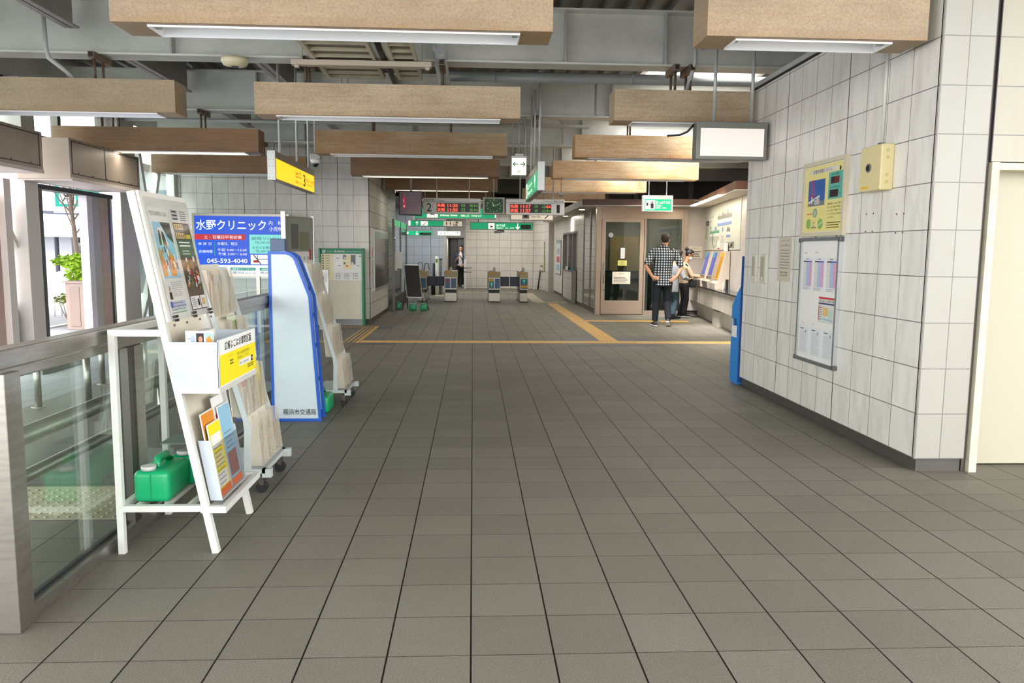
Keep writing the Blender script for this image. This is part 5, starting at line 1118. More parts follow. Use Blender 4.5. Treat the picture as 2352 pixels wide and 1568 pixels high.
y0, y1, z0, z1 = 6.09, 6.885, .505, 1.59; AL = mat('aluminium', '#c9cdd0', .25, .8); GC = mat('grey_corner', '#5a5c5e', .4)
MB().box(2.93, 2.96, y0 + .02, y0 + .05, z0 + .03, z1 - .03).build('frame_side', AL, t); MB().box(2.93, 2.96, y1 - .05, y1 - .02, z0 + .03, z1 - .03).build('frame_side', AL, t); MB().box(2.93, 2.96, y0 + .03, y1 - .03, z0, z0 + .03).box(2.93, 2.96, y0 + .03, y1 - .03, z1 - .03, z1).build('frame_bar', mat('frame_grey', '#85888a', .35, .5), t)
for a, b in ((y0, z0), (y0, z1 - .04), (y1 - .05, z0), (y1 - .05, z1 - .04)): MB().box(2.925, 2.96, a, a + .05, b, b + .04).build('frame_corner', GC, t, bevel=.006)
MB().box(2.945, 2.96, y0 + .03, y1 - .03, z0 + .03, z1 - .03).build('board_sheet', PAPER, t)
mb = MB(); P = Panel(mb, (2.9445, y1 - .05, z0 + .03), (0, -1, 0), (0, 0, 1), .0008); LB = mat('table_blue', '#a9bfe0', .5); LP = mat('table_pink', '#dba6c6', .5); LW = mat('table_white', '#e0e2e6', .5)
for i in range(3):
    u = .03 + i * .23; P.rect(u, .60, u + .19, .885, LW, 1); P.rect(u + .01, .635, u + .07, .85, NEWS, 2); P.rect(u + .07, .635, u + .125, .85, LB, 2); P.rect(u + .125, .635, u + .18, .85, LP, 2); P.rect(u + .01, .845, u + .10, .855, INK, 3); P.rect(u + .10, .845, u + .18, .855, BLUE, 3); P.text('時刻表', u + .06, .865, .012, INK, 3, w=.06)
    for k in range(14): P.rect(u + .01, .64 + k * .0148, u + .18, .6412 + k * .0148, SOFT, 4)
    P.bars(u + .01, .605, u + .17, .63, 3, GREYINK, 3, .3)
    u = .02 + i * .235; P.rect(u, .04, u + .19, .285, LW, 1); P.rect(u + .02, .255, u + .09, .262, INK, 2); P.bars(u + .02, .05, u + .17, .24, 16, SOFT, 2, .25); P.rect(u + .13, .225, u + .145, .25, GREYINK, 3)
P.text('平 日', .05, .915, .016, INK, 2, w=.05); P.text('平 日', .27, .92, .016, INK, 2, w=.05); P.text('平 日', .06, .30, .014, RED, 2, w=.05); P.text('平 日', .26, .305, .014, RED, 2, w=.05)
P.rect(.38, .34, .68, .56, NEWS, 1); P.rect(.38, .54, .68, .555, RED, 2); P.text('東山田 バス乗り場', .395, .513, .02, INK, 3, w=.27); P.rect(.38, .495, .68, .507, mat('navy_print', '#22356b', .5), 2); P.rect(.47, .40, .56, .47, mat('pale_orange_print'), 2); P.rect(.56, .38, .64, .45, mat('pale_green_print'), 2); P.rect(.385, .36, .40, .485, mat('pinkred'), 2); P.bars(.41, .36, .46, .48, 6, GREYINK, 3, .3); P.line([(.47, .375), (.66, .365)], .012, SKYB, 3); mb.build('board_print', PAPER, t)
for y in (6.22, 6.60): MB().box(2.95, 2.96, y, y + .006, 1.592, 1.6).build('hanging_hook', STEELD, t)
t = thing('wall_notice', (2.955, 7.26, 1.19), 'small beige paper notice on the tiled wall left of the timetable board', 'notice'); MB().box(2.956, 2.96, 7.11, 7.42, 1.19, 1.61).build('sheet', mat('beige_paper', '#c9c1b0', .6), t)
mb = MB(); P = Panel(mb, (2.9555, 7.42, 1.19), (0, -1, 0), (0, 0, 1), .0006); P.text('エスカレーターでは', .08, .375, .02, INK, 1, w=.17); P.text('立ち止まってご利用ください', .05, .33, .02, INK, 1, w=.23)
for i in range(7): P.rect(.05, .29 - i * .028, .27, .297 - i * .028, GREYINK, 1)
P.text('横浜市交通局', .07, .075, .018, INK, 1, w=.17); P.text('045-326-3831', .07, .05, .014, INK, 1, w=.17); mb.build('print', INK, t)
for (a, b, lab) in ((7.94, 8.07, 'left'), (7.67, 7.83, 'right')):
    t = thing('tall_socket_plate', (2.94, (a + b) / 2, 1.15), 'tall cream holder plate on the tiled wall, %s one of the pair' % lab, 'wall fitting'); MB().box(2.935, 2.96, a, b, 1.15, 1.45).build('housing', mat('cream_switch', '#d3d0bf', .4), t, bevel=.006)
    MB().box(2.932, 2.935, a + .05, b - .02, 1.18, 1.42).build('groove', mat('grey_groove', '#aba798', .5), t); MB().cyl((2.93, (a + b) / 2 + .01, 1.20), (2.935, (a + b) / 2 + .01, 1.20), .018, 12).build('knob', PAPER, t)
t = thing('alarm_box', (2.915, 5.57, 1.9), 'cream yellow wall box with a round black lens beside the solar poster', 'alarm box'); AC = mat('cream_yellow', '#dccf9c', .4)
MB().box(2.865, 2.96, 5.42, 5.72, 1.905, 2.225).build('box_body', AC, t, bevel=.008)
MB().cyl((2.858, 5.585, 2.07), (2.866, 5.585, 2.07), .032, 18).build('lens_ring', GREYINK, t); MB().cyl((2.852, 5.585, 2.07), (2.858, 5.585, 2.07), .022, 16).build('lens', BLACK, t); MB().box(2.8635, 2.866, 5.58, 5.68, 1.925, 1.94).build('yellow_label', mat('label_yellow', '#e8b400', .5), t)
for z in (1.96, 2.01, 2.13, 2.18): MB().cyl((2.912, 5.416, z), (2.912, 5.421, z), .013, 14).build('knockout_ring', mat('cream_deep', '#c9bc88', .5), t)  # rings a slightly deeper cream than the box
MB().box(2.925, 2.955, 5.56, 5.60, 2.225, 2.25).build('cable_gland', mat('grey_gland', '#6d6a64', .5), t)
MB().cyl((2.948, 5.58, 2.25), (2.948, 5.58, 3.13), .012, 10).build('conduit', mat('conduit_cream', '#cfd0c8', .4), label='thin vertical conduit on the tiled wall above the alarm box', cat='conduit')
for k, (yy, zz, w_) in enumerate(((5.76, 1.62, .10), (5.34, 1.60, .09))):
    s_ = MB()
    for a in (0, w_):
        for b in (0, .13): s_.ball((2.958, yy - a, zz + b), .006, seg=6, rings=4)
    s_.build('screw_holes', mat('rusty_dot', '#6b2a20', .6), label=('group of four small screw holes under the alarm box, far side', 'group of four small screw holes under the alarm box, near side')[k], cat='screw holes')['kind'] = 'stuff'
# blue leaflet stand at the end of the wall
t = thing('blue_stand_panel', (2.99, 8.52, 0), 'bright blue stand panel at the far end of the right tiled wall', 'leaflet stand'); BB = mat('bright_blue', '#2a86d6', .4)
q = [(8.64, .02), (8.64, .86), (8.50, 1.02), (8.41, 1.10), (8.41, .02)]
b = MB(); vs = [(2.955 - (y - 8.4) * .06, y, z) for y, z in q] + [(2.99 - (y - 8.4) * .06, y, z) for y, z in q]; n_ = len(q); b.add(vs, [tuple(range(n_)), tuple(range(2 * n_ - 1, n_ - 1, -1))] + [(i, i + n_, (i + 1) % n_ + n_, (i + 1) % n_) for i in range(n_)]); b.build('side_board', BB, t)
MB().box(2.95, 3.28, 8.39, 8.41, .02, 1.42).build('back_board', mat('deep_blue', '#1c4f96', .4), t); MB().box(2.945, 3.28, 8.41, 8.62, .0, .02).build('foot', BB, t)
MB().box(2.925, 2.943, 8.46, 8.58, .52, .65).build('leaflet_holder', PAPER, t)
MB().prism([(8.49, .60), (8.53, .60), (8.54, .73), (8.50, .73)], 'x', 2.928, 2.934).build('leaflet', mat('dark_blue_leaflet', '#3a5f93', .5), label='dark blue leaflets in the small white holder on the blue stand panel', cat='leaflet')
MB().prism([(8.54, .60), (8.58, .60), (8.60, .72), (8.55, .72)], 'x', 2.928, 2.934).build('leaflet', mat('pale_blue_leaflet', '#b9d2e6', .5), label='pale blue leaflets in the small white holder on the blue stand panel', cat='leaflet')
# ================= station office (glass box on the right) =================
BZ = mat('bronze_beige_metal', '#a8917e', .35, .5, dirt=.2); BZL = mat('pale_metal', '#ad9a8a', .4, .4)
OFG = glass('office_glass', (.62, .68, .66, 1))
CANB = mat('canopy_underside', '#d9d2c6', .5)
pts = [(2.51, 17.94), (5.05, 17.4), (4.39, 13.0), (8.7, 12.6), (8.7, 27.9), (2.51, 27.9)]
cn = thing('office_canopy', (4, 18, 2.5), 'brown edged flat canopy over the station office and the ticket machines', 'canopy')
MB().prism(pts, 'z', 2.52, 2.665).build('canopy_slab', BROWN, cn); MB().prism(pts, 'z', 2.512, 2.52).build('soffit', CANB, cn)
struct(MB().box(2.93, 2.99, 20.64, 21.75, .09, 2.51).box(2.93, 2.99, 25.35, 28.1, .09, 2.51).box(2.93, 2.99, 21.75, 25.35, 2.06, 2.51), 'wall_office', TW_FR)
struct(MB().box(2.945, 2.99, 20.64, 21.75, 0, .09).box(2.945, 2.99, 25.35, 28.1, 0, .09), 'baseboard_office', BASE)
t = thing('station_office', (4.2, 18.15, 0), 'bronze framed glass station office front with sliding door and side panes', 'office')
MB().box(2.87, 2.985, 18.05, 18.2, 0, 2.51).box(4.93, 5.02, 18.08, 18.2, 0, 2.51).box(2.985, 4.93, 18.08, 18.2, 2.24, 2.51).build('door_frame', BZL, t, bevel=.004)
MB().box(4.01, 4.93, 18.1, 18.16, 0, .10).box(4.01, 4.05, 18.1, 18.16, .1, 2.24).box(4.89, 4.93, 18.1, 18.16, .1, 2.24).build('window_frame', BZL, t)
MB().box(4.05, 4.89, 18.125, 18.135, .10, 2.24).build('glass_pane', OFG, t)
d = MB().box(3.0, 3.09, 18.07, 18.12, .02, 2.24).box(3.90, 3.99, 18.07, 18.12, .02, 2.24).box(3.09, 3.90, 18.07, 18.12, 2.16, 2.24).box(3.09, 3.90, 18.07, 18.12, .02, .335); dl = d.build('sliding_door', BZL, t)
MB().box(3.09, 3.90, 18.09, 18.10, .335, 2.16).build('door_glass', OFG, dl); MB().loft([(3.055, 18.06, 1.22), (3.055, 18.03, 1.20), (3.055, 18.03, .77), (3.055, 18.06, .75)], .012, 8).build('door_handle', STEEL, dl); MB().cyl((3.06, 18.062, .58), (3.06, 18.07, .58), .018, 12).build('lock', STEELD, dl)
for y0_, y1_ in ((18.2, 19.42), (19.46, 20.6)):
    MB().box(2.95, 2.96, y0_, y1_, .12, 2.49).build('side_glass', glass('side_glass', (.45, .52, .49, 1)), t)
MB().box(2.93, 2.98, 19.42, 19.46, 0, 2.51).box(2.93, 2.98, 20.6, 20.64, 0, 2.51).box(2.93, 2.98, 18.2, 20.6, 0, .12).build('side_frame', STEELD, t)
def pap(x0, x1, z0, z1, m, lab, txt=None, y=18.066):
    t = thing('door_notice', ((x0 + x1) / 2, y, z0), lab, 'notice'); mb = MB(); P = Panel(mb, (x0, y, z0), (1, 0, 0), (0, 0, 1), .001); mb.box(x0, x1, y, y + .003, z0, z1, m); W, H = x1 - x0, z1 - z0
    if txt: P.text(txt, W * .35, H * .8, H * .1, INK, 1, w=W * .3); P.bars(W * .08, H * .12, W * .9, H * .6, 4, INK, 1, .3)
    else: P.bars(W * .2, H * .1, W * .8, H * .9, 6, GREYINK, 1, .3)
    mb.build('sheet', m, t); return t
pap(3.265, 3.69, .725, 1.01, mat('cream_sheet', '#e3dccb', .6), 'cream notice with black text stuck on the office door', 'お知らせ')
t = pap(3.385, 3.60, 1.15, 1.275, mat('olive_sheet', '#c7c260', .6), 'yellow square sticker with a green round mark on the office door')
pap(3.45, 3.545, 1.32, 1.565, PAPER, 'narrow white sticker on the office door above the yellow one')
mb = MB(); P = Panel(mb, (3.16, 18.064, 1.80), (1, 0, 0), (0, 0, 1), .001); P.disc(.05, .06, .055, .055, SOFT, 1); P.rect(.043, .03, .058, .075, STEELD, 2); P.disc(.05, .09, .009, .009, STEELD, 2); mb.build('information_mark', SOFT, label='grey round information mark on the glass of the office door', cat='sticker')
# inside of the office
OW = mat('office_wall', '#8a8578', .6); struct(MB().box(3.0, 5.6, 21.0, 21.1, 0, 2.51), 'wall_office_back', OW); struct(MB().box(5.55, 5.65, 18.3, 21.0, 0, 2.51), 'wall_office_side', OW)
t = thing('office_counter', (3.6, 19.9, 0), 'dark office counter seen through the glass door', 'counter'); MB().box(3.02, 4.6, 19.8, 20.2, 0, .95).build('counter_body', mat('counter_dark', '#4a4f4a', .5), t); MB().box(3.0, 4.62, 19.76, 20.24, .95, .99).build('counter_top', INK, t)
MB().box(3.75, 3.95, 19.85, 20.0, .992, 1.22).build('monitor', BLACK, label='black monitor on the office counter', cat='monitor'); MB().box(3.22, 3.32, 19.85, 19.9, .992, 1.12).build('card_stand', PAPER, label='white card stand on the office counter', cat='card')
MB().box(3.7, 4.5, 20.9, 20.99, .2, 1.9).build('cupboard', mat('tan_cupboard', '#b08f5a', .5), label='tan cupboard at the back of the office', cat='cupboard'); MB().box(3.05, 3.5, 20.9, 20.99, .2, 1.75).build('cupboard', mat('olive_cupboard', '#8a8a6a', .5), label='grey-green cupboard at the back left of the office', cat='cupboard')
MB().box(4.22, 4.36, 19.2, 19.3, 0, 2.5).build('white_column', PAPER, label='white column inside the office behind the side pane', cat='column')
MB().box(4.2, 5.0, 20.2, 20.28, 2.40, 2.45).build('tube_lamp', mat('office_lamp', '#fff6e0', .4, emit=5), label='bright ceiling tube lamp inside the office', cat='lamp')
lamp('office_light', (4.3, 19.8, 2.4), 1.2, .6, 14, (1, .95, .85))
# window hatch and tiled counter on the office side
t = thing('ticket_hatch', (2.95, 23.6, 0), 'dark metal framed service window in the office side wall', 'window'); MB().box(2.93, 3.0, 25.3, 25.36, 0, 2.06).box(2.93, 3.0, 21.74, 21.8, 0, 2.06).box(2.93, 3.0, 21.8, 25.3, 2.0, 2.06).box(2.94, 3.0, 23.9, 23.96, 0, 2.0).box(2.94, 3.0, 22.9, 22.96, .95, 2.0).build('window_frame', STEELD, t)
MB().box(3.0, 3.02, 21.8, 25.3, 0, 2.0).build('dark_glass', mat('hatch_glass', '#3a3a36', .12), t)
t = thing('tiled_counter', (2.86, 22.8, 0), 'small white tiled counter with grey ends under the service window', 'counter'); MB().box(2.78, 2.93, 21.99, 23.85, .1, .90).build('tiled_body', TW_FR, t); MB().box(2.76, 2.93, 21.94, 23.9, .90, .93).box(2.80, 2.93, 21.95, 21.99, 0, .90).box(2.80, 2.93, 22, 23.85, 0, .1).build('counter_edge', mat('counter_grey', '#77756f', .4, .3), t)
for y, m_, lab in ((22.3, mat('teal_thing', '#3f8a94', .5), 'teal'), (22.9, BLACK, 'black'), (23.5, PAPER, 'white')): MB().box(2.82, 2.90, y, y + .12, .932, 1.03).build('counter_item', m_, label='small %s object standing on the tiled counter' % lab, cat='desk item')
def wposter(y0, y1, z0, z1, lab, cols, x=2.93):
    t = thing('wall_poster', (x, (y0 + y1) / 2, z0), lab, 'poster'); MB().box(x - .02, x, y0, y1, z0, z1).build('frame', STEELD, t)
    mb = MB(); P = Panel(mb, (x - .021, y1 - .03, z0 + .03), (0, -1, 0), (0, 0, 1), .0015); W, H = y1 - y0 - .06, z1 - z0 - .06; P.rect(0, 0, W, H, cols[0], 1); P.rect(0, H * .93, W, H, cols[1], 2)
    for j, c in enumerate(cols[2:]): P.rect(W * .15, H * (.1 + .25 * j), W * .8, H * (.28 + .25 * j), c, 2)
    mb.build('poster_print', cols[0], t); return t
wposter(25.75, 27.15, .70, 1.85, 'blue-white framed poster with a teal heading on the office side wall', [mat('pale_blue_paper', '#d3dce2', .5), mat('teal_grey'), SKYB, mat('pinkred'), SOFT])
struct(MB().box(2.93, 3.2, 28.1, 29.7, 0, 2.9), 'wall_yellow_pillar', tile_wall('pillar_tiles', 0, 2.9, '#cdbd8c', pitch=.6, zp=.45, joint=99, grout='#8f8464'))
wposter(29.75, 31.2, .70, 1.85, 'yellow framed poster with a teal heading farther along the right side wall', [YEL, mat('teal_grey'), NEWS, YEL, mat('pale_yellow')], 2.75)
MB().box(2.3, 2.36, 31.2, 35.9, 0, 3.3).build if False else None
# stairs balustrade, handrail far right
for i, (x, y, h) in enumerate(((2.36, 30.2, .62), (2.44, 31.0, 1.05), (2.50, 32.0, 1.5))): MB().box(x, x + .05, y, y + .08, 0, h).build('stair_panel', PAPER, label=('shortest', 'middle', 'tallest')[i] + ' of the three white upright panels by the far stairs', cat='post')  # upright wall panels of the stair balustrade
MB().loft([(2.52, 29.9, .02), (2.62, 30.2, .75), (2.74, 30.2, .78)], .03, 8).build('stair_handrail', BLACK, label='slanting black handrail at the far stairs on the right', cat='handrail')
for z in (.72, .92): MB().cyl((2.74, 30.0, z), (2.60, 29.9, z), .03, 8).build('handrail_bracket', STEEL, label='short steel handrail end on the far right wall, %s one' % ('lower' if z < .8 else 'upper'), cat='handrail')
# ================= ticket machine alcove =================
W0 = Vector((5.45, 18.2, 0)); dS = Vector((-.125, -.992, 0)); nT = Vector((-.992, .125, 0))
def AL_(s, t_, z): return W0 + dS * s + nT * t_ + Vector((0, 0, z))
APNL = mat('alcove_panel', '#c9c0ba', .4, dirt=.12); MACH = mat('machine_beige', '#c4b8a8', .4); MAPG = mat('fare_map_grey', '#cfd0c4', .4); CNT = mat('counter_panel', '#c6bfb2', .4, dirt=.35, dirtcol='#8b8378', dscale=3, stretch=(3, 3, .6))
struct(MB().box(5.02, 5.5, 18.22, 18.3, .1, 2.51), 'wall_alcove_right', APNL); struct(MB().box(5.02, 5.5, 18.24, 18.3, 0, .1), 'baseboard_alcove', BASE)
struct(MB(AL_).box(-.1, 6.2, -.12, -.02, 0, 2.51), 'wall_machines', APNL)
t = thing('fare_map', AL_(1.7, 0, 1.52), 'large pale fare map with green and blue route lines above the ticket machines', 'fare map')
MB(AL_).box(.05, 3.9, -.018, -.008, 1.53, 2.50).build('map_board', MAPG, t)
mb = MB(); P = Panel(mb, AL_(.1, -.006, 1.53), dS, (0, 0, 1), .001); RB_ = mat('route_blue', '#7f94c8', .5); RG_ = mat('route_green', '#3fa283', .5)
P.rect(.08, .56, .5, .66, INK, 1); P.text('運賃表', .15, .58, .06, NEWS, 2, w=.28); P.rect(.08, .25, .2, .55, mat('olive_yellow_print'), 1); P.rect(.32, .25, .40, .55, mat('table_blue'), 1); P.text('きっぷ運賃', .62, .70, .06, GREYINK, 1, w=.4); P.bars(.62, .60, .9, .66, 1, SOFT, 1)
P.rect(1.5, .50, 3.0, .56, RB_, 1); P.rect(1.45, .57, 3.0, .62, PAPER, 1)
for i in range(24): P.rect(1.52 + i * .062, .64, 1.55 + i * .062, .70 + .09 * random.random(), GREYINK, 1)
P.rect(.65, .38, 1.75, .40, RG_, 1)
for i in range(12): P.rect(.68 + i * .09, .36, .72 + i * .09, .43, RG_, 1); P.rect(.69 + i * .09, .14 + .05 * random.random(), .71 + i * .09, .29, GREYINK, 1)
P.rect(.98, .10, 1.06, .36, RG_, 2); P.rect(.65, .31, 1.75, .34, PAPER, 2); P.rect(1.2, .42, 1.4, .50, RB_, 1); P.disc(.70, .49, .05, .045, RG_, 1); P.disc(2.1, .42, .07, .055, RB_, 1); P.rect(2.5, .25, 2.9, .30, RB_, 1); P.rect(2.5, .31, 2.9, .34, PAPER, 1)
for i in range(8): P.rect(2.53 + i * .045, .36, 2.55 + i * .045, .42 + .04 * random.random(), GREYINK, 1)
P.rect(1.6, .02, 1.85, .20, PAPER, 2); P.rect(1.62, .02, 1.83, .045, RED, 3); P.bars(1.95, .15, 2.3, .30, 4, SOFT, 1); P.text('PASMO', 2.6, .03, .13, STEELD, 2, w=.7, bold=.01); P.text('ICカード', 1.1, .03, .08, STEELD, 2, w=.3); mb.build('map_print', MAPG, t)
t = thing('machine_counter', AL_(2.5, .15, 0), 'beige marbled counter with a dark top carrying the ticket machines', 'counter')
MB(AL_).box(.02, 5.6, .0, .28, .36, .715).build('upper_panel', CNT, t); MB(AL_).box(.02, 5.6, 0, .10, .0, .36).build('lower_panel', CNT, t); MB(AL_).box(.02, 5.6, 0, .32, .715, .74).build('counter_top', mat('black_stone', '#2c2c2f', .15), t)
for s in (1.4, 2.9): MB(AL_).box(s, s + .008, .28, .283, .37, .71).build('panel_joint', INK, t)
MB(AL_).box(2.55, 3.2, .1, .2, 0, .30).build('low_box', CNT, t)
def machine(s, w_, lab, kind):
    t = thing('ticket_machine', AL_(s + w_ / 2, .1, .742), lab, 'ticket machine'); prof = [(-.005, .742), (.27, .742), (.27, .86), (.20, .90), (.06, 1.5), (-.005, 1.5)]
    b = MB(AL_); n_ = len(prof); vs = [(s, a, z) for a, z in prof] + [(s + w_, a, z) for a, z in prof]; b.add(vs, [tuple(range(n_)), tuple(range(2 * n_ - 1, n_ - 1, -1))] + [(i, i + n_, (i + 1) % n_ + n_, (i + 1) % n_) for i in range(n_)]); b.build('machine_body', MACH, t)
    o = AL_(s, .202, .90); Vv = (AL_(s, .062, 1.5) - o); mb = MB(); P = Panel(mb, o, dS, Vv, .002); L = Vv.length
    if kind == 'screen':
        P.rect(.10, .10, w_ - .08, L - .02, mat('machine_screen', '#3a4a9c', .2, emit=.35), 1); P.rect(.10, L * .78, w_ - .25, L - .02, mat('screen_teal', '#2c7f9c', .3, emit=.3), 2); P.rect(.02, .02, w_ - .02, .08, STEEL, 1); P.rect(.05, .03, .2, .06, INK, 2)
        mb.build('screen', MACH, t); MB(AL_).box(s + .03, s + w_ - .03, .26, .29, .80, .87).build('coin_tray', STEEL, t)
    else: P.rect(.12, .03, w_ - .18, L - .03, mat('amber_panel', '#e0a21c', .4, emit=.1), 1); P.rect(.16, .06, w_ - .22, L - .12, mat('amber_dark', '#c98a12', .5), 2); mb.build('amber_panel', MACH, t)
machine(.75, .62, 'ticket machine with a blue screen, farther one, in front of the woman', 'screen')
machine(1.62, .62, 'ticket machine with a blue screen, nearer one', 'screen')
machine(2.48, .60, 'beige charging machine with a long slanted amber panel', 'amber')
t = thing('machine_notice', AL_(2.7, .03, 1.3), 'small white instruction notice above the amber panel machine', 'notice'); MB(AL_).box(2.60, 2.95, .02, .03, 1.503, 1.66).build('sheet', PAPER, t)
MB(AL_).box(3.25, 3.31, .05, .1, .742, .95).build('pole_tool', BLACK, label='thin dark upright stand on the counter by the amber panel machine', cat='stand'); MB(AL_).box(3.12, 3.2, .12, .13, .742, .90).build('small_card', PAPER, label='small white card leaning on the counter beside the dark stand', cat='card')
t = thing('alcove_notice', (5.24, 18.21, 1.34), 'cream notice on the wall behind the woman with the face mask', 'notice'); MB().box(5.07, 5.42, 18.212, 18.22, 1.34, 1.62).build('sheet', mat('cream_sheet'), t); mb = MB(); P = Panel(mb, (5.07, 18.211, 1.34), (1, 0, 0), (0, 0, 1), .001); P.text('お知らせ', .12, .22, .03, INK, 1, w=.13); P.bars(.03, .03, .33, .18, 4, INK, 1, .35); mb.build('print', INK, t)
LMP = mat('alcove_lamp', '#ffe9bd', .4, emit=7)
for i, s in enumerate((1.0, 2.15, 3.3)):
    MB(AL_).box(s, s + 1.0, .40, .50, 2.495, 2.51).build('strip_lamp', LMP, label=('far', 'middle', 'near')[i] + ' one of the warm strip lamps in the canopy over the ticket machines', cat='lamp')
l = lamp('alcove_light', AL_(2.5, .45, 2.48), 3.6, .12, 24, (1, .9, .74), (0, 0, math.atan2(dS.y, dS.x)))
MB().cyl((4.5, 15.6, 2.508), (4.5, 15.6, 2.511), .08, 16).build('downlight', mat('downlight_off', '#8a847a', .4), label='round downlight in the canopy over the ticket machines', cat='lamp')
for y in (19.5, 23.0): MB().cyl((2.72, y, 2.506), (2.72, y, 2.511), .07, 16).build('downlight', mat('downlight_on', '#fff0cf', .4, emit=6), label='round lit downlight under the office canopy edge, %s one' % ('near' if y < 20 else 'far'), cat='lamp'); lamp('downlight_glow', (2.72, y, 2.5), .12, .12, 9, (1, .9, .75))
# upper wall posts above office
for i, x in enumerate((3.2, 3.75, 4.6, 6.2)): MB().box(x, x + .12, 22.3, 22.42, 2.67, 4.05).build('upper_post', GREYL, label='pale upright post above the office canopy, number %s from the left' % ('one', 'two', 'three', 'four')[i], cat='post')
# ================= ticket gates =================
GB = mat('gate_steel', '#a39c90', .3, .6); GBL = mat('gate_blue', '#14507e', .35); GNV = mat('flap_navy', '#101b3a', .4); GTP = mat('gate_beige', '#a39678', .45)
def gate(x0, x1, lab, left, right, arrow_=None, cross=False):
    w_ = x1 - x0; xm = (x0 + x1) / 2; t = thing('ticket_gate', (xm, 23.2, 0), lab, 'ticket gate')
    MB().box(x0, x1, 22.42, 24.1, .0, .02).build('foot', INK, t); MB().box(x0 + .015, x1 - .015, 22.48, 24.05, .02, .26).build('lower_body', GB, t); MB().box(x0 + .02, x1 - .02, 22.60, 24.0, .26, .40).build('recess', BLACK, t)
    MB().prism([(22.42, .36), (24.1, .36), (24.1, .72), (23.9, .88), (22.5, .88), (22.42, .70)], 'x', x0, x1).build('upper_body', GTP, t, bevel=.006)
    mb = MB(); P = Panel(mb, (x0, 22.418, .36), (1, 0, 0), (0, 0, 1), .002); k = 2 if w_ > .3 else 1
    P.rect(.01, .0, w_ - .01, .34, GB, 1)
    for i in range(k):
        a = .02 + i * (w_ - .02) / k; b = a + (w_ - .02) / k - .02; P.rect(a, .03, b, .32, GBL, 2)
        if arrow_ is not None and i == 0:
            P.rect(a + .01, .24 if not arrow_ else .06, b - .01, .31 if not arrow_ else .13, mat('gate_yellow', '#d8a52a', .5), 3); arrow(P, (a + b) / 2, .08 if not arrow_ else .17, .12, mat('gate_green', '#35c48a', .5, emit=.3))
        if cross and i == 0: P.line([(a + .02, .18), (b - .02, .29)], .015, RED, 3); P.line([(a + .02, .29), (b - .02, .18)], .015, RED, 3)
    mb.build('front_panel', GBL, t)
    mb = MB(); mb.box(xm - .04, xm + .04, 22.8, 22.9, .88, .96).box(xm - .025, xm + .025, 22.78, 22.92, .96, 1.0); mb.build('sensor_head', GREYL, t)
    MB().box(x0 + .02, x0 + w_ * .45, 22.46, 22.62, .80, .895).build('card_reader', mat('reader_yellow', '#b98a22', .4), t); MB().box(x0 + .03, x0 + w_ * .42, 22.5, 22.6, .895, .905).build('reader_pad', mat('reader_purple', '#3c2f86', .3, emit=.2), t)
    for sd, on in ((-1, left), (1, right)):
        if on:
            a = x0 - .27 if sd < 0 else x1; fb = MB().box(a, a + .27, 22.86, 22.89, .44, .72); fb.build('flap', GNV, t, bevel=.01)
gate(-1.58, -1.33, 'ticket gate farthest left, behind the black easel board', False, True)
gate(-.82, -.46, 'double ticket gate with a red cross panel, second from the left', True, False, cross=True)
gate(.45, .80, 'double ticket gate with a green arrow, third from the left', False, True, arrow_=False)
gate(1.36, 1.60, 'single ticket gate with a green arrow, farthest right', True, False, arrow_=True)
# things beyond the gates
t = thing('guide_post', (-1.2, 26.0, 0), 'white round post with a small green label beyond the left gates', 'post'); MB().cyl((-1.2, 26, 0), (-1.2, 26, 1.28), .055, 16).build('tube', PAPER, t); MB().box(-1.24, -1.16, 25.94, 25.95, 1.08, 1.2).build('green_label', mat('lime_label', '#7fae2e', .5), t)
MB().loft([(-1.32, 26.1, 0), (-1.32, 26.1, .35), (-1.30, 26.1, .4), (-1.30, 26.1, 1.05)], [.07, .07, .05, .04], 10).build('black_stand', BLACK, label='black stand beside the white guide post beyond the gates', cat='stand')
t = thing('escalator_side', (-1.02, 27, 0), 'grey glass escalator side with a black handrail beyond the gates', 'escalator'); MB().box(-1.12, -1.08, 26.2, 27.5, .3, 1.15).build('glass_side', mat('grey_glass_panel', '#6d7472', .2), t); MB().box(-1.13, -1.07, 26.2, 27.5, 1.15, 1.2).build('handrail', BLACK, t); MB().box(-1.14, -1.06, 26.2, 27.5, 0, .3).build('skirt', STEELD, t)
MB().box(-.95, -.66, 33.13, 33.19, 0, 1.99).build('elevator_door', mat('elevator_dark', '#4a4640', .3), label='dark grey elevator door panel behind the far standing man, left one', cat='door'); MB().box(-.64, -.38, 33.13, 33.19, 0, 1.99).build('elevator_door', mat('elevator_green', '#17413a', .2), label='dark green glass elevator door panel behind the far standing man, right one', cat='door')
t = thing('barrier_post', (-.30, 30.6, 0), 'steel barrier post with two tube rails at the corner of the far wall', 'barrier'); MB().box(-.34, -.26, 30.4, 30.5, 0, 1.15).build('post', mat('alu'), t); MB().box(-.12, -.07, 30.4, 30.45, 0, .8).build('post', STEEL, t)
for z in (.66, .82): MB().cyl((-.36, 30.38, z), (-.05, 30.38, z), .02, 8).build('tube_rail', STEEL, t)
for (x0_, x1_, z0_, z1_, lab) in ((-1.62, -1.45, .89, 1.12, 'left'), (-1.43, -1.27, .89, 1.10, 'right')):
    MB().loft([(x0_ + .02, 22.9, .885), (x0_ + .02, 22.9, z1_ - .05), (x0_ + .05, 22.9, z1_), (x1_ - .03, 22.9, z1_ - .01), (x1_, 22.9, .9)], .012, 8).build('gate_arch', STEELD, label='small dark arch on top of the far left ticket gate, %s one' % lab, cat='fitting')
MB().loft([(.62, 23.0, 2.02), (.75, 23.0, 2.04), (.92, 23.0, 2.05)], [.03, .046, .03], 8).build('camera_unit', mat('alu'), label='small pale camera unit under the long green platform sign', cat='camera')
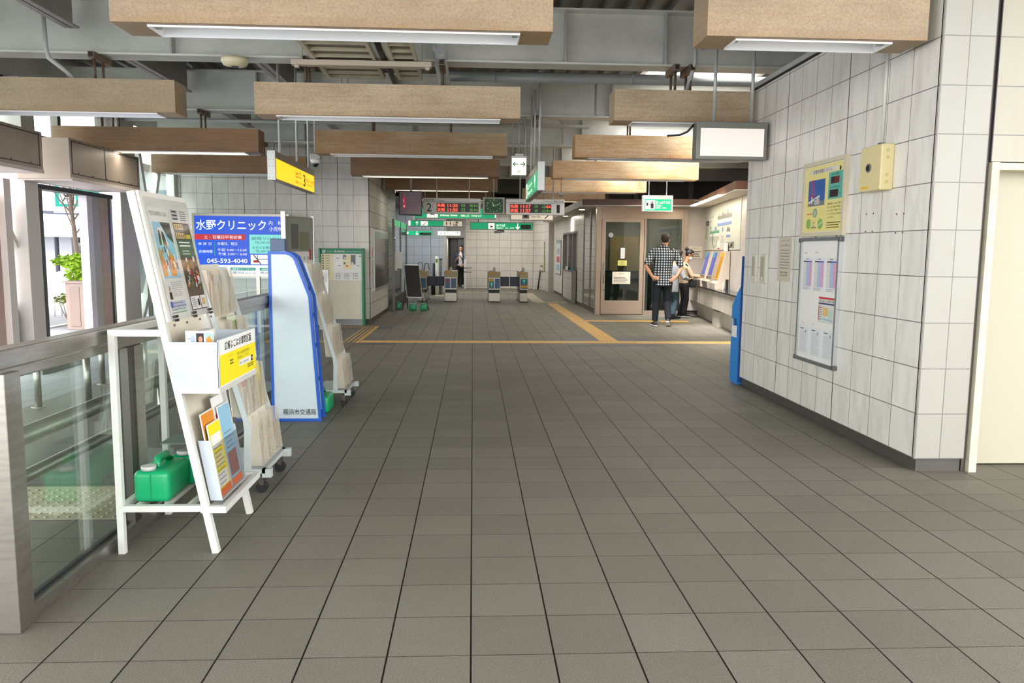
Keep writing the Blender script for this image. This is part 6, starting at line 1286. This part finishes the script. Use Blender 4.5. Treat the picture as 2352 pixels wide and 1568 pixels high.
lamp('far_hall_light', (.6, 26.5, 2.95), 3.5, 5.0, 44, (1, .96, .9)); lamp('left_far_light', (-2.0, 25.5, 2.95), 1.5, 3.0, 26, (.85, .93, 1))
lamp('far_man_fill', (-.65, 31.6, 1.97), .5, .8, 9, (1, .97, .93)); lamp('stair_light', (1.2, 29.3, 2.95), 2.0, 2.0, 24, (1, .97, .92))  # first lamp: added fill without a fixture, brightens the man in the alcove
for i, (x, y) in enumerate(((.1, 25.2), (.1, 28.6), (1.6, 25.2), (1.6, 28.6), (-2.0, 25.4))): MB().box(x - .12, x + .12, y - .6, y + .6, 2.96, 3.0).build('ceiling_lamp', mat('far_lamp', '#fff3dc', .4, emit=4), label=('near left', 'far left', 'near right', 'far right', 'leftmost')[i] + ' flat ceiling lamp of the hall beyond the ticket gates', cat='lamp')
# ================= people =================
def fuse(mb, name, m, parent, voxel, smooth=4, fac=.5):
    ob = mb.build(name, m, parent)
    md = ob.modifiers.new('r', 'REMESH'); md.mode = 'VOXEL'; md.voxel_size = voxel
    if smooth: sm = ob.modifiers.new('s', 'SMOOTH'); sm.factor = fac; sm.iterations = smooth
    dg = bpy.context.evaluated_depsgraph_get(); me = bpy.data.meshes.new_from_object(ob.evaluated_get(dg), depsgraph=dg)
    ob.modifiers.clear(); ob.data = me; me.materials.clear(); me.materials.append(m)
    for p in me.polygons: p.use_smooth = True
    return ob
SKN = mat('skin', '#c99474', .5); SKN2 = mat('skin_tan', '#b98560', .5); HAIR = mat('black_hair', '#17130f', .6); HAIRB = mat('brown_black_hair', '#2e2119', .6)
def lerp(a, b, t_): return Vector(a) * (1 - t_) + Vector(b) * t_
def hand(mb, wrist, d, palm_n, s=1.0, curl=.5):
    """palm and five fingers: d = direction of the fingers, palm_n = out of the palm"""
    w_ = Vector(wrist); d = Vector(d).normalized(); n_ = Vector(palm_n); n_ = (n_ - d * n_.dot(d)).normalized(); sd = d.cross(n_)
    mb.loft([w_ - d * .02 * s, w_ + d * .02 * s, w_ + d * .06 * s, w_ + d * .09 * s], [(.024 * s, .018 * s), (.032 * s, .018 * s), (.041 * s, .016 * s), (.038 * s, .013 * s)], 10, up=n_)
    for i, (o, L) in enumerate(((-.030, .066), (-.010, .078), (.010, .074), (.029, .058))):
        b = w_ + d * .085 * s + sd * o * s; p1 = b + (d + sd * o * 3).normalized() * L * .45 * s; d2 = (d + n_ * curl).normalized(); p2 = p1 + d2 * L * .32 * s; p3 = p2 + (d2 + n_ * curl * 1.2).normalized() * L * .25 * s
        mb.loft([b - d * .02 * s, b, p1, p2, p3], [.009 * s, .0095 * s, .0085 * s, .008 * s, .006 * s], 8, up=n_)
    b = w_ + d * .02 * s - sd * .028 * s; p1 = b + (d * .6 - sd * .8 + n_ * .2).normalized() * .04 * s; p2 = p1 + (d * .85 - sd * .4 + n_ * .3).normalized() * .035 * s
    mb.loft([b, p1, p2], [.013 * s, .011 * s, .008 * s], 8, up=n_)
def head(mb, c, fwd, s=1.0, upv=(0, 0, 1)):
    """skull, jaw, nose, ears around c (centre of the head)"""
    f = Vector(fwd).normalized(); u = Vector(upv); u = (u - f * u.dot(f)).normalized(); r = f.cross(u); c = Vector(c)
    def bl(o, rx, ry, rz):
        o = c + r * o[0] * s + f * o[1] * s + u * o[2] * s; k = MB(); k.ball((0, 0, 0), rx * s, ry * s, rz * s, 16, 10)
        mb.add([o + r * v.x + f * v.y + u * v.z for v in k.v], k.f, None, True)
    bl((0, -.012, .025), .074, .092, .092); bl((0, .018, -.04), .056, .068, .068); bl((0, .052, -.085), .028, .028, .026)
    bl((0, .092, -.022), .012, .018, .022); bl((0, .084, -.062), .024, .012, .012)
    for q in (-1, 1): bl((q * .076, -.004, -.012), .009, .020, .032); bl((q * .033, .070, -.035), .022, .018, .022)
    return f, u, r, c
def face_bits(parent, c, f, u, r, s=1.0):
    for q in (-1, 1):
        o = c + r * q * .03 * s + f * .083 * s + u * .002 * s; e = MB(); k = MB(); k.ball((0, 0, 0), .011 * s, .006 * s, .006 * s, 8, 6); e.add([o + r * v.x + f * v.y + u * v.z for v in k.v], k.f, None, True); e.build('eye', INK, parent)
        e = MB(); e.loft([o + r * (-.015) * s + u * .018 * s, o + u * .023 * s + f * .002, o + r * .015 * s + u * .018 * s], .0035 * s, 6); e.build('eyebrow', HAIR, parent)
def hair_cap(name, c, f, u, r, parent, m, s=1.0, back=True, low=-.05, thick=.014):
    b = MB(); k = MB(); k.ball((0, 0, 0), 1, 1, 1, 24, 18); keep = []; vs = []
    for v in k.v: vs.append(v)
    for fc in k.f:
        ctr = sum((k.v[i] for i in fc), Vector()) / len(fc)
        hz = low / .1
        lim = -.93 if ctr.y < -.25 else (-.25 if ctr.y < .25 else .35 + .5 * ctr.y)
        if ctr.z > lim: keep.append(fc)
    P_ = [c + r * v.x * (.074 + thick) * s + f * (v.y * (.092 + thick) - .012) * s + u * (v.z * (.092 + thick) + .027) * s for v in vs]
    b.add(P_, keep, None, True); ob = b.build(name, m, parent)
    sd = ob.modifiers.new('solid', 'SOLIDIFY'); sd.thickness = .014 * s; sd.offset = -1; return ob
def shoe(name, ankle, toe_dir, m, sole, parent, lift=0, pitch=0.0, s=1.0):
    a = Vector(ankle); d = Vector(toe_dir); d.z = 0; d.normalize(); up = Vector((0, 0, 1))
    if pitch: dd = d * math.cos(pitch) - up * math.sin(pitch); up2 = up * math.cos(pitch) + d * math.sin(pitch)
    else: dd, up2 = d, up
    o = a - up2 * .075 * s
    pts = [o - dd * .07 * s + up2 * .03, o - dd * .03 * s + up2 * .045, o + dd * .05 * s + up2 * .038, o + dd * .13 * s + up2 * .026, o + dd * .19 * s + up2 * .02]
    b = MB(); b.loft(pts, [(.030 * s, .030 * s), (.038 * s, .045 * s), (.044 * s, .038 * s), (.046 * s, .026 * s), (.028 * s, .014 * s)], 14, up=up2); sh = b.build(name, m, parent, smooth_all=True)
    q = MB(); q.loft([p - up2 * (.0 + (p - o).dot(up2)) + up2 * .004 for p in pts], [(.036 * s, .012 * s), (.043 * s, .012 * s), (.046 * s, .012 * s), (.050 * s, .012 * s), (.032 * s, .012 * s)], 14, up=up2); q.build('sole', sole, sh)
    return sh
def limb(mb, pts, rads, seg=12): mb.loft(pts, rads, seg)

# --- plaid material (checked black and white) ---
def plaid():
    m = bpy.data.materials.new('black_white_plaid'); m.use_nodes = True; t = NT(m); tc = t.new('ShaderNodeTexCoord').outputs['Object']; x, y, z = t.sep(tc)[:3]
    def st(v): return t.math('LESS_THAN', t.math('FRACT', t.math('DIVIDE', v, .05)), .5)
    a = st(t.math('ADD', x, 0)); b = st(z); c = t.mix(a, C('#cdd2d6'), C('#3a4248')); d_ = t.mix(a, C('#3a4248'), C('#0b0d10'))
    t.link(t.mix(b, c, d_), t.b.inputs['Base Color']); t.b.inputs['Roughness'].default_value = .8; MATS['plaid'] = m; return m
PLAID = plaid(); DEN = mat('dark_denim', '#0f1520', .85); JEAN = mat('blue_jeans', '#34495a', .8); BLKC = mat('black_cloth', '#15151a', .85); GREYC = mat('grey_cardigan', '#8f959c', .85); TANC = mat('tan_jacket', '#b8a283', .8); NAVC = mat('navy_shirt', '#20304c', .8); WHC = mat('white_cloth', '#e6e8ea', .8)
SH1 = mat('shoe_black_white', '#3a3a40', .6); SOLE = mat('sole_white', '#e4e2dc', .6)

# 1 --- man in a plaid shirt, seen from behind, hands on hips
O = Vector((3.78, 15.3, 0)); t = thing('person', O, 'person in a black and white plaid shirt seen from behind, hands on hips', 'person')
H_ = lambda x, y, z: O + Vector((x, y, z))
bd = MB()
fw = Vector((.35, .93, -.05))
head(bd, H_(.035, .02, 1.715), fw, 1.04); bd.loft([H_(.0, -.02, 1.50), H_(.015, 0, 1.58), H_(.03, .01, 1.67)], [.068, .058, .06], 12)
bd.loft([H_(0, 0, .85), H_(0, 0, 1.0), H_(0, -.01, 1.22), H_(0, -.02, 1.43), H_(0, -.02, 1.53)], [(.15, .10), (.14, .095), (.155, .11), (.17, .11), (.09, .08)], 16, up=(0, 1, 0))
SL, EL, WL_ = H_(-.205, -.02, 1.475), H_(-.37, -.10, 1.19), H_(-.245, -.13, .99); SR, ER, WR = H_(.215, -.02, 1.47), H_(.36, -.06, 1.17), H_(.235, -.13, .985)
for s_, e, w_ in ((SL, EL, WL_), (SR, ER, WR)): bd.loft([s_, lerp(s_, e, .5), e, lerp(e, w_, .35), w_], [.055, .046, .040, .040, .027], 12)
hand(bd, WL_, (.75, -.02, -.25), (-.1, .9, 0), 1.0, .25); hand(bd, WR, (-.65, -.04, -.45), (0, .9, 0), 1.0, .25)
HL, KL, AL1 = H_(-.095, 0, .88), H_(-.115, .03, .48), H_(-.135, .0, .09); HR, KR, AR1 = H_(.095, 0, .88), H_(.11, .05, .48), H_(.10, -.14, .13)
for h, k, a in ((HL, KL, AL1), (HR, KR, AR1)): bd.loft([h, lerp(h, k, .5), k, lerp(k, a, .35), a], [.085, .072, .055, .052, .036], 12)
fuse(bd, 'body', SKN, t, .009, 3)
sh = MB()
sh.loft([H_(0, .0, .80), H_(0, -.0, .90), H_(0, 0, 1.05), H_(0, -.01, 1.25), H_(0, -.02, 1.41), H_(0, -.02, 1.50), H_(0.01, -.01, 1.57)], [(.195, .135), (.19, .135), (.175, .125), (.19, .135), (.215, .13), (.17, .10), (.075, .07)], 20, up=(0, 1, 0))
for s_, e in ((SL, EL), (SR, ER)): sh.loft([lerp(s_, H_(0, -.02, 1.48), .25), s_, lerp(s_, e, .5), lerp(s_, e, .93)], [.075, .077, .068, .066], 14)
fuse(sh, 'plaid_shirt', PLAID, t, .012, 4)
c_ = MB().loft([H_(.0, -.015, 1.55), H_(.015, -.005, 1.60), H_(.018, -.005, 1.61)], [.082, .073, .070], 16); c_.build('collar', PLAID, t)
tr = MB()
for h, k, a in ((HL, KL, AL1), (HR, KR, AR1)): tr.loft([h + Vector((0, 0, .02)), lerp(h, k, .5), k, lerp(k, a, .5), a + Vector((0, 0, .01))], [.108, .092, .076, .068, .062], 14)
tr.loft([H_(0, 0, .80), H_(0, 0, .90), H_(0, 0, .96)], [(.175, .12), (.18, .125), (.165, .115)], 16, up=(0, 1, 0)); fuse(tr, 'dark_jeans', DEN, t, .012, 4)
shoe('sneaker', AL1 + Vector((0, 0, -.005)), (-.1, .9, 0), SH1, SOLE, t); shoe('sneaker', AR1 + Vector((0, .01, .01)), (.35, .9, 0), SH1, SOLE, t, pitch=.5)
_f = fw.normalized(); _uu = Vector((0, 0, 1)); _uu = (_uu - _f * _uu.dot(_f)).normalized(); hair_cap('short_hair', H_(.035, .02, 1.715), _f, _uu, _f.cross(_uu), t, HAIRB, 1.04, low=-.06, thick=.010)
# 2 --- woman with a mask at the machine, facing right
O = Vector((4.78, 17.35, 0)); t = thing('person', O, 'person with tied black hair, face mask, tan jacket and black trousers at ticket machine', 'person')
bd = MB(); fw = Vector((.85, -.15, -.55)); hc = H_(.10, 0, 1.42)
head(bd, hc, fw, .93, (0.5, 0, .8)); bd.loft([H_(.0, 0, 1.18), H_(.04, 0, 1.28), H_(.07, 0, 1.37)], [.055, .048, .05], 12)
bd.loft([H_(0, 0, .72), H_(0, 0, .85), H_(0, 0, 1.0), H_(.01, 0, 1.18)], [(.09, .12), (.08, .11), (.09, .13), (.08, .10)], 14, up=(0, 1, 0))
SA, EA, WA = H_(.02, -.15, 1.15), H_(.12, -.19, .95), H_(.34, -.14, .93); SB, EB, WB = H_(.02, .15, 1.15), H_(.12, .19, .93), H_(.32, .12, .92)
for s_, e, w_ in ((SA, EA, WA), (SB, EB, WB)): bd.loft([s_, lerp(s_, e, .5), e, lerp(e, w_, .4), w_], [.04, .036, .032, .03, .022], 10)
hand(bd, WA, (1, .1, -.1), (0, 0, -1), .9, .4); hand(bd, WB, (1, -.1, -.1), (0, 0, -1), .9, .4)
H1, K1, A1 = H_(0, -.08, .74), H_(.03, -.09, .40), H_(-.02, -.09, .09); H2, K2, A2 = H_(0, .08, .74), H_(.02, .09, .40), H_(-.06, .10, .09)
for h, k, a in ((H1, K1, A1), (H2, K2, A2)): bd.loft([h, lerp(h, k, .5), k, a], [.07, .06, .046, .032], 12)
fuse(bd, 'body', SKN2, t, .009, 3)
jk = MB(); jk.loft([H_(0, 0, .78), H_(0, 0, .9), H_(0, 0, 1.05), H_(.005, 0, 1.16), H_(.02, 0, 1.24)], [(.12, .155), (.115, .15), (.12, .165), (.11, .15), (.06, .065)], 18, up=(0, 1, 0))
for s_, e, w_ in ((SA, EA, WA), (SB, EB, WB)): jk.loft([s_, lerp(s_, e, .5), e, lerp(e, w_, .5), lerp(e, w_, .88)], [.06, .056, .054, .05, .042], 12)
fuse(jk, 'tan_jacket', TANC, t, .012, 4)
tr = MB()
for h, k, a in ((H1, K1, A1), (H2, K2, A2)): tr.loft([h + Vector((0, 0, .04)), lerp(h, k, .5), k, a + Vector((0, 0, -.0))], [.088, .078, .064, .056], 14)
tr.loft([H_(0, 0, .70), H_(0, 0, .80)], [(.11, .14), (.11, .14)], 16, up=(0, 1, 0)); fuse(tr, 'black_trousers', BLKC, t, .012, 4)
shoe('shoe', A1, (1, -.1, 0), BLKC, SOLE, t, s=.92); shoe('shoe', A2, (1, .1, 0), BLKC, SOLE, t, s=.92)
f_ = fw.normalized(); u_ = Vector((.5, 0, .8)); u_ = (u_ - f_ * u_.dot(f_)).normalized(); r_ = f_.cross(u_); hair_cap('tied_hair', hc, f_, u_, r_, t, HAIR, .93, low=-.10, thick=.016); MB().ball(hc - f_ * .125 + u_ * .075, .045, .045, .045).build('hair_bun', HAIR, t); face_bits(t, hc, f_, u_, r_, .93)
k = MB(); kk = MB(); kk.ball((0, 0, 0), .062, .045, .048, 14, 10); oo = hc + f_ * .058 - u_ * .058; k.add([oo + r_ * v.x + f_ * v.y + u_ * v.z for v in kk.v], kk.f, None, True); k.build('face_mask', WHC, t)
k = MB().loft([H_(-.02, -.13, 1.22), H_(.08, -.15, 1.12), H_(.13, -.10, .98), H_(.15, -.05, .86)], .014, 8); k.build('bag_strap', BLKC, t)
bg_ = thing('shoulder_bag', H_(.12, -.22, .72), 'black shoulder bag hanging in front of the person with the face mask', 'bag'); MB().box(O.x + .03, O.x + .19, O.y - .34, O.y - .17, .70, .88).build('bag_body', BLKC, bg_, bevel=.03)
# 3 --- person in a grey cardigan between them, back to the camera
O = Vector((4.40, 16.95, 0)); t = thing('person', O, 'person with black hair, grey cardigan and blue jeans behind the plaid shirt', 'person')
bd = MB(); fw = Vector((.80, .35, -.45)); hc = H_(.12, .04, 1.40)
head(bd, hc, fw, .92, (.3, 0, .9)); bd.loft([H_(.02, 0, 1.16), H_(.06, .02, 1.26), H_(.10, .03, 1.35)], [.054, .048, .05], 12)
bd.loft([H_(-.03, 0, .74), H_(-.02, 0, .88), H_(0, 0, 1.02), H_(.02, 0, 1.16)], [(.13, .09), (.12, .085), (.135, .095), (.11, .08)], 14, up=(0, 1, 0))
SA, EA, WA = H_(.17, -.02, 1.12), H_(.24, -.08, .92), H_(.38, .04, .88); SB, EB, WB = H_(-.14, .02, 1.12), H_(-.14, .10, .92), H_(.06, .20, .90)
for s_, e, w_ in ((SA, EA, WA), (SB, EB, WB)): bd.loft([s_, lerp(s_, e, .5), e, lerp(e, w_, .4), w_], [.04, .036, .032, .03, .022], 10)
hand(bd, WA, (.8, .3, .2), (0, .3, 1), .85, .5); hand(bd, WB, (.9, .3, 0), (0, 0, 1), .85, .5)
H1, K1, A1 = H_(.06, 0, .76), H_(.10, .06, .42), H_(.02, -.08, .09); H2, K2, A2 = H_(-.09, 0, .76), H_(-.06, .06, .41), H_(-.08, -.02, .09)
for h, k, a in ((H1, K1, A1), (H2, K2, A2)): bd.loft([h, lerp(h, k, .5), k, a], [.07, .06, .046, .032], 12)
fuse(bd, 'body', SKN, t, .009, 3)
jk = MB(); jk.loft([H_(-.02, -.01, .60), H_(-.02, -.01, .75), H_(-.01, 0, .9), H_(.0, 0, 1.04), H_(.02, 0, 1.15), H_(.03, 0, 1.21)], [(.165, .13), (.165, .125), (.15, .115), (.165, .12), (.13, .095), (.06, .06)], 18, up=(0, 1, 0))
for s_, e, w_ in ((SA, EA, WA), (SB, EB, WB)): jk.loft([s_, lerp(s_, e, .5), e, lerp(e, w_, .5), lerp(e, w_, .85)], [.062, .056, .054, .05, .042], 12)
fuse(jk, 'grey_cardigan', GREYC, t, .012, 4)
tr = MB()
for h, k, a in ((H1, K1, A1), (H2, K2, A2)): tr.loft([h + Vector((0, 0, .02)), lerp(h, k, .5), k, a], [.09, .08, .066, .058], 14)
fuse(tr, 'blue_jeans', JEAN, t, .012, 4)
shoe('shoe', A1, (.9, .2, 0), BLKC, BLKC, t, s=.92); shoe('shoe', A2, (.9, .4, 0), BLKC, BLKC, t, s=.92)
f_ = fw.normalized(); u_ = Vector((.3, 0, .9)); u_ = (u_ - f_ * u_.dot(f_)).normalized(); r_ = f_.cross(u_); hair_cap('black_hair', hc, f_, u_, r_, t, HAIR, .94, low=-.11, thick=.026)
hb = MB().loft([hc - f_ * .05 + u_ * .05, hc - f_ * .10 - u_ * .02, hc - f_ * .095 - u_ * .09], [.06, .065, .04], 14); hb.build('hair_back', HAIR, t); face_bits(t, hc, f_, u_, r_, .92)
# 4 --- man standing far behind the gates, looking at a phone
O = Vector((-.50, 32.2, 0)); t = thing('person', O, 'person in navy shirt over white t-shirt holding a phone, far beyond the gates', 'person')
bd = MB(); fw = Vector((.05, -.92, -.40)); hc = H_(.01, -.04, 1.58)
head(bd, hc, fw, 1.0); bd.loft([H_(0, .02, 1.34), H_(0, .0, 1.44), H_(0, -.01, 1.53)], [.06, .052, .055], 12)
bd.loft([H_(0, 0, .82), H_(0, 0, .95), H_(0, 0, 1.15), H_(0, 0, 1.34)], [(.14, .09), (.13, .09), (.15, .10), (.12, .08)], 14, up=(0, 1, 0))
SA, EA, WA = H_(-.18, 0, 1.30), H_(-.20, -.08, 1.06), H_(-.06, -.24, 1.26); SB, EB, WB = H_(.18, 0, 1.30), H_(.23, -.02, 1.06), H_(.12, -.16, .92)
for s_, e, w_ in ((SA, EA, WA), (SB, EB, WB)): bd.loft([s_, lerp(s_, e, .5), e, lerp(e, w_, .4), w_], [.046, .042, .036, .034, .025], 10)
hand(bd, WA, (.5, -.2, .6), (.3, .8, 0), 1.0, .5); hand(bd, WB, (-.5, -.1, -.5), (0, .9, 0), 1.0, .4)
H1, K1, A1 = H_(-.09, 0, .84), H_(-.10, -.02, .46), H_(-.13, .02, .09); H2, K2, A2 = H_(.09, 0, .84), H_(.09, -.03, .46), H_(.08, .0, .09)
for h, k, a in ((H1, K1, A1), (H2, K2, A2)): bd.loft([h, lerp(h, k, .5), k, a], [.08, .068, .052, .035], 12)
fuse(bd, 'body', SKN, t, .010, 3)
ts = MB(); ts.loft([H_(-.02, -.02, .86), H_(-.01, -.015, 1.0), H_(0, -.01, 1.2), H_(0, -.01, 1.33), H_(0, 0, 1.39)], [(.165, .115), (.15, .11), (.16, .115), (.14, .095), (.065, .06)], 16, up=(0, 1, 0)); fuse(ts, 'white_t_shirt', WHC, t, .014, 3)
nv = MB()
for s_, e in ((SA, EA), (SB, EB)): nv.loft([lerp(s_, H_(0, 0, 1.33), .4), s_, lerp(s_, e, .5), lerp(s_, e, .9)], [.07, .07, .064, .06], 12)
for q in (-1, 1): nv.loft([H_(q * .12, -.03, .92), H_(q * .115, -.03, 1.1), H_(q * .105, -.03, 1.28), H_(q * .07, .0, 1.38)], [(.065, .11), (.06, .105), (.065, .10), (.05, .07)], 14, up=(0, 1, 0))
nv.loft([H_(0, .05, .92), H_(0, .05, 1.1), H_(0, .05, 1.3)], [(.15, .07), (.15, .065), (.15, .06)], 14, up=(0, 1, 0)); fuse(nv, 'navy_shirt', NAVC, t, .014, 3)
tr = MB()
for h, k, a in ((H1, K1, A1), (H2, K2, A2)): tr.loft([h + Vector((0, 0, .04)), lerp(h, k, .5), k, a], [.10, .088, .07, .06], 14)
fuse(tr, 'black_trousers', BLKC, t, .014, 3); shoe('shoe', A1, (-.2, -1, 0), SOLE, SOLE, t); shoe('shoe', A2, (.1, -1, 0), SOLE, SOLE, t)
f_ = fw.normalized(); u_ = Vector((0, 0, 1)); u_ = (u_ - f_ * u_.dot(f_)).normalized(); r_ = f_.cross(u_); hair_cap('short_black_hair', hc, f_, u_, r_, t, HAIR, 1.0, low=-.06, thick=.016); face_bits(t, hc, f_, u_, r_)
MB().loft([H_(-.13, -.02, 1.38), H_(.02, -.13, 1.2), H_(.16, -.1, .98)], .018, 8).build('bag_strap', BLKC, t)
MB().box(O.x - .04, O.x + .03, O.y - .34, O.y - .325, 1.30, 1.43).build('phone', PAPER, label='pale phone held by the person beyond the ticket gates', cat='phone')
